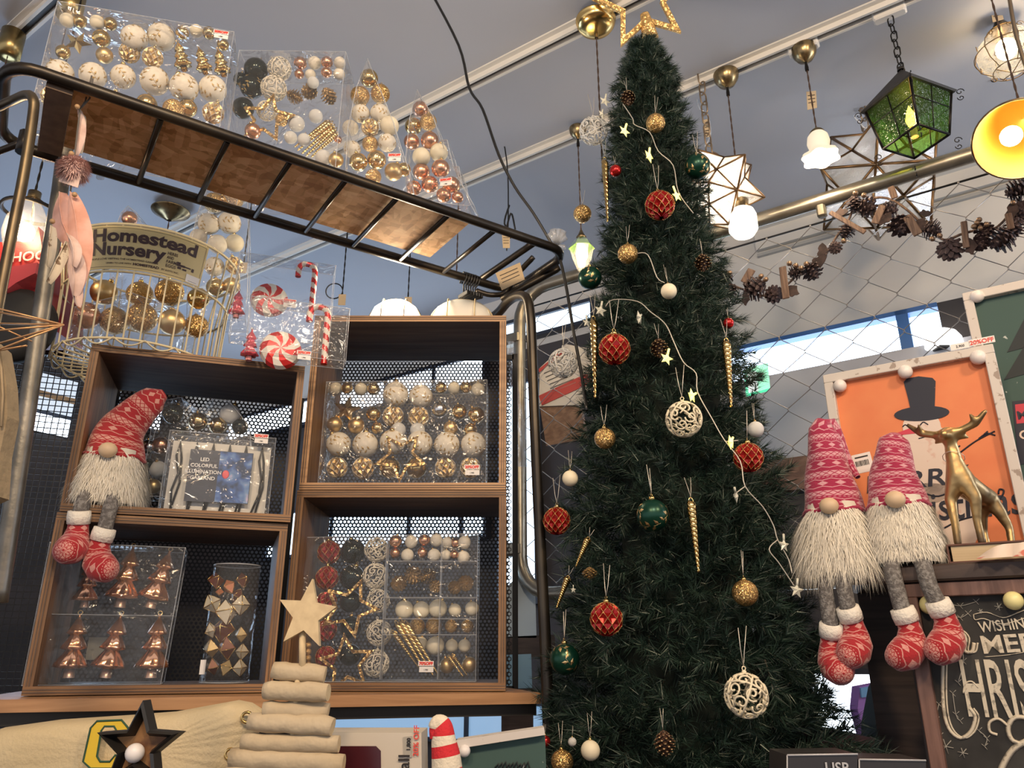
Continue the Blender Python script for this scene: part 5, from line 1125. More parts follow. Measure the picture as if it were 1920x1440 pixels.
def gnome(M, label, mk, hat_h=.21, lean=(0, 0), fold=None, legs=(), s=1.0, bw=.078, bh=.155, seed=1, grp=None, hatr=.062, fl=.05):
    """origin at the seat; legs: list of (joint points, boot yaw)"""
    g_ = empty('plush_gnome', M, label, 'gnome', grp)
    mb = MB(); mb.lathe([(.02, 0), (bw * .80, .005), (bw * .92, bh * .3), (bw * .82, bh * .7), (hatr * .9, bh), (.01, bh + .02)], 22, mod=lambda a, i, r, z: r * (1 if math.sin(a) > 0 else 1.0)); body = mb.build('body', mfurb, g_)
    def rf(A, H):
        R_ = np.interp(H, [0, .35, .75, 1], [bw * .98, bw * 1.0, bw * .86, hatr * .95]) * (1 + .06 * np.sin(A * 5)); z = .012 + H * (bh - .022)
        return np.stack([R_ * np.cos(A), R_ * np.sin(A), z], 1), np.stack([np.cos(A), np.sin(A), np.zeros_like(A)], 1)
    def rff(A, H):
        A = -np.pi / 2 + (A / np.pi - 1) * 1.9; return rf(A, H)
    be = MB(); be.lathe([(bw * .99, -.006), (bw, bh * .35), (bw * .86, bh * .75), (hatr * .93, bh)], 26, mod=lambda a, i, r, z: r * (1 + .05 * math.sin(a * 5))); b_ = be.build('beard', mfurb, g_)
    fur(b_, rff, 1, 5200, fl, 1.0, seed)
    # hat: bent tapering knit tube
    n = 22; mbh = MB(); cen = []
    for i in range(n):
        t_ = i / (n - 1); c = V((lean[0] * t_ ** 2.6, lean[1] * t_ ** 2, bh - .014 + hat_h * t_)); cen.append((c, hatr * (1 - t_ * .56) if t_ < .9 else hatr * (1 - t_ * .56) * (1 - (t_ - .9) * 6)))
    if fold:       # tip folded over behind
        c0 = cen[-1][0]; cen = cen[:-2]; c0 = cen[-1][0]
        for k in range(1, 12): t_ = k / 11; cen.append((c0 + V((fold[0] * t_, fold[1] * t_ + .018 * math.sin(t_ * 3.1), .022 * math.sin(min(t_ * 2, 1) * math.pi) - fold[2] * max(0, t_ - .12))), hatr * .44 * (1 - t_ * .8)))
    seg = 30; vs = []; nn = len(cen)
    for i, (c, r_) in enumerate(cen):
        tg = (cen[min(i + 1, nn - 1)][0] - cen[max(i - 1, 0)][0]).normalized(); x_ = Y3.cross(tg); x_ = x_.normalized() if x_.length > .05 else X3; y_ = tg.cross(x_)
        for k in range(seg + 1):
            a = 2 * math.pi * k / seg; wv = 1 + .04 * math.sin(3 * a + i * .5) ; vs.append(c + (x_ * math.cos(a) + y_ * math.sin(a)) * r_ * wv)
    fs = []; us = []
    for i in range(nn - 1):
        for k in range(seg):
            fs.append((i * (seg + 1) + k, i * (seg + 1) + k + 1, (i + 1) * (seg + 1) + k + 1, (i + 1) * (seg + 1) + k)); us.append(((k / seg, i / 21), ((k + 1) / seg, i / 21), ((k + 1) / seg, (i + 1) / 21), (k / seg, (i + 1) / 21)))
    mbh.add(vs, fs, 0, True, None, us); hat = mbh.build('hat', mk, g_)
    mb = MB(); mb.tube([cen[0][0] + V((hatr * 1.0 * math.cos(a), hatr * 1.0 * math.sin(a), -.002 + .003 * math.sin(a * 7))) for a in np.linspace(0, 2 * math.pi, 31)[:-1]], .0042, 6, closed=True); mb.build('hat_brim', mk, hat)
    mb = MB(); mb.sphere((0, -hatr - .012, bh - .012), .0180, 16, 10, sc_=(1.08, .9, .95)); mb.build('nose', mnose, g_)
    for pts, yaw, pitch, mk2 in legs:
        mb = MB(); P_ = smooth_path([V(p) for p in pts], 4); mb.tube(P_, .0155, 12); lg = mb.build('leg', mleg, g_); e_ = V(pts[-1])
        BM_ = Matrix.Translation(e_) @ RZ(yaw) @ RX(pitch) @ Matrix.Scale(.92, 4)
        mb = MB(); mb.lathe([(.018, -.004), (.0245, -.003), (.0255, .012), (.024, .026), (.017, .027)], 18, BM_ @ T(0, 0, -.018)); cf = mb.build('cuff', mcuff, g_)
        mb = MB()
        # boot: shaft into a bulbous foot pointing -y
        pr_ = [(0, .0, -.015, .0215), (0, -.001, -.032, .0225), (0, -.006, -.050, .028), (0, -.018, -.066, .0345), (0, -.038, -.075, .0350), (0, -.058, -.074, .0300), (0, -.072, -.070, .0185), (0, -.0765, -.069, .0004)]
        vs = []; sg_ = 22
        for i, (x, y, z, r_) in enumerate(pr_):
            q0_ = V(pr_[max(i - 1, 0)][:3]); q1_ = V(pr_[min(i + 1, len(pr_) - 1)][:3]); tg = (q1_ - q0_).normalized(); xx = X3; yy = tg.cross(xx).normalized()
            for k in range(sg_ + 1): a = 2 * math.pi * k / sg_; vs.append(V((x, y, z)) + (xx * math.cos(a) + yy * math.sin(a) * .95) * r_)
        fs = []; us = []; m_ = len(pr_)
        for i in range(m_ - 1):
            for k in range(sg_): fs.append((i * (sg_ + 1) + k, i * (sg_ + 1) + k + 1, (i + 1) * (sg_ + 1) + k + 1, (i + 1) * (sg_ + 1) + k)); us.append(((k / sg_, i / 7), ((k + 1) / sg_, i / 7), ((k + 1) / sg_, (i + 1) / 7), (k / sg_, (i + 1) / 7)))
        mb.add(vs, fs, 0, True, BM_, us); mb.build('boot', mk2, g_)
    return g_
mk_red = knit('red_knit', (.36, .014, .020), (.66, .34, .28), 3.6, 9); mk_mag = knit('magenta_knit', (.33, .013, .060), (.66, .36, .40), 4.6, 9); mk_boot = knit('red_knit_boot', (.36, .010, .018), (.66, .32, .28), 1.9, 5)
# left gnome sits on the front edge of the upper left crate's bottom board
zs = ZB + .3845 + .019
P_ = at(193, 930, 1.86); GS = 1.06
M_ = Mx(V((P_.x + .036, P_.y - .050, zs + .012)), *[a * GS for a in (LX, LN, Z3)])
gnome(M_, 'plush gnome with a bent red knit hat, legs dangling from the upper left crate', mk_red, hat_h=.165, lean=(.085, .0), legs=(([(-.026, -.012, .012), (-.028, -.066, .006), (-.030, -.074, -.014), (-.033, -.074, -.036)], rad(-8), rad(16), mk_boot), ([(.024, -.012, .012), (.024, -.066, .004), (.023, -.075, -.030), (.020, -.075, -.070)], rad(44), rad(16), mk_boot)), bw=.076, bh=.118, seed=3, grp='seated plush gnomes', hatr=.066, fl=.032)
# ================================================================== FEATHER GARLAND hanging from the rack
mfea = mat('pink_feather', (.62, .30, .22), .7, noise=(18, (.75, .42, .34), .4, .6), sheen=.4); mfew = mat('white_spotted_feather', (.62, .54, .42), .7, noise=(60, (.20, .13, .08), .58, .62)); mfel = mat('pale_pink_feather', (.70, .52, .46), .7, noise=(30, (.55, .38, .33), .4, .6)); mpom = mat('pink_pompom', (.75, .52, .48), .9)
fg = empty('feather_garland', Matrix.Translation(at(150, 178, 1.27)), 'pink and white feather garland with a pompom, hanging from the left end of the rack', 'garland')
FI = fg.matrix_world.inverted()
def feather(px0, py0, px1, py1, wpx, m, Y=1.24, curve=.0):
    a = FI @ at(px0, py0, Y); b_ = FI @ at(px1, py1, Y); d = b_ - a; L_ = d.length; z_ = d.normalized(); s_ = z_.cross(Y3).normalized(); w_ = wpx * dep(at(px0, py0, Y)) / FPX / 2; mb = MB(); n = 12
    rows_ = []
    for i in range(n + 1):
        t_ = i / n; hw = w_ * math.sin(math.pi * min(1, t_ * .92 + .06)) ** .6; c = a + d * t_ + s_ * curve * math.sin(t_ * math.pi) * L_
        rows_ += [c - s_ * hw + Y3 * .006, c - Y3 * .004, c + s_ * hw + Y3 * .006]
    mb.add(rows_, [(3 * i, 3 * i + 1, 3 * i + 4, 3 * i + 3) for i in range(n)] + [(3 * i + 1, 3 * i + 2, 3 * i + 5, 3 * i + 4) for i in range(n)], 0, True)
    mb.tube([a + d * t_ + s_ * curve * math.sin(t_ * math.pi) * L_ - Y3 * .005 for t_ in (0, .25, .5, .75, 1)], [.0012, .0011, .0009, .0007, .0003], 5)
    mb.build('feather', m, fg)
feather(134, 362, 142, 552, 44, mfea, 1.25, .05); feather(114, 362, 146, 470, 44, mfea, 1.26, -.08); feather(128, 455, 140, 556, 34, mfel, 1.235, .06)
feather(98, 425, 90, 500, 18, mfew, 1.24); feather(126, 455, 90, 530, 22, mfew, 1.23); feather(128, 440, 138, 500, 20, mfel, 1.22, .1); feather(136, 500, 146, 575, 22, mfel, 1.24)
feather(148, 205, 142, 290, 16, mfel, 1.26, .05); feather(156, 215, 150, 285, 10, mfew, 1.27)
mb = MB(); q = FI @ at(138, 318, 1.25); mb.sphere(tuple(q), .020, 16, 10); pm_ = mb.build('pompom', mpom, fg)
def prf(A, H): ph_ = np.arccos(1 - 2 * H); n_ = np.stack([np.sin(ph_) * np.cos(A), np.sin(ph_) * np.sin(A), np.cos(ph_)], 1); return np.array(q)[None, :] + n_ * .018, n_
mfur_, mfur = mfur, mpom; fur(pm_, prf, 1, 1600, .016, .1, 5, 'pompom_fluff'); mfur = mfur_
mb = MB(); c_ = FI @ at(112, 325, 1.25); cc = FI @ at(150, 345, 1.25)
mb.add([FI @ at(x_, y_, 1.245) for x_, y_ in ((118, 292), (158, 305), (146, 352), (110, 340))], [(0, 1, 2, 3)]); mb.build('tag_card', mat('pale_pink_card', (.72, .56, .50), .7), fg)
mb = MB(); mb.tube([FI @ at(x_, y_, 1.25) for x_, y_ in ((172, 142), (160, 190), (150, 205), (140, 290), (132, 360))], .0016, 5); mb.tube([FI @ at(x_, y_, 1.25) for x_, y_ in ((174, 148), (168, 185), (150, 205))], .0016, 5); mb.build('cord', mat('grey_cord', (.12, .11, .10), .7), fg)
for k, (x_, y_) in enumerate(((98, 415), (134, 288), (145, 200), (140, 365))): mb = MB(); mb.sphere(tuple(FI @ at(x_, y_, 1.24)), .005, 10, 6); mb.build('bead', mat('wood_bead', (.45, .28, .14), .5), fg)
# clear plastic clip on the rack
cl = empty('plastic_clip', Matrix.Translation(at(190, 322, 1.50)), 'small clear plastic clip on the lower rack tube', 'clip'); mclr = film('clear_thick_plastic', haze=.22, gloss=2.5, crinkle=.2, scale=40)
mb = MB(); mb.box((0, 0, .010), (.022, .012, .008), bev=.002); mb.box((0, 0, 0), (.026, .012, .007), bev=.002); mb.box((0, 0, -.012), (.016, .010, .016), bev=.002); mb.build('clip_body', mclr, cl)
# ================================================================== GEOMETRIC WIRE STAR, RED TRUCK, CLOTH at the far left
mcw = mat('copper_rod', (.60, .34, .16), .35, .7)
ws = empty('wire_star_lantern', Matrix.Translation(at(-20, 620, 1.05)), 'copper rod geometric star poking in at the left edge', 'star lantern'); WI = ws.matrix_world.inverted()
mb = MB(); tip_ = WI @ at(119, 609, 1.03)
for (x_, y_, Y_) in ((-30, 572, 1.0), (-30, 580, 1.06), (-30, 606, 1.1), (-30, 622, 1.0), (-30, 652, 1.05), (-30, 666, 1.0)): mb.tube([WI @ at(x_, y_, Y_), tip_], .0015, 6)
mb.build('rod', mcw, ws); mb = MB(); mb.tube([WI @ at(-20, 660, 1.03), WI @ at(50, 648, 1.02)], .0014, 6); mb.tube([WI @ at(-30, 600, 1.03), WI @ at(60, 640, 1.06)], .0012, 6); mb.build('inner_rod', mcw, ws)
tk = empty('toy_truck', Matrix.Translation(at(20, 520, 1.75)), 'red tin toy truck with white lettering at the left edge', 'toy truck'); TI = tk.matrix_world.inverted()
mtr = mat('truck_red', (.36, .035, .035), .35, .2); mtp = mat('truck_pink_fender', (.50, .07, .08), .3, .1)
def slab(pxs, Y0, Y1, m, name, root, inv):
    if Y0 < 0: f_ = [onpl(x_, y_, RN * -Y0, RN) for x_, y_ in pxs]; b_ = [inv @ (p + RN * (Y0 - Y1)) for p in f_]; f_ = [inv @ p for p in f_]    # negative: a distance along the room axis
    else: f_ = [inv @ at(x_, y_, Y0) for x_, y_ in pxs]; b_ = [V((p.x, p.y + (Y1 - Y0), p.z)) for p in f_]
    n = len(f_); mb = MB()
    mb.add(f_ + b_, [tuple(range(n)), tuple(range(2 * n - 1, n - 1, -1))] + [(i, i + n, (i + 1) % n + n, (i + 1) % n) for i in range(n)]); return mb.build(name, m, root)
bd2 = slab([(-40, 455), (62, 452), (72, 425), (80, 470), (76, 600), (-40, 600)], 1.75, 1.95, mtr, 'truck_body', tk, TI)
slab([(-40, 512), (20, 500), (70, 492), (66, 512), (30, 530), (10, 545), (-40, 560)], 1.70, 1.75, mtp, 'fender', tk, TI)
q = TI @ at(30, 612, 1.74); mb = MB(); mb.lathe([(.0, -.03), (.075, -.03), (.095, -.015), (.095, .015), (.075, .03), (0.0, .03)], 28, Matrix.Translation(q) @ RX(math.pi / 2)); mb.build('wheel', mat('tyre_black', (.012, .012, .012), .7), tk)
q = TI @ at(62, 480, 1.745); lettering('truck_lettering', 'HOOK', .038, Matrix.Translation(q) @ RY(rad(-6)) @ T(-.055, 0, -.012), mat('faded_white', (.62, .50, .46), .6), bd2, bold=.0006)
# dangling white tag ovals, beige cloth below
mb = MB(); n = 18; rows_ = []
cs = [at(-60, 690, 1.15), at(20, 650, 1.15), at(34, 760, 1.15), at(20, 870, 1.15), at(0, 960, 1.15), at(-60, 960, 1.15)]
cb = empty('cloth_bag', Matrix.Translation(at(-20, 800, 1.15)), 'beige cloth bag edge at the left border under the copper star', 'bag'); CI = cb.matrix_world.inverted()
slab([(-70, 640), (-20, 632), (0, 650), (12, 720), (14, 780), (0, 850), (-6, 930), (-70, 960)], 1.13, 1.16, mat('beige_canvas', (.30, .23, .14), .85, bump=.3, bscale=60), 'bag_body', cb, CI)
mb = MB(); mb.tube([CI @ at(x_, y_, 1.125) for x_, y_ in ((-10, 640), (2, 690), (5, 740), (2, 800))], .002, 6); mb.build('seam', mat('beige_seam', (.38, .29, .18), .85), cb)
# ================================================================== oval bulkhead lamps on top of the upper right crate
zt3 = ZB + .48 + .488
mop = mat('opal_glass', (.80, .78, .70), .25, sss=0); mfr = mat('cream_lamp_base', (.62, .50, .30), .45)
def bulkhead(M, lab, lit):
    r_ = empty('bulkhead_lamp', M, lab, 'lamp', 'oval bulkhead lamps on the crate')
    gm = emis('lit_opal', (1, .93, .82), 3.0) if lit else mop
    mb = MB(); mb.lathe([(.115, 0), (.118, .006), (.112, .014), (.10, .016)], 32, Matrix.Diagonal((1, .55, 1, 1)), capb=True); mb.build('base', mfr, r_)
    mb = MB(); mb.lathe([(.105, .012), (.100, .035), (.085, .062), (.055, .080), (.02, .088), (.001, .089)], 36, Matrix.Diagonal((1, .55, 1, 1)), mod=lambda a, i, r, z: r * (1 + .008 * math.cos(a * 18))); mb.build('glass_dome', gm, r_)
    for sx_ in (-.045, .045): mb = MB(); mb.tube([(sx_, .062 * math.cos(a), .012 + .078 * math.sin(a)) for a in np.linspace(0, math.pi, 13)], .0024, 6); mb.build('guard_wire', mfr if not lit else K['brass'], r_)
    mb = MB(); mb.tube([(.108 * math.cos(a), 0, .012 + .080 * math.sin(a)) for a in np.linspace(0, math.pi, 17)], .0024, 6); mb.build('guard_wire', mfr if not lit else K['brass'], r_); return r_
q = at(741, 588, 2.03); point('lamp_glow', (q.x, q.y - .02, zt3 + .12), 4.0, (1, .80, .55), .05); bulkhead(Mx(V((q.x, q.y, zt3)), X3 * .72, Y3 * .8, Z3 * .95), 'lit white oval bulkhead lamp on top of the upper right crate', True)
q = at(866, 588, 2.03); bulkhead(Mx(V((q.x, q.y, zt3)), X3 * .86, Y3 * .8, Z3 * .95), 'unlit cream oval bulkhead lamp with guard wires at the crate corner', False)
# black hangers on the rack tube
for k in range(6):
    p = RK @ V(((RKI @ onz(862 + k * 6, 526, ZR)).x, RW, 0))
    mb = MB(); mb.tube([(0, .018, -.012), (0, .016, .008), (0, 0, .018), (0, -.017, .006), (0, -.012, -.012), (0, 0, -.024), (.001, 0, -.050)], .0026, 6)
    mb.box((0.001, 0, -.055), (.008, .05, .014), bev=.002); 
    tag(mb.build('clothes_hanger', K['blackp'], None, Matrix.Translation(p) @ RZ(rad(38 + k * 5))), f'black plastic hanger hook on the rack tube, {ORD[k]} from left', 'hanger', 'black hangers on the rack')
# cables tied to the rack corner
mblk = K['blackp']
mb = MB(); mb.tube(wpath([(800, -30, 1.86), (860, 85, 1.87), (880, 165, 1.88), (905, 205, 1.88), (935, 290, 1.88), (965, 350, 1.885), (1000, 400, 1.885), (1033, 455, 1.89), (1048, 480, 1.89), (1062, 540, 1.88), (1075, 620, 1.86), (1090, 700, 1.84), (1100, 770, 1.80)]), .0042, 8); tag(mb.build('black_cable', mblk), 'long black cable from the ceiling down past the rack corner', 'cable')
mb = MB(); q = at(1044, 458, 1.90)
for k in range(9):
    a = k * .7; mb.tube([q + V((0, -.004, 0)), q + V((.025 * math.cos(a), -.01 + .01 * math.sin(a * 2), .018 + .022 * abs(math.sin(a))))], [.006, .010], 5)
mb.tube([q + V((.018 * math.cos(a), .018 * math.sin(a) * .7, -.01 + .008 * math.sin(a))) for a in np.linspace(0, 2 * math.pi, 17)[:-1]], .009, 6, closed=True)
tag(mb.build('clear_ribbon', mclr), 'clear crinkled plastic tie on the right corner of the rack', 'ribbon')
mb = MB(); mb.tube(wpath([(930, 200, 2.7), (950, 300, 2.7), (953, 400, 2.7), (950, 470, 2.7)]), .003, 6)
mb.tube(wpath([(955, 385, 2.7), (946, 420, 2.7), (965, 438, 2.7), (948, 445, 2.7), (958, 400, 2.7), (966, 430, 2.7)]), .004, 6); tag(mb.build('coiled_cable', mblk), 'black cable with a tied coil hanging from the ceiling behind the rack', 'cable')
# a spool of crates' price tags hanging near the rack corner
def hang_tag(quad, Y_, lab, m=None, parent=None, lines=3):
    c = sum((at(x_, y_, Y_) for x_, y_ in quad), V()) / 4; r_ = empty('hanging_tag', Matrix.Translation(c), lab, 'price tag', 'kraft price tags'); iv_ = r_.matrix_world.inverted(); f_ = [iv_ @ at(x_, y_, Y_) for x_, y_ in quad]
    mb = MB(); b_ = [p + V((0, .0012, 0)) for p in f_]; mb.add(f_ + b_, [(0, 1, 2, 3), (7, 6, 5, 4)] + [(i, i + 4, (i + 1) % 4 + 4, (i + 1) % 4) for i in range(4)]); mb.build('card', m or K['card'], r_)
    mb = MB()
    for k in range(lines):
        t0 = .22 + .6 * k / max(1, lines); a = f_[0].lerp(f_[3], t0); b2 = f_[1].lerp(f_[2], t0); d = (f_[3] - f_[0]) * .04
        mb.add([a.lerp(b2, .12) - Y3 * .0006, a.lerp(b2, .85) - Y3 * .0006, a.lerp(b2, .85) + d - Y3 * .0006, a.lerp(b2, .12) + d - Y3 * .0006], [(0, 1, 2, 3)])
    mb.build('printed_lines', K['ink'], r_); return r_
hang_tag([(929, 512), (975, 492), (984, 524), (941, 544)], 1.97, 'kraft price tag hanging under the right corner of the rack')
# ================================================================== PENDANT LAMPS
mcord = mat('twisted_brown_cord', (.06, .035, .025), .8); mbras = mat('antique_brass', (.36, .27, .14), .28, .95, noise=(30, (.16, .12, .07), .45, .6)); mchain = mat('bronze_chain', (.30, .23, .16), .35, .85); mclear = film('clear_cable', haze=.3, gloss=2.0, crinkle=.1)
def cord(parent, a, b_, r=.0028, m=None, name='cord'):
    iv_ = parent.matrix_world.inverted(); a, b_ = iv_ @ V(a), iv_ @ V(b_); mb = MB(); d = b_ - a; n = max(8, int(d.length / .012)); z_ = d.normalized(); x_ = z_.cross(Y3).normalized(); y_ = z_.cross(x_)
    for s_ in (0, math.pi): mb.tube([a + d * (i / n) + (x_ * math.cos(i * 1.1 + s_) + y_ * math.sin(i * 1.1 + s_)) * r * .55 for i in range(n + 1)], r * .62, 5)
    mb.build(name, m or mcord, parent)
def chain(parent, a, b_, link=.042, r=.0024, m=None):
    iv_ = parent.matrix_world.inverted(); a, b_ = iv_ @ V(a), iv_ @ V(b_); d = b_ - a; n = max(2, int(d.length / (link * .78))); z_ = d.normalized(); lm = None
    for i in range(n):
        c = a + d * ((i + .5) / n); M_ = aim(c, z_) @ RZ(i * math.pi / 2 + .5)
        if lm is None:
            pts = [(link * .26 * math.cos(t_), 0, (link * .5 - link * .26) * (1 if math.sin(t_) >= 0 else -1) + link * .26 * math.sin(t_)) for t_ in np.linspace(0, 2 * math.pi, 15)[:-1]]
            mb = MB(); mb.tube(pts, r, 6, closed=True); lm = o = mb.build('chain_link', m or mchain, parent)
        else: o = lm.copy(); COL.objects.link(o)
        o.matrix_local = M_
def canopy_cup(parent, p, r, h, m=None, name='ceiling_cup'):
    mb = MB(); mb.lathe([(r * .12, -h * 1.05), (r * .2, -h), (r * .62, -h * .80), (r * .92, -h * .40), (r, 0), (r * .98, .004)], 28, capb=True, capt=True); o = mb.build(name, m or mbras, parent, parent.matrix_world.inverted() @ Matrix.Translation(p))
    mb = MB(); mb.lathe([(.006, 0), (.0065, .012), (.004, .03), (.0045, .034)], 10, T(0, 0, -h * 1.05 - .034)); mb.build('cord_grip', K['black'], o)
def adaptor(parent, p): mb = MB(); mb.box((0, 0, 0), (.10, .036, .044), bev=.005); return mb.build('track_adaptor', mtw, parent, parent.matrix_world.inverted() @ (Matrix.Translation(p) @ RZ(math.atan2(RD.y, RD.x))))
ZT = ZC - .03
def ceil(px, py, z=ZT): return onz(px, py, z)
LG = 'pendant lamps'
# 1 wide brass canopy
p = ceil(1117, 40, ZT); L1 = empty('pendant_cord_set', Matrix.Translation(p), 'round shiny brass ceiling canopy with brown cord, left of the star topper', 'lamp', LG)
mb = MB(); mb.lathe([(.001, -.030), (.03, -.030), (.055, -.025), (.063, -.012), (.064, 0), (.066, .002), (.066, .006)], 40, capt=True); mb.build('ceiling_cup', mat('polished_brass', (.78, .55, .22), .22, 1), L1)
mb = MB(); mb.lathe([(.006, 0), (.007, .02), (.004, .04)], 10, T(0, 0, -.07)); mb.build('cord_grip', mbras, L1); b1 = at(1126, 216, p.y - .02); b1 = V((p.x, p.y, b1.z)); cord(L1, p - Z3 * .06, p - Z3 * .62)
# 2 small canopy with the green glass lantern
p = ceil(1083, 242, ZT); L2 = empty('glass_pendant', Matrix.Translation(p), 'small lit pendant with green glass top, left edge of the tree', 'lamp', LG); canopy_cup(L2, p, .034, .045, mbras)
e2 = at(1092, 440, p.y); e2 = V((p.x, p.y, e2.z)); cord(L2, p - Z3 * .08, e2)
mgg = mat('green_glass', (.25, .55, .08), .1, trans=.8); I2 = L2.matrix_world.inverted() @ Matrix.Translation(e2)
mb = MB(); mb.lathe([(.004, .02), (.012, .0), (.02, -.012), (.012, -.02)], 12, I2); mb.build('lamp_cap', mbras, L2)
mb = MB(); mb.lathe([(.014, -.012), (.036, -.035), (.05, -.06)], 6, I2, sm=False); mb.build('green_shade', mgg, L2)
mb = MB(); mb.lathe([(.046, -.055), (.036, -.10), (.018, -.15), (.001, -.152)], 6, I2, sm=False); mb.build('clear_shade', film('clear_glass', haze=.12, gloss=1.5, crinkle=.1, scale=30), L2)
mb = MB(); mb.sphere(tuple(I2 @ V((0, 0, -.085))), .022, 14, 10, sc_=(1, 1, 1.4)); mb.build('bulb', emis('warm_bulb', (1.0, .72, .35), 26), L2); point('lamp_glow', e2 - Z3 * .09 - V((0, .06, 0)), .9, (1, .7, .4), .03)
# 3 cup + cord with opal shade behind the star lantern
p = ceil(1361, 140, ZT); L3 = empty('opal_pendant', Matrix.Translation(p), 'brass cup pendant with lit opal shade, behind the left star lantern', 'lamp', LG); canopy_cup(L3, p, .045, .055)
e3 = V((p.x, p.y, at(1385, 392, p.y).z)); cord(L3, p - Z3 * .085, e3); I3 = L3.matrix_world.inverted() @ Matrix.Translation(e3)
mb = MB(); mb.lathe([(.014, .02), (.018, .0), (.040, -.010), (.047, -.03), (.047, -.08), (.034, -.10), (.001, -.104)], 24, I3); mb.build('opal_shade', emis('lit_opal_shade', (1, .88, .68), 1.5), L3); mb = MB(); mb.lathe([(.012, .05), (.026, .03), (.026, .0)], 12, I3, capb=True); mb.build('lamp_cap', mbras, L3)
# star lanterns
def star_lantern(C, r, label, rot, glassm, bulb, cha, power):
    r_ = empty('star_lantern', Matrix.Translation(C), label, 'star lantern', 'moravian glass star lanterns')
    Rm = rot.to_3x3(); fr_ = MB(); seen = set(); g_ = r / math.sqrt(2)     # stellated rhombic dodecahedron: twelve four-sided spikes
    for i, j in ((0, 1), (0, 2), (1, 2)):
        k = 3 - i - j
        for si in (-1, 1):
            for sj in (-1, 1):
                A_ = V(); A_[i] = si; A_[j] = sj; e1, e2 = V(), V(); e1[i] = si; e2[j] = sj; h1 = A_ * .5; h1[k] = .5; h2 = A_ * .5; h2[k] = -.5; rg = [e1, h1, e2, h2]
                for q in range(4):
                    vs = [Rm @ (v * g_) for v in (A_, rg[q], rg[(q + 1) % 4])]; mb = MB(); mb.add(vs, [(0, 1, 2)]); mb.build('glass_pane', glassm, r_)
                    for a, b_ in ((A_, rg[q]), (rg[q], rg[(q + 1) % 4])):
                        ky = tuple(sorted((tuple(a), tuple(b_))))
                        if ky not in seen: seen.add(ky); fr_.tube([Rm @ (a * g_), Rm @ (b_ * g_)], r * .022, 5)
    fr_.build('brass_frame', mat('dark_bronze_came', (.20, .12, .06), .35, .8), r_)
    top = C + Z3 * r * .62
    mb = MB(); mb.lathe([(.022, .0), (.030, .008), (.026, .03), (.020, .045), (.006, .06)], 16, T(0, 0, r * .60), capt=True); mb.build('lamp_cap', mat('copper_cap', (.42, .24, .12), .35, .8), r_)
    mb = MB(); mb.sphere((0, 0, 0), .028, 14, 10); mb.build('bulb', bulb, r_); point('lamp_glow', C, power, (1, .85, .66), .04)
    if cha: chain(r_, C + Z3 * (r * .60 + .06), cha); 
    return r_
def glasspane(name, haze):
    if name in MATS: return MATS[name]
    m, N, L, b = nm(name); MATS[name] = m; N.remove(b); out = N['Material Output']
    tl = N.new('ShaderNodeBsdfTranslucent'); tl.inputs[0].default_value = (.95, .93, .9, 1); tr = N.new('ShaderNodeBsdfTransparent'); tr.inputs[0].default_value = (.92, .92, .92, 1); gl = N.new('ShaderNodeBsdfGlossy'); gl.inputs['Roughness'].default_value = .22; gl.inputs[0].default_value = (.9, .93, 1, 1)
    tc = N.new('ShaderNodeTexCoord'); n = N.new('ShaderNodeTexNoise'); n.inputs['Scale'].default_value = 170; L.new(tc.outputs['Object'], n.inputs[0]); u = N.new('ShaderNodeBump'); u.inputs['Strength'].default_value = 1.0; u.inputs['Distance'].default_value = .004; L.new(n.outputs[0], u.inputs['Height']); L.new(u.outputs[0], gl.inputs['Normal'])
    a = N.new('ShaderNodeMixShader'); a.inputs[0].default_value = haze; L.new(tr.outputs[0], a.inputs[1]); L.new(tl.outputs[0], a.inputs[2]); c = N.new('ShaderNodeMixShader'); c.inputs[0].default_value = .45; L.new(a.outputs[0], c.inputs[1]); L.new(gl.outputs[0], c.inputs[2]); L.new(c.outputs[0], out.inputs[0]); return m
mgp = glasspane('hammered_glass', .5)
C1 = at(1344, 358, 2.28); s1 = star_lantern(C1, rpx(C1, 88), 'lit brass-framed glass star lantern just right of the tree', RX(.55) @ RZ(.35) @ RY(.2), mgp, emis('star_bulb_warm', (1.0, .84, .6), 16), None, 2.6)
t1 = ceil(1290, -60, ZC); chain(s1, C1 + Z3 * .10 + V((-.012, 0, 0)), at(1296, -20, 2.28), .055, .003)
C2 = at(1648, 338, 2.46); s2 = star_lantern(C2, rpx(C2, 128), 'large brass-framed hammered glass star lantern behind the pipe', RX(.25) @ RZ(-.5) @ RY(.1), mgp, emis('star_bulb_cool', (.9, .93, 1), 10), None, .9)
chain(s2, at(1626, 262, 2.46), at(1580, -20, 2.46), .058, .0032)
mb = MB(); I_ = s2.matrix_world.inverted(); mb.tube([I_ @ p for p in wpath([(1578, -10, 2.45), (1592, 60, 2.45), (1588, 90, 2.45), (1574, 130, 2.45), (1572, 165, 2.45), (1590, 182, 2.45), (1616, 190, 2.45), (1628, 210, 2.45), (1624, 240, 2.45), (1612, 230, 2.45), (1602, 218, 2.45), (1612, 212, 2.45)])], .0035, 6); mb.build('clear_cable', mclear, s2)
mb = MB(); I_ = s1.matrix_world.inverted(); mb.tube([I_ @ p for p in wpath([(1300, 30, 2.41), (1282, 55, 2.41), (1271, 78, 2.41)])], .004, 6); mb.tube([I_ @ p for p in wpath([(1303, 100, 2.41), (1302, 150, 2.41), (1310, 200, 2.41), (1326, 215, 2.41), (1332, 250, 2.41), (1322, 275, 2.41)])], .0035, 6); mb.build('clear_cable', mclear, s1)
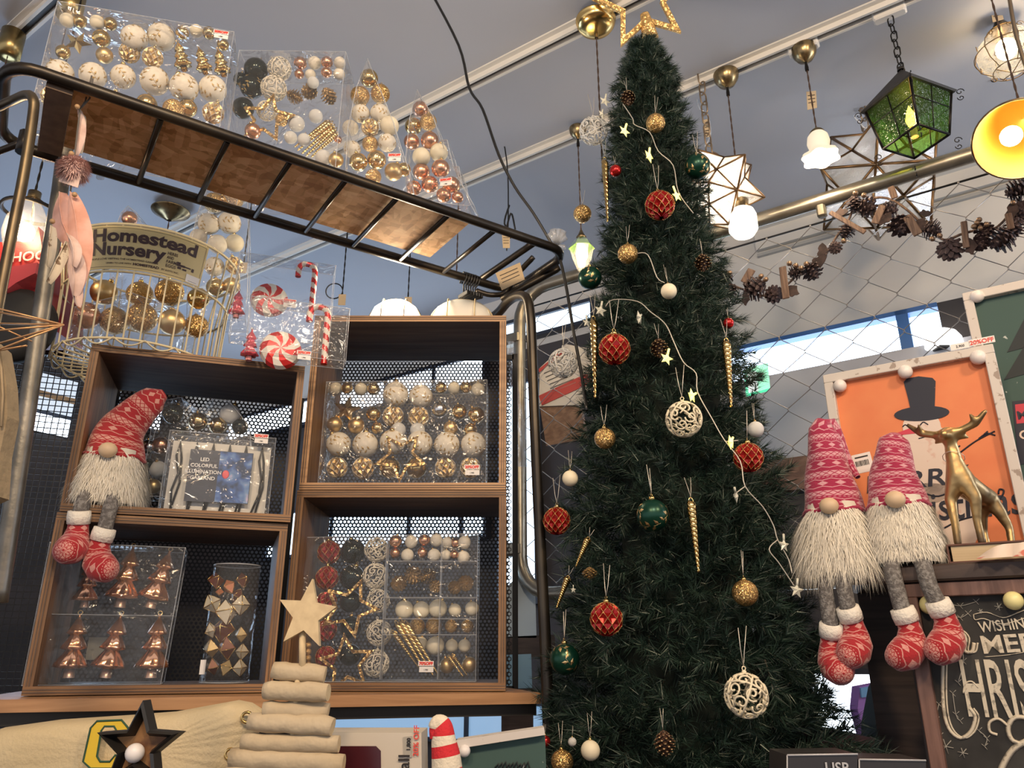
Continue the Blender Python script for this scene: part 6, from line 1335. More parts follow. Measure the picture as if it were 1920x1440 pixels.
# tulip pendant
p = ceil(1507, 92, ZT); L4 = empty('tulip_pendant', Matrix.Translation(p), 'lit frosted tulip glass pendant on a brown twisted cord', 'lamp', LG); adaptor(L4, p + Z3 * .012); canopy_cup(L4, p, .042, .055)
e4 = V((p.x, p.y, at(1529, 246, p.y).z)); cord(L4, p - Z3 * .085, e4); I4_ = L4.matrix_world.inverted() @ Matrix.Translation(e4)
mb = MB(); mb.lathe([(.006, .012), (.020, .0), (.024, -.006), (.024, -.014)], 20, I4_, capb=True); mb.build('lamp_cap', mbras, L4)
mb = MB(); mb.lathe([(.022, -.008), (.032, -.022), (.036, -.045), (.031, -.068), (.036, -.080), (.052, -.092), (.057, -.106)], 42, I4_, mod=lambda a, i, r, z: r * (1 + (.10 * math.cos(a * 6) if i >= 5 else 0)))
o = mb.build('tulip_shade', emis('lit_frosted_glass', (1, .80, .52), .28), L4); mb = MB(); mb.sphere(tuple(I4_ @ V((0, 0, -.062))), .022, 12, 8); mb.build('bulb', emis('warm_bulb', (1.0, .72, .35), 26), L4); point('lamp_glow', e4 - Z3 * .13, 1.5, (1, .75, .5), .03)
# green street-style lantern
p = ceil(1668, 28, ZT); q7 = V((p.x, p.y, at(1687, 150, p.y).z))
mk7 = empty('green_lantern', Matrix.Translation(q7), 'black iron lantern with green glass panes and a flame bulb, hanging on a chain', 'lamp', LG); adaptor(mk7, p + Z3 * .012); chain(mk7, q7, p - Z3 * .01, .038, .0022, K['black'])
LZ = mk7.matrix_world.inverted() @ (Matrix.Translation(q7) @ RZ(rad(22))); hs = .086; hb = .064; zr_, zt_7, zb7 = 0, -.078, -.232
mb = MB(); mb.add([(0, 0, .042)] + [(sx * hs * 1.12, sy * hs * 1.12, zt_7 - .004) for sx, sy in ((-1, -1), (1, -1), (1, 1), (-1, 1))] + [(sx * hs * 1.08, sy * hs * 1.08, zt_7 - .010) for sx, sy in ((-1, -1), (1, -1), (1, 1), (-1, 1))], [(0, 1, 2), (0, 2, 3), (0, 3, 4), (0, 4, 1), (8, 7, 6, 5)] + [(1 + k, 5 + k, 5 + (k + 1) % 4, 1 + (k + 1) % 4) for k in range(4)], M=LZ)
mb.lathe([(.012, .036), (.010, .048), (.004, .052)], 10, LZ, capt=True); mb.build('lantern_roof', mat('iron_roof', (.045, .042, .038), .55, .5), mk7)
mb = MB(); c4 = [(-1, -1), (1, -1), (1, 1), (-1, 1)]
for k in range(4):
    a, b_ = c4[k], c4[(k + 1) % 4]; tA, tB = V((a[0] * hs, a[1] * hs, zt_7)), V((b_[0] * hs, b_[1] * hs, zt_7)); bA_, bB_ = V((a[0] * hb, a[1] * hb, zb7)), V((b_[0] * hb, b_[1] * hb, zb7))
    mb.tube([tA, bA_], .0048, 4, M=LZ); mb.tube([bA_, bB_], .0048, 4, M=LZ); mb.tube([tA, tB], .004, 4, M=LZ); mb.tube([(tA + tB) / 2, (bA_ + bB_) / 2], .0022, 4, M=LZ); mb.tube([tA.lerp(bA_, .4), tB.lerp(bB_, .4)], .0022, 4, M=LZ)
    out = (tA + tB).normalized(); 
mb.build('iron_frame', K['black'], mk7)
mgr2 = film('green_hammered_glass', tint=(.24, .46, .10), haze=.28, gloss=.6, crinkle=1.0, scale=60); MATS['green_hammered_glass'].node_tree.nodes['Diffuse BSDF'].inputs[0].default_value = (.07, .17, .03, 1); 
for k in range(4):
    a, b_ = c4[k], c4[(k + 1) % 4]; tA, tB = V((a[0] * hs, a[1] * hs, zt_7)), V((b_[0] * hs, b_[1] * hs, zt_7)); bA_, bB_ = V((a[0] * hb, a[1] * hb, zb7)), V((b_[0] * hb, b_[1] * hb, zb7))
    for u0, u1 in ((.04, .49), (.51, .96)):
        for v0, v1 in ((.02, .39), (.41, .97)):
            f_ = lambda u, v: tA.lerp(tB, u).lerp(bA_.lerp(bB_, u), v); mb = MB(); mb.add([f_(u0, v0), f_(u1, v0), f_(u1, v1), f_(u0, v1)], [(0, 1, 2, 3)], M=LZ); mb.build('glass_pane', mgr2, mk7)
    for s_ in (0, 1):     # little scrolls at the corners
        cc_ = (tA if s_ == 0 else bA_) * 1.08 + V((0, 0, -.008)); o_ = V((a[0], a[1], 0)).normalized(); mb = MB(); mb.tube([cc_ + o_ * (.012 - .0095 * t_) * math.cos(t_ * 7) + o_ * .010 + Z3 * (.012 - .0095 * t_) * math.sin(t_ * 7) for t_ in np.linspace(0, 1, 12)], .0014, 4, M=LZ); mb.tube([cc_ + o_ * (.010 - .008 * t_) * math.cos(3 + t_ * 7) + o_ * .010 + Z3 * ((.010 - .008 * t_) * math.sin(3 + t_ * 7) - .021) for t_ in np.linspace(0, 1, 12)], .0014, 4, M=LZ); mb.build('iron_scroll', K['black'], mk7)
mb = MB(); mb.lathe([(.001, .05), (.012, .02), (.017, 0), (.012, -.02), (.007, -.03)], 12, LZ @ T(0, 0, -.15)); mb.build('flame_bulb', emis('flame_bulb', (1, .50, .12), 20), mk7); mb = MB(); mb.lathe([(.010, -.03), (.011, -.065)], 10, LZ @ T(0, 0, -.15)); mb.build('candle_tube', mat('ivory', (.6, .5, .35), .5), mk7)
point('lamp_glow', q7 - Z3 * .14, .5, (1, .55, .2), .02)
# caged glass globes, top right
mrg = film('rippled_glass', tint=(.98, .93, .85), haze=.22, gloss=1.6, crinkle=1.2, scale=45)
def globe(px, py, rp, Y_, lab, cage):
    C = at(px, py, Y_); r = rpx(C, rp); g_ = empty('caged_glass_pendant', Matrix.Translation(C), lab, 'lamp', 'caged glass pendants')
    mb = MB(); mb.lathe([(r * .35, r * .95), (r * .5, r * .85), (r * .62, r * .65), (r * .9, r * .35), (r, -.05 * r), (r * .86, -r * .5), (r * .5, -r * .82), (.001, -r * .9)], 28, mod=lambda a, i, R_, z: R_ * (1 + .03 * math.sin(a * 9 + i * 2))); mb.build('glass_globe', mrg, g_)
    mb = MB(); mb.sphere((0, 0, .1 * r), r * .36, 14, 10, sc_=(1, 1, 1.2)); mb.build('bulb', emis('warm_bulb_soft', (1.0, .74, .40), 13), g_); point('lamp_glow', C + V((0, -.02, -.0)), 1.6, (1, .76, .5), .03)
    mb = MB(); mb.lathe([(r * .10, r * 1.5), (r * .34, r * 1.05), (r * .52, r * .9), (r * .5, r * .84)], 16, capb=True); mb.build('lamp_cap', mbras, g_)
    if cage:
        mb = MB()
        for k in range(6):
            a = k * math.pi / 3 + .3; rs_ = [(r * .5, r * .88), (r * .68, r * .66), (r * .96, r * .36), (r * 1.07, -.05 * r), (r * .93, -r * .5), (r * .55, -r * .86)]; mb.tube([(q_ * math.cos(a), q_ * math.sin(a), z) for q_, z in rs_], r * .018, 5)
            for zc_, rr_ in ((.45, .9), (-.55, .92)):
                c = V((rr_ * r * math.cos(a + .25), rr_ * r * math.sin(a + .25), zc_ * r)); tx = V((-math.sin(a), math.cos(a), 0)); mb.tube([c + tx * (.13 - .1 * t_) * r * math.cos(t_ * 8) + Z3 * (.13 - .1 * t_) * r * math.sin(t_ * 8) for t_ in np.linspace(0, 1, 12)], r * .013, 4)
        for rr_, z in ((.60, -.86), (1.08, -.05), (.52, .88)): mb.tube(ringp(rr_ * r, z * r, 28), r * .018, 5, closed=True)
        mb.tube([(-.55 * r, 0, -.86 * r), (0, 0, -r), (.55 * r, 0, -.86 * r)], r * .018, 5); mb.tube([(0, -.55 * r, -.86 * r), (0, 0, -r), (0, .55 * r, -.86 * r)], r * .018, 5); mb.build('wire_cage', mat('dark_gold_wire', (.20, .13, .06), .4, .8), g_)
    chain(g_, C + Z3 * r * 1.45, V((C.x, C.y, ZC - .01)), .036, .002, K['black']); return C
globe(1888, 96, 50, 2.02, 'wire-caged rippled glass globe pendant, lit, in the top right corner', True); globe(1856, 118, 28, 2.3, 'smaller rippled glass pendant half hidden behind the caged globe', False)
# big brass cone shade cut by the right edge
C = at(1910, 262, 1.62); cs_ = empty('brass_cone_pendant', Matrix.Translation(C), 'brass cone shade glowing orange inside, cut by the right edge', 'lamp', LG); ax = (V((.50, .45, .74))).normalized(); M_ = cs_.matrix_world.inverted() @ aim(C, ax)
rb = rpx(C, 76)
mb = MB(); mb.lathe([(rb, 0), (rb * .60, rb * 1.5), (rb * .40, rb * 1.8), (rb * .1, rb * 1.9)], 40, M_); mb.build('outer_shade', mbras, cs_)
mb = MB(); mb.lathe([(rb * .985, .001), (rb * .585, rb * 1.48), (.001, rb * 1.6)], 40, M_); mb.build('inner_shade', mat('orange_gold_lining', (.70, .20, .025), .4, .4), cs_)
mb = MB(); mb.tube([M_ @ V((rb * math.cos(a), rb * math.sin(a), 0)) for a in np.linspace(0, 2 * math.pi, 41)[:-1]], .0028, 6, closed=True); mb.build('rim', mbras, cs_)
mb = MB(); mb.sphere(tuple(M_ @ V((0.02, 0, rb * .55))), .026, 14, 10); mb.build('bulb', emis('warm_bulb', (1.0, .72, .35), 26), cs_); point('lamp_glow', (cs_.matrix_world @ M_) @ V((0, 0, rb * .35)), .5, (1, .66, .3), .03)
cord(cs_, (cs_.matrix_world @ M_) @ V((0, 0, rb * 1.85)), (cs_.matrix_world @ M_) @ V((0, 0, rb * 1.85)) + V((0, 0, .9)), .003)
mb = MB(); mb.tube([cs_.matrix_world.inverted() @ p for p in wpath([(1890, -20, 1.62), (1904, 60, 1.62), (1925, 130, 1.62)])], .005, 6); mb.build('supply_rod', mchain, cs_)
# brass cup canopies at the top left and the dish over the basket
for (x_, y_, r_, h_, z_, lb) in ((26, 62, .036, .10, ZT, 'brushed brass cylinder canopy in the top left corner'), (140, -14, .036, .10, ZT, 'second brass cylinder canopy cut by the top edge above the gift box')):
    p = ceil(x_, y_, z_); o = empty('cylinder_canopy', Matrix.Translation(p), lb, 'lamp', 'brass cylinder canopies'); mb = MB(); mb.lathe([(.01, -h_ - .002), (r_, -h_), (r_, 0)], 28, capb=True, capt=True); mb.build('canopy_body', mat('brushed_brass', (.50, .38, .16), .3, .95, noise=(8, (.36, .27, .12), .4, .6, (1, 1, .2))), o); cord(o, p - Z3 * h_, p - Z3 * (h_ + .5), .002)
p = ceil(320, 396, ZT); o = empty('pendant_cord_set', Matrix.Translation(p), 'brass dish canopy on the ceiling above the basket', 'lamp', LG); mb = MB(); mb.lathe([(.01, -.05), (.02, -.045), (.05, -.025), (.085, -.004), (.087, 0)], 32, capt=True); mb.build('ceiling_cup', mbras, o); cord(o, p - Z3 * .05, p - Z3 * .5, .003)
# lit lantern far left behind the rack
C = at(48, 436, 1.75); o = empty('glass_pendant', Matrix.Translation(C), 'lit clear glass pendant with a black ring at the left edge', 'lamp', LG); r = rpx(C, 38)
mb = MB(); mb.lathe([(r * .22, r * 1.9), (r * .5, r * 1.5), (r * .95, r * .6), (r, -.2 * r), (r * .8, -r * .9), (r * .3, -r * 1.1)], 26); mb.build('glass_shade', film('clear_glass', haze=.12, gloss=1.5, crinkle=.1, scale=30), o)
mb = MB(); mb.sphere((0, 0, 0), r * .40, 14, 10, sc_=(1, 1, 1.3)); mb.build('bulb', emis('warm_bulb', (1.0, .72, .35), 26), o); point('lamp_glow', C - V((0, .06, 0)), 1.2, (1, .7, .4), .03)
mb = MB(); mb.tube(ringp(r * 1.25, r * 1.2, 32), .005, 8, closed=True); mb.build('black_ring', K['black'], o); mb = MB()
for k in range(3): a = k * 2.1; mb.tube([(r * 1.25 * math.cos(a), r * 1.25 * math.sin(a), r * 1.2), (0, 0, r * 2.1)], .002, 5)
mb.lathe([(r * .3, r * 1.9), (r * .3, r * 2.3), (r * .1, r * 2.4)], 14); mb.build('lamp_cap', mbras, o); cord(o, C + Z3 * r * 2.4, C + Z3 * (r * 2.4 + .75), .003, K['black'])
# cords with tags hanging from the ceiling in the middle
for (x0, y0, x1, y1, Y_, lb) in ((651, 440, 646, 560, 2.9, 'thin black cord with a ring and kraft tag, left of the bulkhead lamps'), (768, 500, 771, 565, 2.9, 'thin cord with a kraft tag above the bulkhead lamps'), (858, 440, 861, 520, 2.9, 'thin copper cord above the hanger hooks'), (470, 395, 466, 500, 2.8, 'thin cord with a clear tag left of the candy packs')):
    a = at(x0, y0, Y_); b_ = V((a.x, a.y, at(x1, y1, Y_).z)); o = empty('hanging_cord', Matrix.Translation(a), lb, 'cord'); cord(o, V((a.x, a.y, ZC)), b_, .003, K['black'] if x0 != 858 else mcord)
    if x0 == 651: mb = MB(); mb.tube([(-.035 + .035 * math.cos(t_), 0, b_.z - a.z + .035 + .035 * math.sin(t_)) for t_ in np.linspace(.2, 6.0, 20)], .0028, 6); mb.build('ring', K['black'], o)
    if x0 != 858: mb = MB(); mb.box((.002, -.006, b_.z - a.z - .008), (.030, .001, .050)); mb.build('tag_card', K['card'], o)
hang_tag([(1512, 172), (1530, 170), (1532, 202), (1514, 206)], 2.33, 'kraft tag on the tulip pendant cord'); hang_tag([(1594, 128), (1604, 126), (1610, 168), (1598, 170)], 2.4, 'kraft tag on the chain of the large star lantern'); hang_tag([(1672, 78), (1686, 76), (1690, 108), (1676, 112)], 2.2, 'kraft tag on the chain of the green lantern')
hang_tag([(1856, 14), (1876, 10), (1882, 36), (1862, 42)], 2.0, 'kraft tag on the caged globe pendant'); hang_tag([(1319, 225), (1330, 222), (1332, 256), (1322, 258)], 2.38, 'kraft tag on the left star lantern chain'); hang_tag([(941, 440), (956, 440), (956, 465), (943, 465)], 2.6, 'small kraft tag on the coiled cable behind the rack')
# ================================================================== PINE CONE GARLAND on the wire mesh
mbark = wood('bark_strip', (.09, .05, .035), (.23, .145, .10), 2, 20); mleafb = mat('dark_dried_leaf', (.035, .022, .02), .8, noise=(60, (.07, .042, .036), .4, .6)); mberry = mat('bronze_berry', (.30, .20, .13), .3, .7); mcd = mat('dark_cone', (.045, .027, .028), .7, noise=(3, (.09, .055, .055), .45, .65))
gg = empty('pine_cone_garland', RM(0, FP, 0), 'dried garland of pine cones, bark strips and berries draped on the wire mesh', 'garland'); GI = gg.matrix_world.inverted()
def gp(px, py, off=.05): return GI @ onpl(px, py, RN * (FP - off), RN)
gl_ = [(1335, 520), (1362, 530), (1400, 545), (1440, 555), (1480, 530), (1500, 510), (1530, 505), (1548, 478), (1566, 448), (1590, 415), (1605, 385), (1650, 370), (1690, 385), (1735, 425), (1770, 450), (1800, 440), (1830, 432), (1862, 430), (1890, 405), (1925, 350)]
mb = MB(); mb.tube(smooth_path([gp(*q, .04) for q in gl_], 3), .004, 6); mb.build('twine', mbark, gg)
cproto = cone('cone', mcd, mat('cone_tip_dull', (.13, .09, .085), .6), n=46, h=.95)(); first = True
for x_, y_, r_ in ((1362, 520, 13), (1372, 545, 13), (1415, 540, 21), (1450, 552, 15), (1522, 508, 17), (1492, 510, 13), (1566, 464, 11), (1587, 433, 14), (1602, 382, 15), (1625, 388, 17), (1665, 395, 16), (1688, 422, 20), (1745, 430, 17), (1782, 466, 21), (1838, 455, 14), (1845, 432, 15), (1880, 448, 23), (1905, 425, 18), (1912, 355, 22), (1918, 395, 16)):
    c = gp(x_, y_, .06)
    if first: o = cproto; first = False; o.parent = gg; KIDS_OF(o)
    else: o = copy_tree(cproto, gg)
    o.matrix_local = Matrix.Translation(c) @ Euler((R.uniform(-1.6, 1.6), R.uniform(-1, 1), R.uniform(0, 6))).to_matrix().to_4x4() @ Matrix.Scale(rpx(gg.matrix_world @ c, r_ * 1.22), 4)
for x0, y0, x1, y1, w_ in ((1410, 505, 1395, 530, 16), (1467, 500, 1474, 560, 13), (1556, 398, 1622, 436, 9), (1807, 415, 1812, 465, 11), (1700, 405, 1722, 440, 16), (1655, 385, 1640, 420, 14), (1890, 400, 1896, 430, 12), (1678, 372, 1670, 350, 12)):
    a, b_ = gp(x0, y0, .085), gp(x1, y1, .085); d = b_ - a; hw = rpx(gg.matrix_world @ a, w_); mb = MB(); mb.box((0, 0, d.length / 2), (hw, .006, d.length), aim(a, d, (0, 1, 0)), bev=.002); mb.build('bark_strip', mbark, gg)
for x_, y_, r_, an_ in ((1542, 470, 14, .3), (1535, 490, 18, 1.5), (1722, 425, 18, .8), (1578, 398, 13, 2.2), (1660, 410, 14, 1.0), (1485, 545, 16, -.6), (1820, 462, 15, .2), (1398, 560, 12, .5), (1735, 400, 10, 2), (1898, 395, 16, .4)):
    c = gp(x_, y_, .08); hw = rpx(gg.matrix_world @ c, r_); mb = MB(); pl = [(hw * (1 + .25 * math.cos(5 * t_)) * math.cos(t_) * .62, hw * (1 + .18 * math.sin(4 * t_)) * math.sin(t_)) for t_ in np.linspace(0, 2 * math.pi, 17)[:-1]]
    mb.prism(pl, -.0015, .0015, Matrix.Translation(c) @ RY(an_) @ RX(R.uniform(-.5, .5))); mb.build('dried_leaf', mleafb, gg)
for x_, y_ in ((1604, 362), (1620, 366), (1480, 494), (1492, 498), (1502, 503), (1512, 495), (1427, 518), (1436, 524), (1353, 512), (1368, 512), (1832, 418), (1850, 421), (1836, 412), (1826, 425), (1838, 428), (1762, 442), (1748, 448), (1582, 452), (1900, 380)):
    c = gp(x_, y_, .085); mb = MB(); mb.sphere(tuple(c), rpx(gg.matrix_world @ c, 5.2), 12, 8); mb.build('berry', mberry, gg)
# ================================================================== SHELF WITH GNOMES, DEER, BOOK, PICTURES
mdw = wood('dark_walnut', (.035, .022, .018), (.085, .055, .045), 0, 5)
PS = 1.71; e0 = onpl(1600, 1066, RN * PS, RN); zsh = e0.z
def fxp(px, py, P_): p = onpl(px, py, RN * P_, RN); return V((p.dot(RD), P_, p.z))
sl = fxp(1600, 1066, PS).x
mb = MB(); mb.box((.60, .26, -.016), (1.2, .52, .032), bev=.004); sh_ = tag(mb.build('dark_shelf', mdw, None, RM(sl - .055, PS, zsh)), 'dark walnut shelf under the two magenta gnomes', 'shelf')
mb = MB(); mb.box((.05, .30, -.5), (.09, .09, 1.0)); mb.build('shelf_post', mdw, sh_)
bx = RM(0, 0)
# snowman picture
def picture(name, P_, TLp, TRp, BLy, label, grp='framed christmas pictures'):
    a = fxp(*TLp, P_); b_ = fxp(*TRp, P_); zt__ = (a.z + b_.z) / 2; zb__ = fxp(TLp[0], BLy, P_).z
    o = empty(name, RM(a.x, P_, zb__), label, 'picture', grp); return o, b_.x - a.x, zt__ - zb__
mfw = mat('distressed_white_frame', (.64, .60, .56), .7, noise=(45, (.36, .30, .26), .62, .66)); mor = mat('orange_print', (.72, .20, .075), .6, noise=(9, (.78, .26, .10), .35, .7), sss=0)
def frame_parts(o, W, H, fw, m, back, bm, dpt=.03):
    for nmx, c, d in (('frame_rail', (W / 2, 0, H - fw / 2), (W, dpt, fw)), ('frame_rail', (W / 2, 0, fw / 2), (W, dpt, fw)), ('frame_stile', (fw / 2, 0, H / 2), (fw, dpt, H - 2 * fw)), ('frame_stile', (W - fw / 2, 0, H / 2), (fw, dpt, H - 2 * fw))): mb = MB(); mb.box(c, d, bev=.0015); mb.build(nmx, m, o)
    mb = MB(); mb.box((W / 2, .006, H / 2), (W - 2 * fw, .004, H - 2 * fw)); return mb.build(back, bm, o)
zbt = zsh + .002
o, W, H = picture('framed_picture', 1.98, (1545, 708), (1862, 646), 1040, 'white-framed orange snowman picture with bulb lights behind the gnomes')
H = o.matrix_world.translation.z + H - zbt; o.matrix_world = RM(o.matrix_world.translation.dot(RD), 1.98, zbt)
pb = frame_parts(o, W, H, .022, mfw, 'print_board', mor); OI = o.matrix_world.inverted()
def pl_(px, py, y=.0035): p = OI @ onpl(px, py, RN * 1.98, RN); return V((p.x, y, p.z))
def flat(pts, y, m, name, parent, th=.0006):
    P_ = [(p.x, p.z) for p in pts]; n = len(P_); cx_ = sum(p[0] for p in P_) / n; cz_ = sum(p[1] for p in P_) / n; mb = MB(); vs = [(x, y, z) for x, z in P_] + [(x, y - th, z) for x, z in P_]
    mb.add(vs, [tuple(range(n, 2 * n))] + [(i, (i + 1) % n, n + (i + 1) % n, n + i) for i in range(n)]); return mb.build(name, m, parent)
def ell(px, py, rx_, ry_, n=26): return [(px + rx_ * math.cos(2 * math.pi * i / n), py - ry_ * math.sin(2 * math.pi * i / n)) for i in range(n)]
msn = mat('print_white', (.74, .62, .54), .7, noise=(40, (.68, .48, .40), .60, .66)); mnav = mat('print_navy', (.012, .016, .035), .6, noise=(60, (.2, .12, .1), .70, .72)); mpk = mat('print_pink_nose', (.62, .05, .09), .6)
flat([pl_(*q) for q in ell(1738, 870, 66, 76)], .0035, msn, 'snowman_print', o); flat([pl_(*q) for q in ell(1745, 985, 92, 80)], .0035, msn, 'snowman_print', o); flat([pl_(*q) for q in ell(1728, 800, 36, 30)], .0033, msn, 'snowman_print', o)
flat([pl_(*q) for q in ((1694, 716), (1700, 709), (1722, 705), (1748, 708), (1754, 714), (1753, 745), (1752, 768), (1708, 772), (1702, 745))], .0028, mnav, 'hat_print', o); flat([pl_(*q) for q in [(1728 + 52 * math.cos(t_), 775 - 4 * math.cos(t_) * 0 - 14 * math.sin(t_) - .06 * 52 * math.cos(t_)) for t_ in np.linspace(0, 2 * math.pi, 25)[:-1]]], .0026, mnav, 'hat_print', o)
flat([pl_(*q) for q in ((1716, 806), (1718, 802), (1712, 800), (1664, 818), (1700, 814), (1719, 812))], .0026, mpk, 'nose_print', o)
def stroke(pts, w_, y, m, name, parent, plf=pl_):
    P_ = [plf(*q, y) for q in pts]; P_ = smooth_path(P_, 4) if len(P_) > 2 else P_; mb = MB(); mb.tube(P_, w_, 4); return mb.build(name, m, parent)
for s_ in ([(1692, 800), (1697, 796), (1703, 800)], [(1725, 797), (1731, 791), (1740, 796)], [(1722, 822), (1735, 818), (1738, 812)]): stroke(s_, .0014, .0024, mnav, 'face_print', o)
for s_ in ([(1800, 848), (1830, 826), (1865, 808)], [(1835, 822), (1850, 812), (1866, 816)], [(1845, 814), (1852, 808)], [(1678, 860), (1655, 857), (1638, 856)], [(1655, 857), (1646, 866)], [(1776, 850), (1800, 835)]): stroke(s_, .0016, .0024, mnav, 'twig_arm_print', o)
for q, tx, sz, ft in (((1622, 924), 'MERRY', 34, 150), ((1640, 985), 'Christmas', 56, 205)):
    c = pl_(*q, .0022); k_ = rpx(o.matrix_world @ c, 1); lettering('print_lettering', tx, sz * k_ * 1.3, Matrix.Translation(c), mnav, o, bold=.0008, fit=ft * k_ * 1.15, shear=.15)
stroke([(1650, 935), (1640, 925), (1646, 915), (1656, 920), (1652, 930)], .0018, .0022, mnav, 'swirl_print', o); stroke([(1735, 925), (1760, 930), (1790, 915), (1788, 895)], .0018, .0022, mnav, 'swirl_print', o); stroke([(1770, 990), (1800, 975), (1850, 960), (1875, 935), (1882, 920), (1874, 917), (1872, 926)], .0018, .0022, mnav, 'swirl_print', o)
mbulb = mat('frosted_ball_bulb', (.82, .78, .76), .35)
def ballbulb(o_, p, r, m=mbulb): mb = MB(); mb.sphere(tuple(p), r, 18, 12); mb.build('ball_bulb', m, o_); 
for x_, y_, r_ in ((1577, 726, 12), (1699, 700, 13), (1835, 673, 14)): p = pl_(x_, y_, -.012); ballbulb(o, p, rpx(o.matrix_world @ p, r_))
p = pl_(1826, 650, -.017); mb = MB(); MS = Matrix.Translation(p); mb.box((.018, 0, .004), (.052, .001, .016), MS); mb.box((-.026, 0, .002), (.040, .001, .015), MS); sk = mb.build('price_sticker', K['stick'], o); lettering('discount_text', '20%OFF', .014, MS @ T(.018, -.0012, -.001), K['redink'], sk, bold=.0003, align='CENTER', fit=.048); lettering('price_text', '2,900', .008, MS @ T(-.026, -.0012, -.001), K['ink'], sk, align='CENTER')
# green picture behind
o, W, H = picture('framed_picture', 2.12, (1803, 548), (2080, 500), 1050, 'white-framed dark green picture cut by the right edge, behind the snowman'); H = o.matrix_world.translation.z + H - zbt; o.matrix_world = RM(o.matrix_world.translation.dot(RD), 2.12, zbt)
mgn = mat('green_print', (.045, .095, .085), .7, noise=(50, (.5, .55, .52), .70, .72)); pb = frame_parts(o, W, H, .022, mfw, 'print_board', mgn); OI = o.matrix_world.inverted()
def pl2(px, py, y=.0035): p = OI @ onpl(px, py, RN * 2.12, RN); return V((p.x, y, p.z))
p = pl2(1833, 559, -.012); ballbulb(o, p, rpx(o.matrix_world @ p, 12))
for T_ in (((1925, 588), (1888, 660), (1925, 650)), ((1925, 640), (1882, 712), (1925, 700))): flat([pl2(*q) for q in T_], .0032, mat('print_dark_tree', (.022, .03, .034), .7), 'tree_print', o)
sq = flat([pl2(*q) for q in ((1903, 758), (1990, 748), (1992, 785), (1906, 794))], .0030, mat('print_red', (.55, .04, .07), .6), 'red_block_print', o); flat([pl2(*q) for q in ((1898, 752), (1990, 742), (1995, 850), (1910, 872))], .0033, mnav, 'dark_block_print', o)
c = pl2(1908, 786, .002); lettering('print_lettering', 'MERRY', .028, Matrix.Translation(c), mnav, o, bold=.0006); c = pl2(1912, 824, .002); lettering('print_lettering', 'CHRISTMAS', .030, Matrix.Translation(c), msn, o, bold=.0006)
# chalkboard picture below the shelf
PC = 1.735; a = fxp(1692, 1104, PC); zt9 = a.z; zb9 = fxp(1700, 1470, PC).z; W = .52; H = zsh - .034 - zb9
o = empty('framed_chalkboard', RM(a.x, PC, zb9), 'chalk lettered Christmas blackboard in a brown frame below the shelf', 'picture', 'framed christmas pictures'); mfb = wood('brown_picture_frame', (.10, .05, .04), (.22, .12, .095), 2, 8); mchb = mat('chalkboard_black', (.022, .022, .022), .8, noise=(12, (.05, .05, .048), .4, .7))
frame_parts(o, W, H, .026, mfb, 'chalk_board', mchb, .032); OI = o.matrix_world.inverted(); mck = mat('chalk_cream', (.66, .60, .48), .9, noise=(70, (.35, .32, .26), .55, .62)); mck2 = mat('chalk_grey', (.34, .33, .30), .9)
def pl3(px, py, y=.003): p = OI @ onpl(px, py, RN * PC, RN); return V((p.x, y, p.z))
KP = rpx(onpl(1850, 1250, RN * PC, RN), 1)
def ctext(tx, px, py, hp, fitp, shear=0, bold=.0006, rot=0): c = pl3(px, py, .0025); lettering('chalk_lettering', tx, hp * KP * 1.38, Matrix.Translation(c) @ RY(rot), mck, o, bold=bold, fit=fitp * KP, shear=shear)
ctext('WISHING YOU A', 1838, 1186, 20, 165, 0, .0003, rad(-5)); ctext('MERRY', 1842, 1225, 32, 150, 0, .0009, rad(-3)); ctext('HRISTMAS', 1812, 1342, 104, 250, 0, .0012)
st3 = lambda pts, w_, m_: stroke(pts, w_, .0026, m_, 'chalk_swirl', o, pl3)
for dx, w_ in ((0, .0034), (7, .0016)): st3([(1826 + dx, 1205), (1822 + dx, 1222), (1808 + dx, 1220), (1810 + dx, 1196), (1795 + dx, 1182), (1775 + dx, 1195), (1768 + dx, 1240), (1768 + dx, 1320), (1778 + dx, 1365), (1800 + dx, 1384), (1820 + dx, 1372), (1828 + dx, 1345), (1818 + dx, 1328)], w_, mck)
st3([(1812, 1290), (1806, 1300), (1810, 1282), (1822, 1278), (1834, 1290)], .0016, mck); st3([(1825, 1152), (1850, 1148), (1880, 1158), (1905, 1150), (1930, 1140)], .0009, mck); st3([(1825, 1152), (1828, 1162), (1845, 1160), (1880, 1170), (1930, 1156)], .0009, mck)
st3([(1940, 1350), (1905, 1345), (1890, 1365), (1900, 1390), (1935, 1398)], .004, mck); st3([(1870, 1378), (1856, 1372), (1855, 1355), (1872, 1348), (1890, 1362)], .0026, mck); st3([(1935, 1385), (1900, 1405), (1878, 1440), (1870, 1470)], .005, mck); st3([(1845, 1232), (1890, 1228), (1935, 1220)], .0007, mck)
for cx_, cy_, r_ in ((1773, 1400, 15), (1805, 1412, 10), (1872, 1138, 8), (1838, 1146, 5)):
    for k in range(3): t_ = k * math.pi / 3 + .2; st3([(cx_ - r_ * math.cos(t_), cy_ - r_ * math.sin(t_)), (cx_ + r_ * math.cos(t_), cy_ + r_ * math.sin(t_))], .0008, mck2)
for b_ in (((1800, 1200), (1806, 1240), (1796, 1280)), ((1786, 1300), (1792, 1340), (1800, 1352)), ((1835, 1370), (1850, 1385), (1846, 1400)), ((1760, 1320), (1755, 1350), (1762, 1380)), ((1775, 1130), (1800, 1136), (1830, 1128)), ((1780, 1150), (1800, 1158), (1815, 1150))):
    st3(list(b_), .0008, mck2)
    for q_ in b_: 
        for dx, dy in ((-6, -5), (6, -6), (5, 6)): st3([q_, (q_[0] + dx, q_[1] + dy)], .0006, mck2)
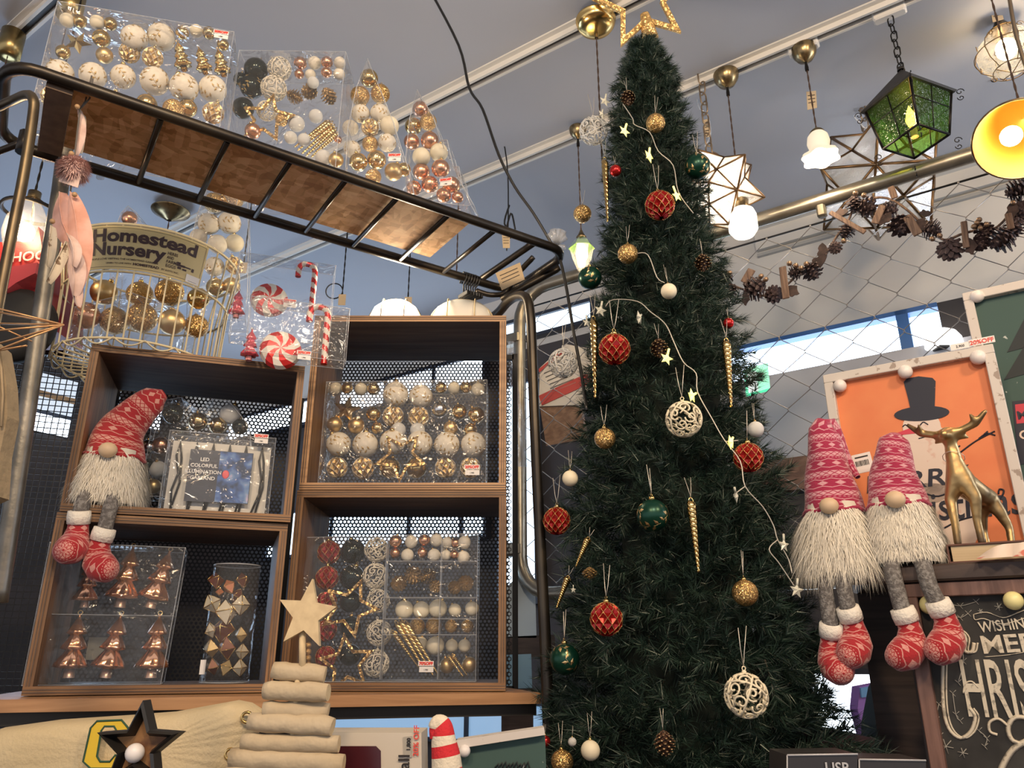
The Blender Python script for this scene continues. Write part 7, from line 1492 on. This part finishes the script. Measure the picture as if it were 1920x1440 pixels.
for x_, y_, r_ in ((1744, 1135, 17), (1901, 1127, 17)): p = pl3(x_, y_, -.014); ballbulb(o, p, rpx(o.matrix_world @ p, r_), mat('yellow_ball_bulb', (.82, .76, .36), .4))
# book, deer, cloth
a = onz(1768, 1012, zsh); bk_p = 1.74; q = fxp(1776, 1036, bk_p); BKM = RM(q.x, bk_p, zsh)
bo = empty('old_book', BKM @ RZ(rad(4)), 'old brown book with cream pages lying on the dark shelf under the deer', 'book'); mco = mat('brown_leather', (.11, .045, .03), .5); mpg = mat('book_pages', (.60, .48, .30), .8, noise=(4, (.48, .36, .22), .3, .7, (1, 1, 60)))
mb = MB(); mb.box((.15, .09, .0035), (.30, .18, .004), bev=.001); mb.box((.15, .09, .0365), (.30, .18, .004), bev=.001); mb.box((.0015, .09, .02), (.004, .18, .034), bev=.001); mb.build('cover', mco, bo); mb = MB(); mb.box((.15, .088, .020), (.285, .168, .029)); mb.build('pages', mpg, bo)
def blob(name, pts, edges, rads, m, parent):
    '''tapered limbs fused into one continuous skin'''
    mb = MB()
    for a, b_ in edges:
        A_, B_ = V(pts[a]), V(pts[b_]); n_ = 5; mb.tube([A_.lerp(B_, i / n_) for i in range(n_ + 1)], [rads[a] + (rads[b_] - rads[a]) * i / n_ for i in range(n_ + 1)], 12)
    for p, r in zip(pts, rads): mb.sphere(p, r, 12, 8)
    ob = mb.build('t', m); md = ob.modifiers.new('r', 'REMESH'); md.mode = 'VOXEL'; md.voxel_size = .0032; s_ = ob.modifiers.new('s', 'SMOOTH'); s_.iterations = 5; s_.factor = .6
    nm_ = bpy.data.meshes.new_from_object(ob.evaluated_get(bpy.context.evaluated_depsgraph_get())); bpy.data.objects.remove(ob); nm_.polygons.foreach_set('use_smooth', [True] * len(nm_.polygons))
    if not nm_.materials: nm_.materials.append(m)
    o_ = bpy.data.objects.new(name, nm_); COL.objects.link(o_); o_.parent = parent; return o_
mdeer = mat('gold_leaf_deer', (.50, .35, .16), .40, .95, noise=(7, (.12, .08, .05), .42, .62), bump=.5, bscale=14)
dq = fxp(1825, 1000, 1.80); DM = RM(dq.x, 1.80, zsh + .039) @ RZ(rad(-12)); dr = empty('gold_deer', DM, 'antique gold standing deer figurine on the brown book', 'figurine')
# front view: chest to the camera, body behind
pts = [(0, 0, .125), (0, -.022, .140), (0, -.030, .168), (0, -.032, .200), (0, -.040, .222), (0, -.062, .218), (.012, .030, .108), (.020, .066, .100),
       (-.022, -.026, .092), (-.020, -.032, .045), (-.021, -.034, .004), (.022, -.022, .092), (.017, -.020, .045), (.018, -.020, .004),
       (.002, .070, .070), (-.002, .078, .038), (0, .070, .004), (.036, .066, .072), (.046, .074, .038), (.046, .066, .004),
       (-.022, -.034, .226), (-.052, -.032, .236), (-.074, -.034, .258), (.022, -.034, .226), (.052, -.032, .236), (.074, -.034, .256), (-.050, -.045, .250), (.050, -.045, .252), (-.030, -.022, .214), (.030, -.022, .214)]
edges = [(0, 1), (1, 2), (2, 3), (3, 4), (4, 5), (0, 6), (6, 7), (1, 8), (8, 9), (9, 10), (1, 11), (11, 12), (12, 13), (7, 14), (14, 15), (15, 16), (7, 17), (17, 18), (18, 19), (4, 20), (20, 21), (21, 22), (4, 23), (23, 24), (24, 25), (21, 26), (24, 27), (4, 28), (4, 29)]
rads = [.026, .024, .016, .0125, .016, .009, .024, .021, .0115, .008, .008, .0125, .008, .008, .012, .0075, .0075, .013, .008, .0075, .008, .008, .005, .008, .008, .005, .004, .004, .004, .004]
blob('body', pts, edges, rads, mdeer, dr)
mb = MB(); mb.tube([(0.02 * math.cos(a), -.030 + .018 * math.sin(a), .175 - .01 * math.sin(a)) for a in np.linspace(0, 6.28, 13)[:-1]], .0007, 4, closed=True); mb.build('neck_thread', K['string'], dr)
mfab = mat('floral_cloth', (.72, .62, .54), .8, noise=(14, (.55, .16, .12), .58, .62)); fb = empty('folded_cloth', Matrix.Translation(fxp(1900, 1030, 1.70).x * RD + RN * 1.70 + Z3 * (zsh + .004)), 'white cloth with red and brown print draped at the right end of the shelf', 'cloth'); FBI = fb.matrix_world.inverted()
rows_ = []; nx, ny = 14, 6
for i in range(nx):
    for j in range(ny):
        t_ = i / (nx - 1); px_ = 1830 + 130 * t_; py_ = 1048 - (48 * t_ + 8 * math.sin(t_ * 6)) * j / (ny - 1) - 8 * t_; rows_.append(FBI @ onpl(px_, py_, RN * (1.68 + .05 * j / ny + .01 * math.sin(i * 1.3)), RN))
mb = MB(); mb.add(rows_, [(i * ny + j, (i + 1) * ny + j, (i + 1) * ny + j + 1, i * ny + j + 1) for i in range(nx - 1) for j in range(ny - 1)], 0, True); mb.build('cloth_sheet', mfab, fb)
# gnomes
def gn(px, py, lab, **k):
    p = fxp(px, py, 1.765); M_ = RM(p.x, 1.765, zsh + .012) @ RZ(rad(6)); s_ = k.pop('sc'); return gnome(M_ @ Matrix.Scale(s_, 4), lab, mk_mag, grp='seated plush gnomes', **k)
gn(1578, 1064, 'plush gnome with a tall folded magenta knit hat, left one on the dark shelf', sc=1.0, hat_h=.200, lean=(.0, .005), fold=(.058, -.004, .125), bw=.076, bh=.128, seed=11, hatr=.063, fl=.070,
   legs=(([(-.030, -.03, .0), (-.028, -.070, -.030), (-.028, -.076, -.09), (-.027, -.074, -.125)], rad(25), rad(24), mk_boot), ([(.004, -.03, .0), (.006, -.070, -.020), (.008, -.080, -.06), (.010, -.078, -.095)], rad(-20), rad(24), mk_boot)))
gn(1701, 1056, 'plush gnome with a shorter straight magenta knit hat, beside the deer', sc=1.0, hat_h=.155, lean=(.018, .01), bw=.072, bh=.128, seed=12, hatr=.060, fl=.026,
   legs=(([(-.024, -.03, .0), (-.026, -.070, -.020), (-.022, -.076, -.07), (-.018, -.074, -.100)], rad(-48), rad(18), mk_boot), ([(.026, -.03, .0), (.030, -.070, -.018), (.034, -.082, -.055), (.044, -.078, -.088)], rad(-42), rad(22), mk_boot)))
p = onpl(1618, 868, RN * 1.84, RN); o = empty('barcode_tag', Matrix.Translation(p), 'white barcode tag hanging behind the left magenta gnome hat', 'price tag'); TM = Matrix.Translation((0, 0, 0)) @ RZ(math.atan2(RD.y, RD.x)) @ RY(rad(-6))
mb = MB(); mb.box((0, 0, 0), (.040, .0012, .044), TM, bev=.0005); mb.build('card', K['stick'], o); mb = MB()
for k in range(9): mb.box((-.014 + k * .0032, -.001, .0), (.0015 if k % 3 else .0022, .0006, .012), TM)
mb.box((0, -.001, .014), (.028, .0006, .003), TM); mb.build('barcode', K['ink'], o)
# ================================================================== FOREGROUND DISPLAY along the bottom edge
mdrift = mat('driftwood', (.42, .33, .21), .85, noise=(16, (.60, .50, .35), .35, .65, (.35, 1, 1)), bump=.6, bscale=30); mdriftp = mat('pale_sawn_wood', (.70, .56, .34), .7, noise=(50, (.58, .45, .27), .4, .65))
tq = at(545, 1440, 1.30); dt = empty('driftwood_tree', Matrix.Translation((tq.x, tq.y, 1.10)), 'table tree of stacked driftwood logs with a wooden star on top', 'decoration'); DI = dt.matrix_world.inverted()
def dl(px, py, Y=1.30): return DI @ at(px, py, Y)
for (x0, y0, x1, y1, w_) in ((511, 1256, 610, 1264, 33), (496, 1294, 616, 1298, 34), (494, 1330, 616, 1334, 32), (468, 1352, 624, 1362, 35), (454, 1392, 636, 1394, 33), (432, 1420, 645, 1432, 37), (424, 1452, 652, 1462, 36), (410, 1486, 664, 1498, 36), (400, 1522, 674, 1530, 36)):
    a, b_ = dl(x0, y0), dl(x1, y1, 1.30 - .008 * ((x0 + y0) % 3 - 1)); r_ = rpx(dt.matrix_world @ a, w_ / 2); n = 9; mb = MB(); P_ = [a.lerp(b_, i / n) + V((0, 0, R.uniform(-.0012, .0012))) for i in range(n + 1)]
    mb.tube(P_, [r_ * .86] + [r_ * R.uniform(.94, 1.05) for _ in range(n - 1)] + [r_ * .9], 16); mb.m[-1] = 1; mb.m[-2] = 1; mb.build('driftwood_log', [mdrift, mdriftp], dt)
mb = MB(); mb.tube([dl(567, 1260), dl(567, 1180)], .0055, 8); mb.tube([dl(560, 1250), V((dl(560, 1250).x, dl(560, 1250).y, .0))], .0045, 8); mb.build('dowel', mdriftp, dt)
c = dl(576, 1152, 1.293); mb = MB(); pl4 = [(57 * k_[0], 57 * k_[1]) for k_ in star_pts(1, .44, 5, math.pi / 2 - .10)]; kk = rpx(dt.matrix_world @ c, 1)
mb.prism([(x * kk, z * kk * 1.14) for x, z in pl4], -.006, .006, Matrix.Translation(c)); mb.build('wooden_star', mdriftp, dt)
# cream cushion with the varsity letter
mcan = mat('cream_canvas', (.58, .47, .28), .85, noise=(5, (.64, .53, .34), .35, .7), bump=.25, bscale=180)
CP = at(250, 1440, 1.52); CM = Matrix.Translation((CP.x, CP.y, CP.z)) @ RZ(rad(4)); cu = empty('cream_cushion', CM, 'cream canvas cushion with a yellow and green letter C and brass eyelets', 'cushion'); QI = CM.inverted()
out = [(-60, 1460), (-60, 1400), (20, 1362), (120, 1348), (250, 1340), (330, 1334), (445, 1313), (470, 1318), (494, 1334), (488, 1362), (478, 1385), (468, 1420), (455, 1450), (455, 1600), (-60, 1600)]
top = [QI @ at(x_, y_, 1.52) for x_, y_ in out]; top = [(p.x, p.z) for p in top]; cxm = sum(p[0] for p in top) / len(top); czm = sum(p[1] for p in top) / len(top); lay = [(1.0, 0), (.985, -.022), (.94, -.042), (.84, -.058), (.6, -.068), (.3, -.071)]; n = 60
def outl(t_): f_ = t_ * len(top); i = int(f_) % len(top); u = f_ - int(f_); a, b_ = top[i], top[(i + 1) % len(top)]; return (a[0] + (b_[0] - a[0]) * u, a[1] + (b_[1] - a[1]) * u)
vs = []
for s_, y_ in lay:
    for k in range(n): x, z = outl(k / n); vs.append((cxm + (x - cxm) * s_, y_ + (.0009 * math.sin(k * 1.9) if s_ < 1 else 0), czm + (z - czm) * s_))
mb = MB(); mb.add(vs, [(i * n + k, i * n + (k + 1) % n, (i + 1) * n + (k + 1) % n, (i + 1) * n + k) for i in range(len(lay) - 1) for k in range(n)] + [tuple((len(lay) - 1) * n + k for k in range(n))], 0, True)
mb.add([(x, .0 + (.03 if 0 else 0), z) for x, z in [outl(k / n) for k in range(n)]], [tuple(range(n - 1, -1, -1))]); mb.build('cushion_cover', mcan, cu)
mye = mat('letter_yellow', (.75, .52, .04), .8); mgr = mat('letter_green_edge', (.03, .09, .05), .8); oc = [(170, 1365), (182, 1352), (228, 1350), (240, 1364), (242, 1378), (222, 1376), (214, 1362), (196, 1362), (190, 1370), (182, 1418), (188, 1428), (206, 1428), (216, 1416), (238, 1418), (232, 1432), (222, 1441), (170, 1441), (156, 1428)]
def clet(grow, y_, m, nm_): P_ = [QI @ at(x_, y2, 1.448) for x_, y2 in oc]; cx_ = sum(p.x for p in P_) / len(P_); return P_
P_ = [QI @ at(x_, y_, 1.424) for x_, y_ in oc]; n = len(P_); mb = MB(); mb.add([(p.x, p.y, p.z) for p in P_], [tuple(range(n))]); lt = mb.build('letter_patch', mye, cu); mb = MB(); mb.tube(P_, .0018, 5, closed=True); mb.build('letter_outline', mgr, lt)
for x_, y_ in ((463, 1345), (432, 1414)): p = QI @ at(x_, y_, 1.475); mb = MB(); mb.tube([p + V((.0085 * math.cos(a), 0, .0085 * math.sin(a))) for a in np.linspace(0, 2 * math.pi, 17)[:-1]], .0028, 6, closed=True); mb.build('eyelet', K['gold'], cu)
# black star with a ball light
bs = empty('black_star_light', Matrix.Translation(at(268, 1398, 1.22)), 'black star-shaped frame with rusty centre and one white ball bulb', 'star'); kk = rpx(bs.matrix_world.translation, 1)
sp1 = [(x * 80 * kk, z * 80 * kk) for x, z in star_pts(1, .44)]; sp2 = [(x * .62, z * .62) for x, z in sp1]; mb = MB(); n = 10
vs = [(x, -.022, z) for x, z in sp1] + [(x * .86, -.026, z * .86) for x, z in sp1] + [(x, -.006, z) for x, z in sp2] + [(x, .004, z) for x, z in sp1]; mb.add(vs, [(r * n + i, r * n + (i + 1) % n, (r + 1) * n + (i + 1) % n, (r + 1) * n + i) for r in (0, 1) for i in range(n)] + [(3 * n + i, 3 * n + (i + 1) % n, (i + 1) % n, i) for i in range(n)] + [tuple(range(4 * n - 1, 3 * n - 1, -1))]); mb.build('star_tray', mat('black_painted_tin', (.012, .011, .010), .45), bs)
mb = MB(); mb.add([(x, -.007, z) for x, z in sp2], [tuple(range(n))]); mb.build('star_back', mat('rusty_brown', (.28, .14, .05), .7, noise=(40, (.16, .07, .03), .45, .6)), bs); mb = MB(); mb.sphere((-.003, -.016, -.008), 17 * kk, 18, 12); mb.build('ball_bulb', mbulb, bs)
# white gift carton with a window, 20% off sticker
GX = at(708, 1470, 1.42); gb = empty('window_carton', Matrix.Translation(at(708, 1500, 1.42)), 'white carton with rounded window showing maroon baubles and a discount sticker', 'box'); GI_ = gb.matrix_world.inverted(); mcart = mat('white_carton', (.62, .57, .49), .6); w0_ = 640 - 0
def cb_(px, py, Y=1.42): return GI_ @ at(px, py, Y)
slab([(560, 1374), (790, 1374), (792, 1600), (560, 1600)], 1.42, 1.52, mcart, 'carton', gb, GI_); slab([(600, 1399), (705, 1399), (714, 1408), (716, 1600), (600, 1600)], 1.4185, 1.4195, mat('maroon_window', (.06, .008, .014), .25), 'carton_window', gb, GI_)
slab([(756, 1382), (772, 1380), (772, 1420), (757, 1422)], 1.4180, 1.4190, mat('grey_sticker', (.40, .38, .33), .5), 'label_sticker', gb, GI_)
for tx, q_, sz, m_, ft in (('20% OFF', (784, 1418), .0085, K['redink'], None), ('1,800', (769, 1408), .006, K['ink'], None), ('Ball', (766, 1462), .018, K['ink'], None)): c = GI_ @ at(*q_, 1.417); lettering('carton_lettering', tx, sz * 1.5, Matrix.Translation(c) @ RY(-math.pi / 2), m_, gb, bold=.0002)
for x_, y_, r_ in ((668, 1436, 34), (712, 1460, 30)): p = at(x_, y_, 1.4165 - .0) ; mb = MB()
# striped hat
mst = [mat('stripe_red', (.60, .025, .035), .9, bump=.3, bscale=200), mat('stripe_cream', (.74, .66, .52), .9, bump=.3, bscale=200)]
hp = at(836, 1440, 1.30); ho = empty('striped_gnome_hat', Matrix.Translation((hp.x, hp.y, 1.10)), 'red and cream striped knit hat of a small doll at the bottom edge', 'hat'); HI_ = ho.matrix_world.inverted(); cp_ = smooth_path([HI_ @ at(x_, y_, 1.30) for x_, y_ in ((842, 1560), (838, 1440), (832, 1390), (830, 1362), (822, 1354), (816, 1366), (817, 1384))], 6)
n = len(cp_); rs = [rpx(hp, 34 - 20 * min(1, i / (n * .62))) * (1 if i < n * .8 else .8) for i in range(n)]; mb = MB(); mb.tube(cp_, rs, 18); L_ = 0; acc = [0]
for a, b_ in zip(cp_[:-1], cp_[1:]): acc.append(acc[-1] + (b_ - a).length)
for k in range(len(mb.f)): mb.m[k] = int(acc[min(k // 18, n - 2)] / .0165) % 2
mb.build('hat', mst, ho)
# green picture with white rim and ball bulb behind, lower middle
gq = empty('framed_picture', Matrix.Translation(at(950, 1440, 1.50)), 'dark green picture with a white frame and ball bulb, bottom left of the tree', 'picture', 'framed christmas pictures'); GQ = gq.matrix_world.inverted()
slab([(856, 1388), (1020, 1364), (1022, 1378), (857, 1404)], 1.48, 1.52, mfw, 'frame_rail', gq, GQ); slab([(857, 1404), (1022, 1378), (1030, 1620), (862, 1620)], 1.495, 1.52, mgn, 'print_board', gq, GQ)
for x_, y_, r_ in ((871, 1408, 11),): p = GQ @ at(x_, y_, 1.48); ballbulb(gq, p, rpx(gq.matrix_world @ p, r_))
for dx in range(0, 60, 7): mb = MB(); mb.tube([GQ @ at(928 + dx, 1440, 1.492), GQ @ at(934 + dx, 1432 - (dx % 3) * 2, 1.492), GQ @ at(938 + dx, 1444, 1.492)], .0016, 4); mb.build('pine_print', mat('print_dark_tree', (.022, .03, .034), .7), gq)
# lower right: dark boxes, purple pack, chair back
def boxthing(name, pxs, Y0, Y1, m, label, cat, group=None): o = empty(name, Matrix.Translation(at(*pxs[0], Y0) if Y0 > 0 else onpl(*pxs[0], RN * -Y0, RN)), label, cat, group); slab(pxs, Y0, Y1, m, 'box_body', o, o.matrix_world.inverted()); return o
msb = mat('smoky_black_box', (.03, .028, .03), .3); mse = mat('pale_edge', (.45, .46, .48), .3)
for pxs, tx, q_, lb in ((((1476, 1416), (1608, 1414), (1606, 1600), (1476, 1600)), 'USB', (1548, 1450), 'black boxed gadget with pale lettering at the bottom right, left of two'), (((1611, 1424), (1736, 1426), (1742, 1600), (1612, 1600)), 'LED', (1650, 1462), 'black boxed gadget at the bottom right, right of two')):
    o = boxthing('black_box', pxs, 1.20, 1.28, msb, lb, 'box', 'black gadget boxes'); iv_ = o.matrix_world.inverted(); mb = MB(); mb.tube([iv_ @ at(*pxs[0], 1.199), iv_ @ at(*pxs[1], 1.199)], .0014, 5); mb.tube([iv_ @ at(*pxs[0], 1.199), iv_ @ at(*pxs[3], 1.199)], .001, 5); mb.build('box_edge', mse, o); c = iv_ @ at(*q_, 1.198); lettering('box_lettering', tx, .020, Matrix.Translation(c), mse, o, bold=.0003)
boxthing('maroon_box', [(1532, 1384), (1602, 1378), (1640, 1384), (1642, 1600), (1532, 1600)], 1.75, 2.0, mat('maroon_card', (.07, .03, .035), .6), 'dark maroon box under the bright low window', 'box')
o = boxthing('purple_pack', [(1612, 1288), (1655, 1280), (1648, 1330), (1650, 1390), (1622, 1384), (1608, 1330)], 2.6, 2.66, mat('purple_foil', (.42, .20, .62), .4), 'purple foil bag standing in front of the bright low window', 'bag'); iv_ = o.matrix_world.inverted(); slab([(1614, 1290), (1650, 1284), (1646, 1304), (1616, 1308)], 2.59, 2.60, mat('blue_band', (.20, .45, .75), .4), 'blue_band', o, iv_)
o = empty('dark_chair', Matrix.Translation(at(1670, 1400, 2.0)), 'dark upholstered chair back beside the chalkboard frame', 'chair'); iv_ = o.matrix_world.inverted(); slab([(1655, 1290), (1668, 1268), (1690, 1255), (1760, 1255), (1760, 1600), (1640, 1600), (1642, 1360)], 2.0, 2.08, mat('dark_green_upholstery', (.022, .032, .034), .8), 'backrest', o, iv_)
mb = MB(); [mb.tube([iv_ @ V((at(x_, 1400, Y_).x, Y_, .0)), iv_ @ V((at(x_, 1400, Y_).x, Y_, 1.3))], .018, 8) for x_, Y_ in ((1665, 2.05), (1740, 2.05))]; mb.build('leg', K['black'], o)
# behind the wire mesh, left of the tree
o = boxthing('brown_board', [(1012, 762), (1086, 756), (1100, 822), (1024, 836)], -2.515, -2.535, wood('thin_brown_board', (.16, .09, .055), (.26, .16, .10)), 'brown wooden board propped behind the wire mesh left of the tree', 'board')
o = boxthing('paper_poster', [(1012, 690), (1060, 645), (1112, 655), (1112, 758), (1010, 762)], -2.506, -2.510, mat('poster_paper', (.58, .55, .50), .7), 'white printed poster with a red stripe behind the wire mesh', 'poster'); iv_ = o.matrix_world.inverted(); slab([(1010, 742), (1100, 700), (1112, 716), (1016, 760)], -2.502, -2.5055, mat('poster_red', (.42, .06, .05), .6), 'red_stripe', o, iv_); slab([(1010, 692), (1052, 658), (1054, 662), (1011, 698)], -2.502, -2.5055, mat('poster_red', (.42, .06, .05), .6), 'red_line', o, iv_)
mb = MB()
for k in range(6): mb.tube([iv_ @ onpl(1020 + k * 3, 712 + k * 7 - 12, RN * 2.503, RN), iv_ @ onpl(1060 + k * 4, 694 + k * 7 - 12, RN * 2.503, RN)], .0018, 4)
mb.build('printed_lines', mat('poster_grey', (.25, .24, .22), .7), o)
o = boxthing('storage_bin', [(950, 1100), (972, 1080), (1004, 1120), (1006, 1196), (950, 1196)], 3.0, 3.25, mat('pale_plastic', (.50, .58, .62), .4), 'pale grey plastic bin between the crates and the black post', 'bin'); o = boxthing('blue_case', [(944, 1228), (996, 1226), (998, 1290), (944, 1292)], 2.7, 2.9, mat('light_blue_plastic', (.24, .42, .56), .4), 'light blue case with clear lid beside the lower right crate', 'case')
boxthing('low_cabinet', [(940, 1292), (1000, 1292), (1000, 2250), (940, 2250)], 2.68, 2.95, mdw, 'low dark cabinet under the light blue case', 'cabinet')
o = boxthing('dark_cabinet', [(948, 1194), (1040, 1190), (1042, 1232), (948, 1232)], 3.0, 3.4, mdw, 'dark wooden ledge under the pale bin', 'cabinet')
mb = MB(); mb.tube(wpath([(958, 600, 2.6), (962, 700, 2.6), (968, 800, 2.5), (985, 850, 2.5)]), [.03] * 16, 8); pk = empty('plastic_bag', Matrix.Translation(at(970, 800, 2.3)), 'crumpled clear plastic bag hanging on the grey pipe right of the crates', 'bag'); PI_ = pk.matrix_world.inverted(); mb = MB(); rows_ = []
for i in range(14):
    t_ = i / 13; w_ = 12 + 22 * t_; xx = 958 + 30 * t_ * t_
    for j in range(6): u = j / 5; rows_.append(PI_ @ at(xx - w_ / 2 + w_ * u, 640 + 235 * t_, 2.30 + .03 * math.sin(i * 1.7 + j * 2.3)))
mb.add(rows_, [(i * 6 + j, i * 6 + j + 1, i * 6 + j + 7, i * 6 + j + 6) for i in range(13) for j in range(5)], 0, False); mb.build('film', mclr, pk)
# exit sign behind the tree edge
o = boxthing('exit_sign', [(1400, 690), (1440, 680), (1444, 728), (1404, 738)], 2.92, 2.96, emis('exit_green', (.02, .55, .25), .9), 'green and white lit exit sign half hidden by the tree', 'sign'); iv_ = o.matrix_world.inverted(); slab([(1402, 700), (1418, 696), (1422, 732), (1404, 736)], 2.91, 2.915, emis('exit_white', (.75, .9, .85), .9), 'white_panel', o, iv_)
tag(MB().box((0, 0, 0), (3.4, .36, .03), T(.1, 1.32, 1.085)).build('display_table', mdw), 'dark display table below the picture edge carrying the foreground decorations', 'table')
q = onw(1757, 652, .0); o = empty('dome_lamp', Matrix.Translation(q), 'white dome lamp glowing in the clerestory window above the snowman picture', 'lamp'); mb = MB(); mb.lathe([(.07, -.01), (.068, .014), (.052, .042), (.024, .058), (.001, .06)], 24, T(0, -.05, 0), capb=True); mb.build('glass_dome', emis('white_dome', (1, .97, .92), 1.2), o); mb = MB(); mb.box((0, -.01, -.012), (.04, .09, .01)); mb.build('bracket', K['black'], o)
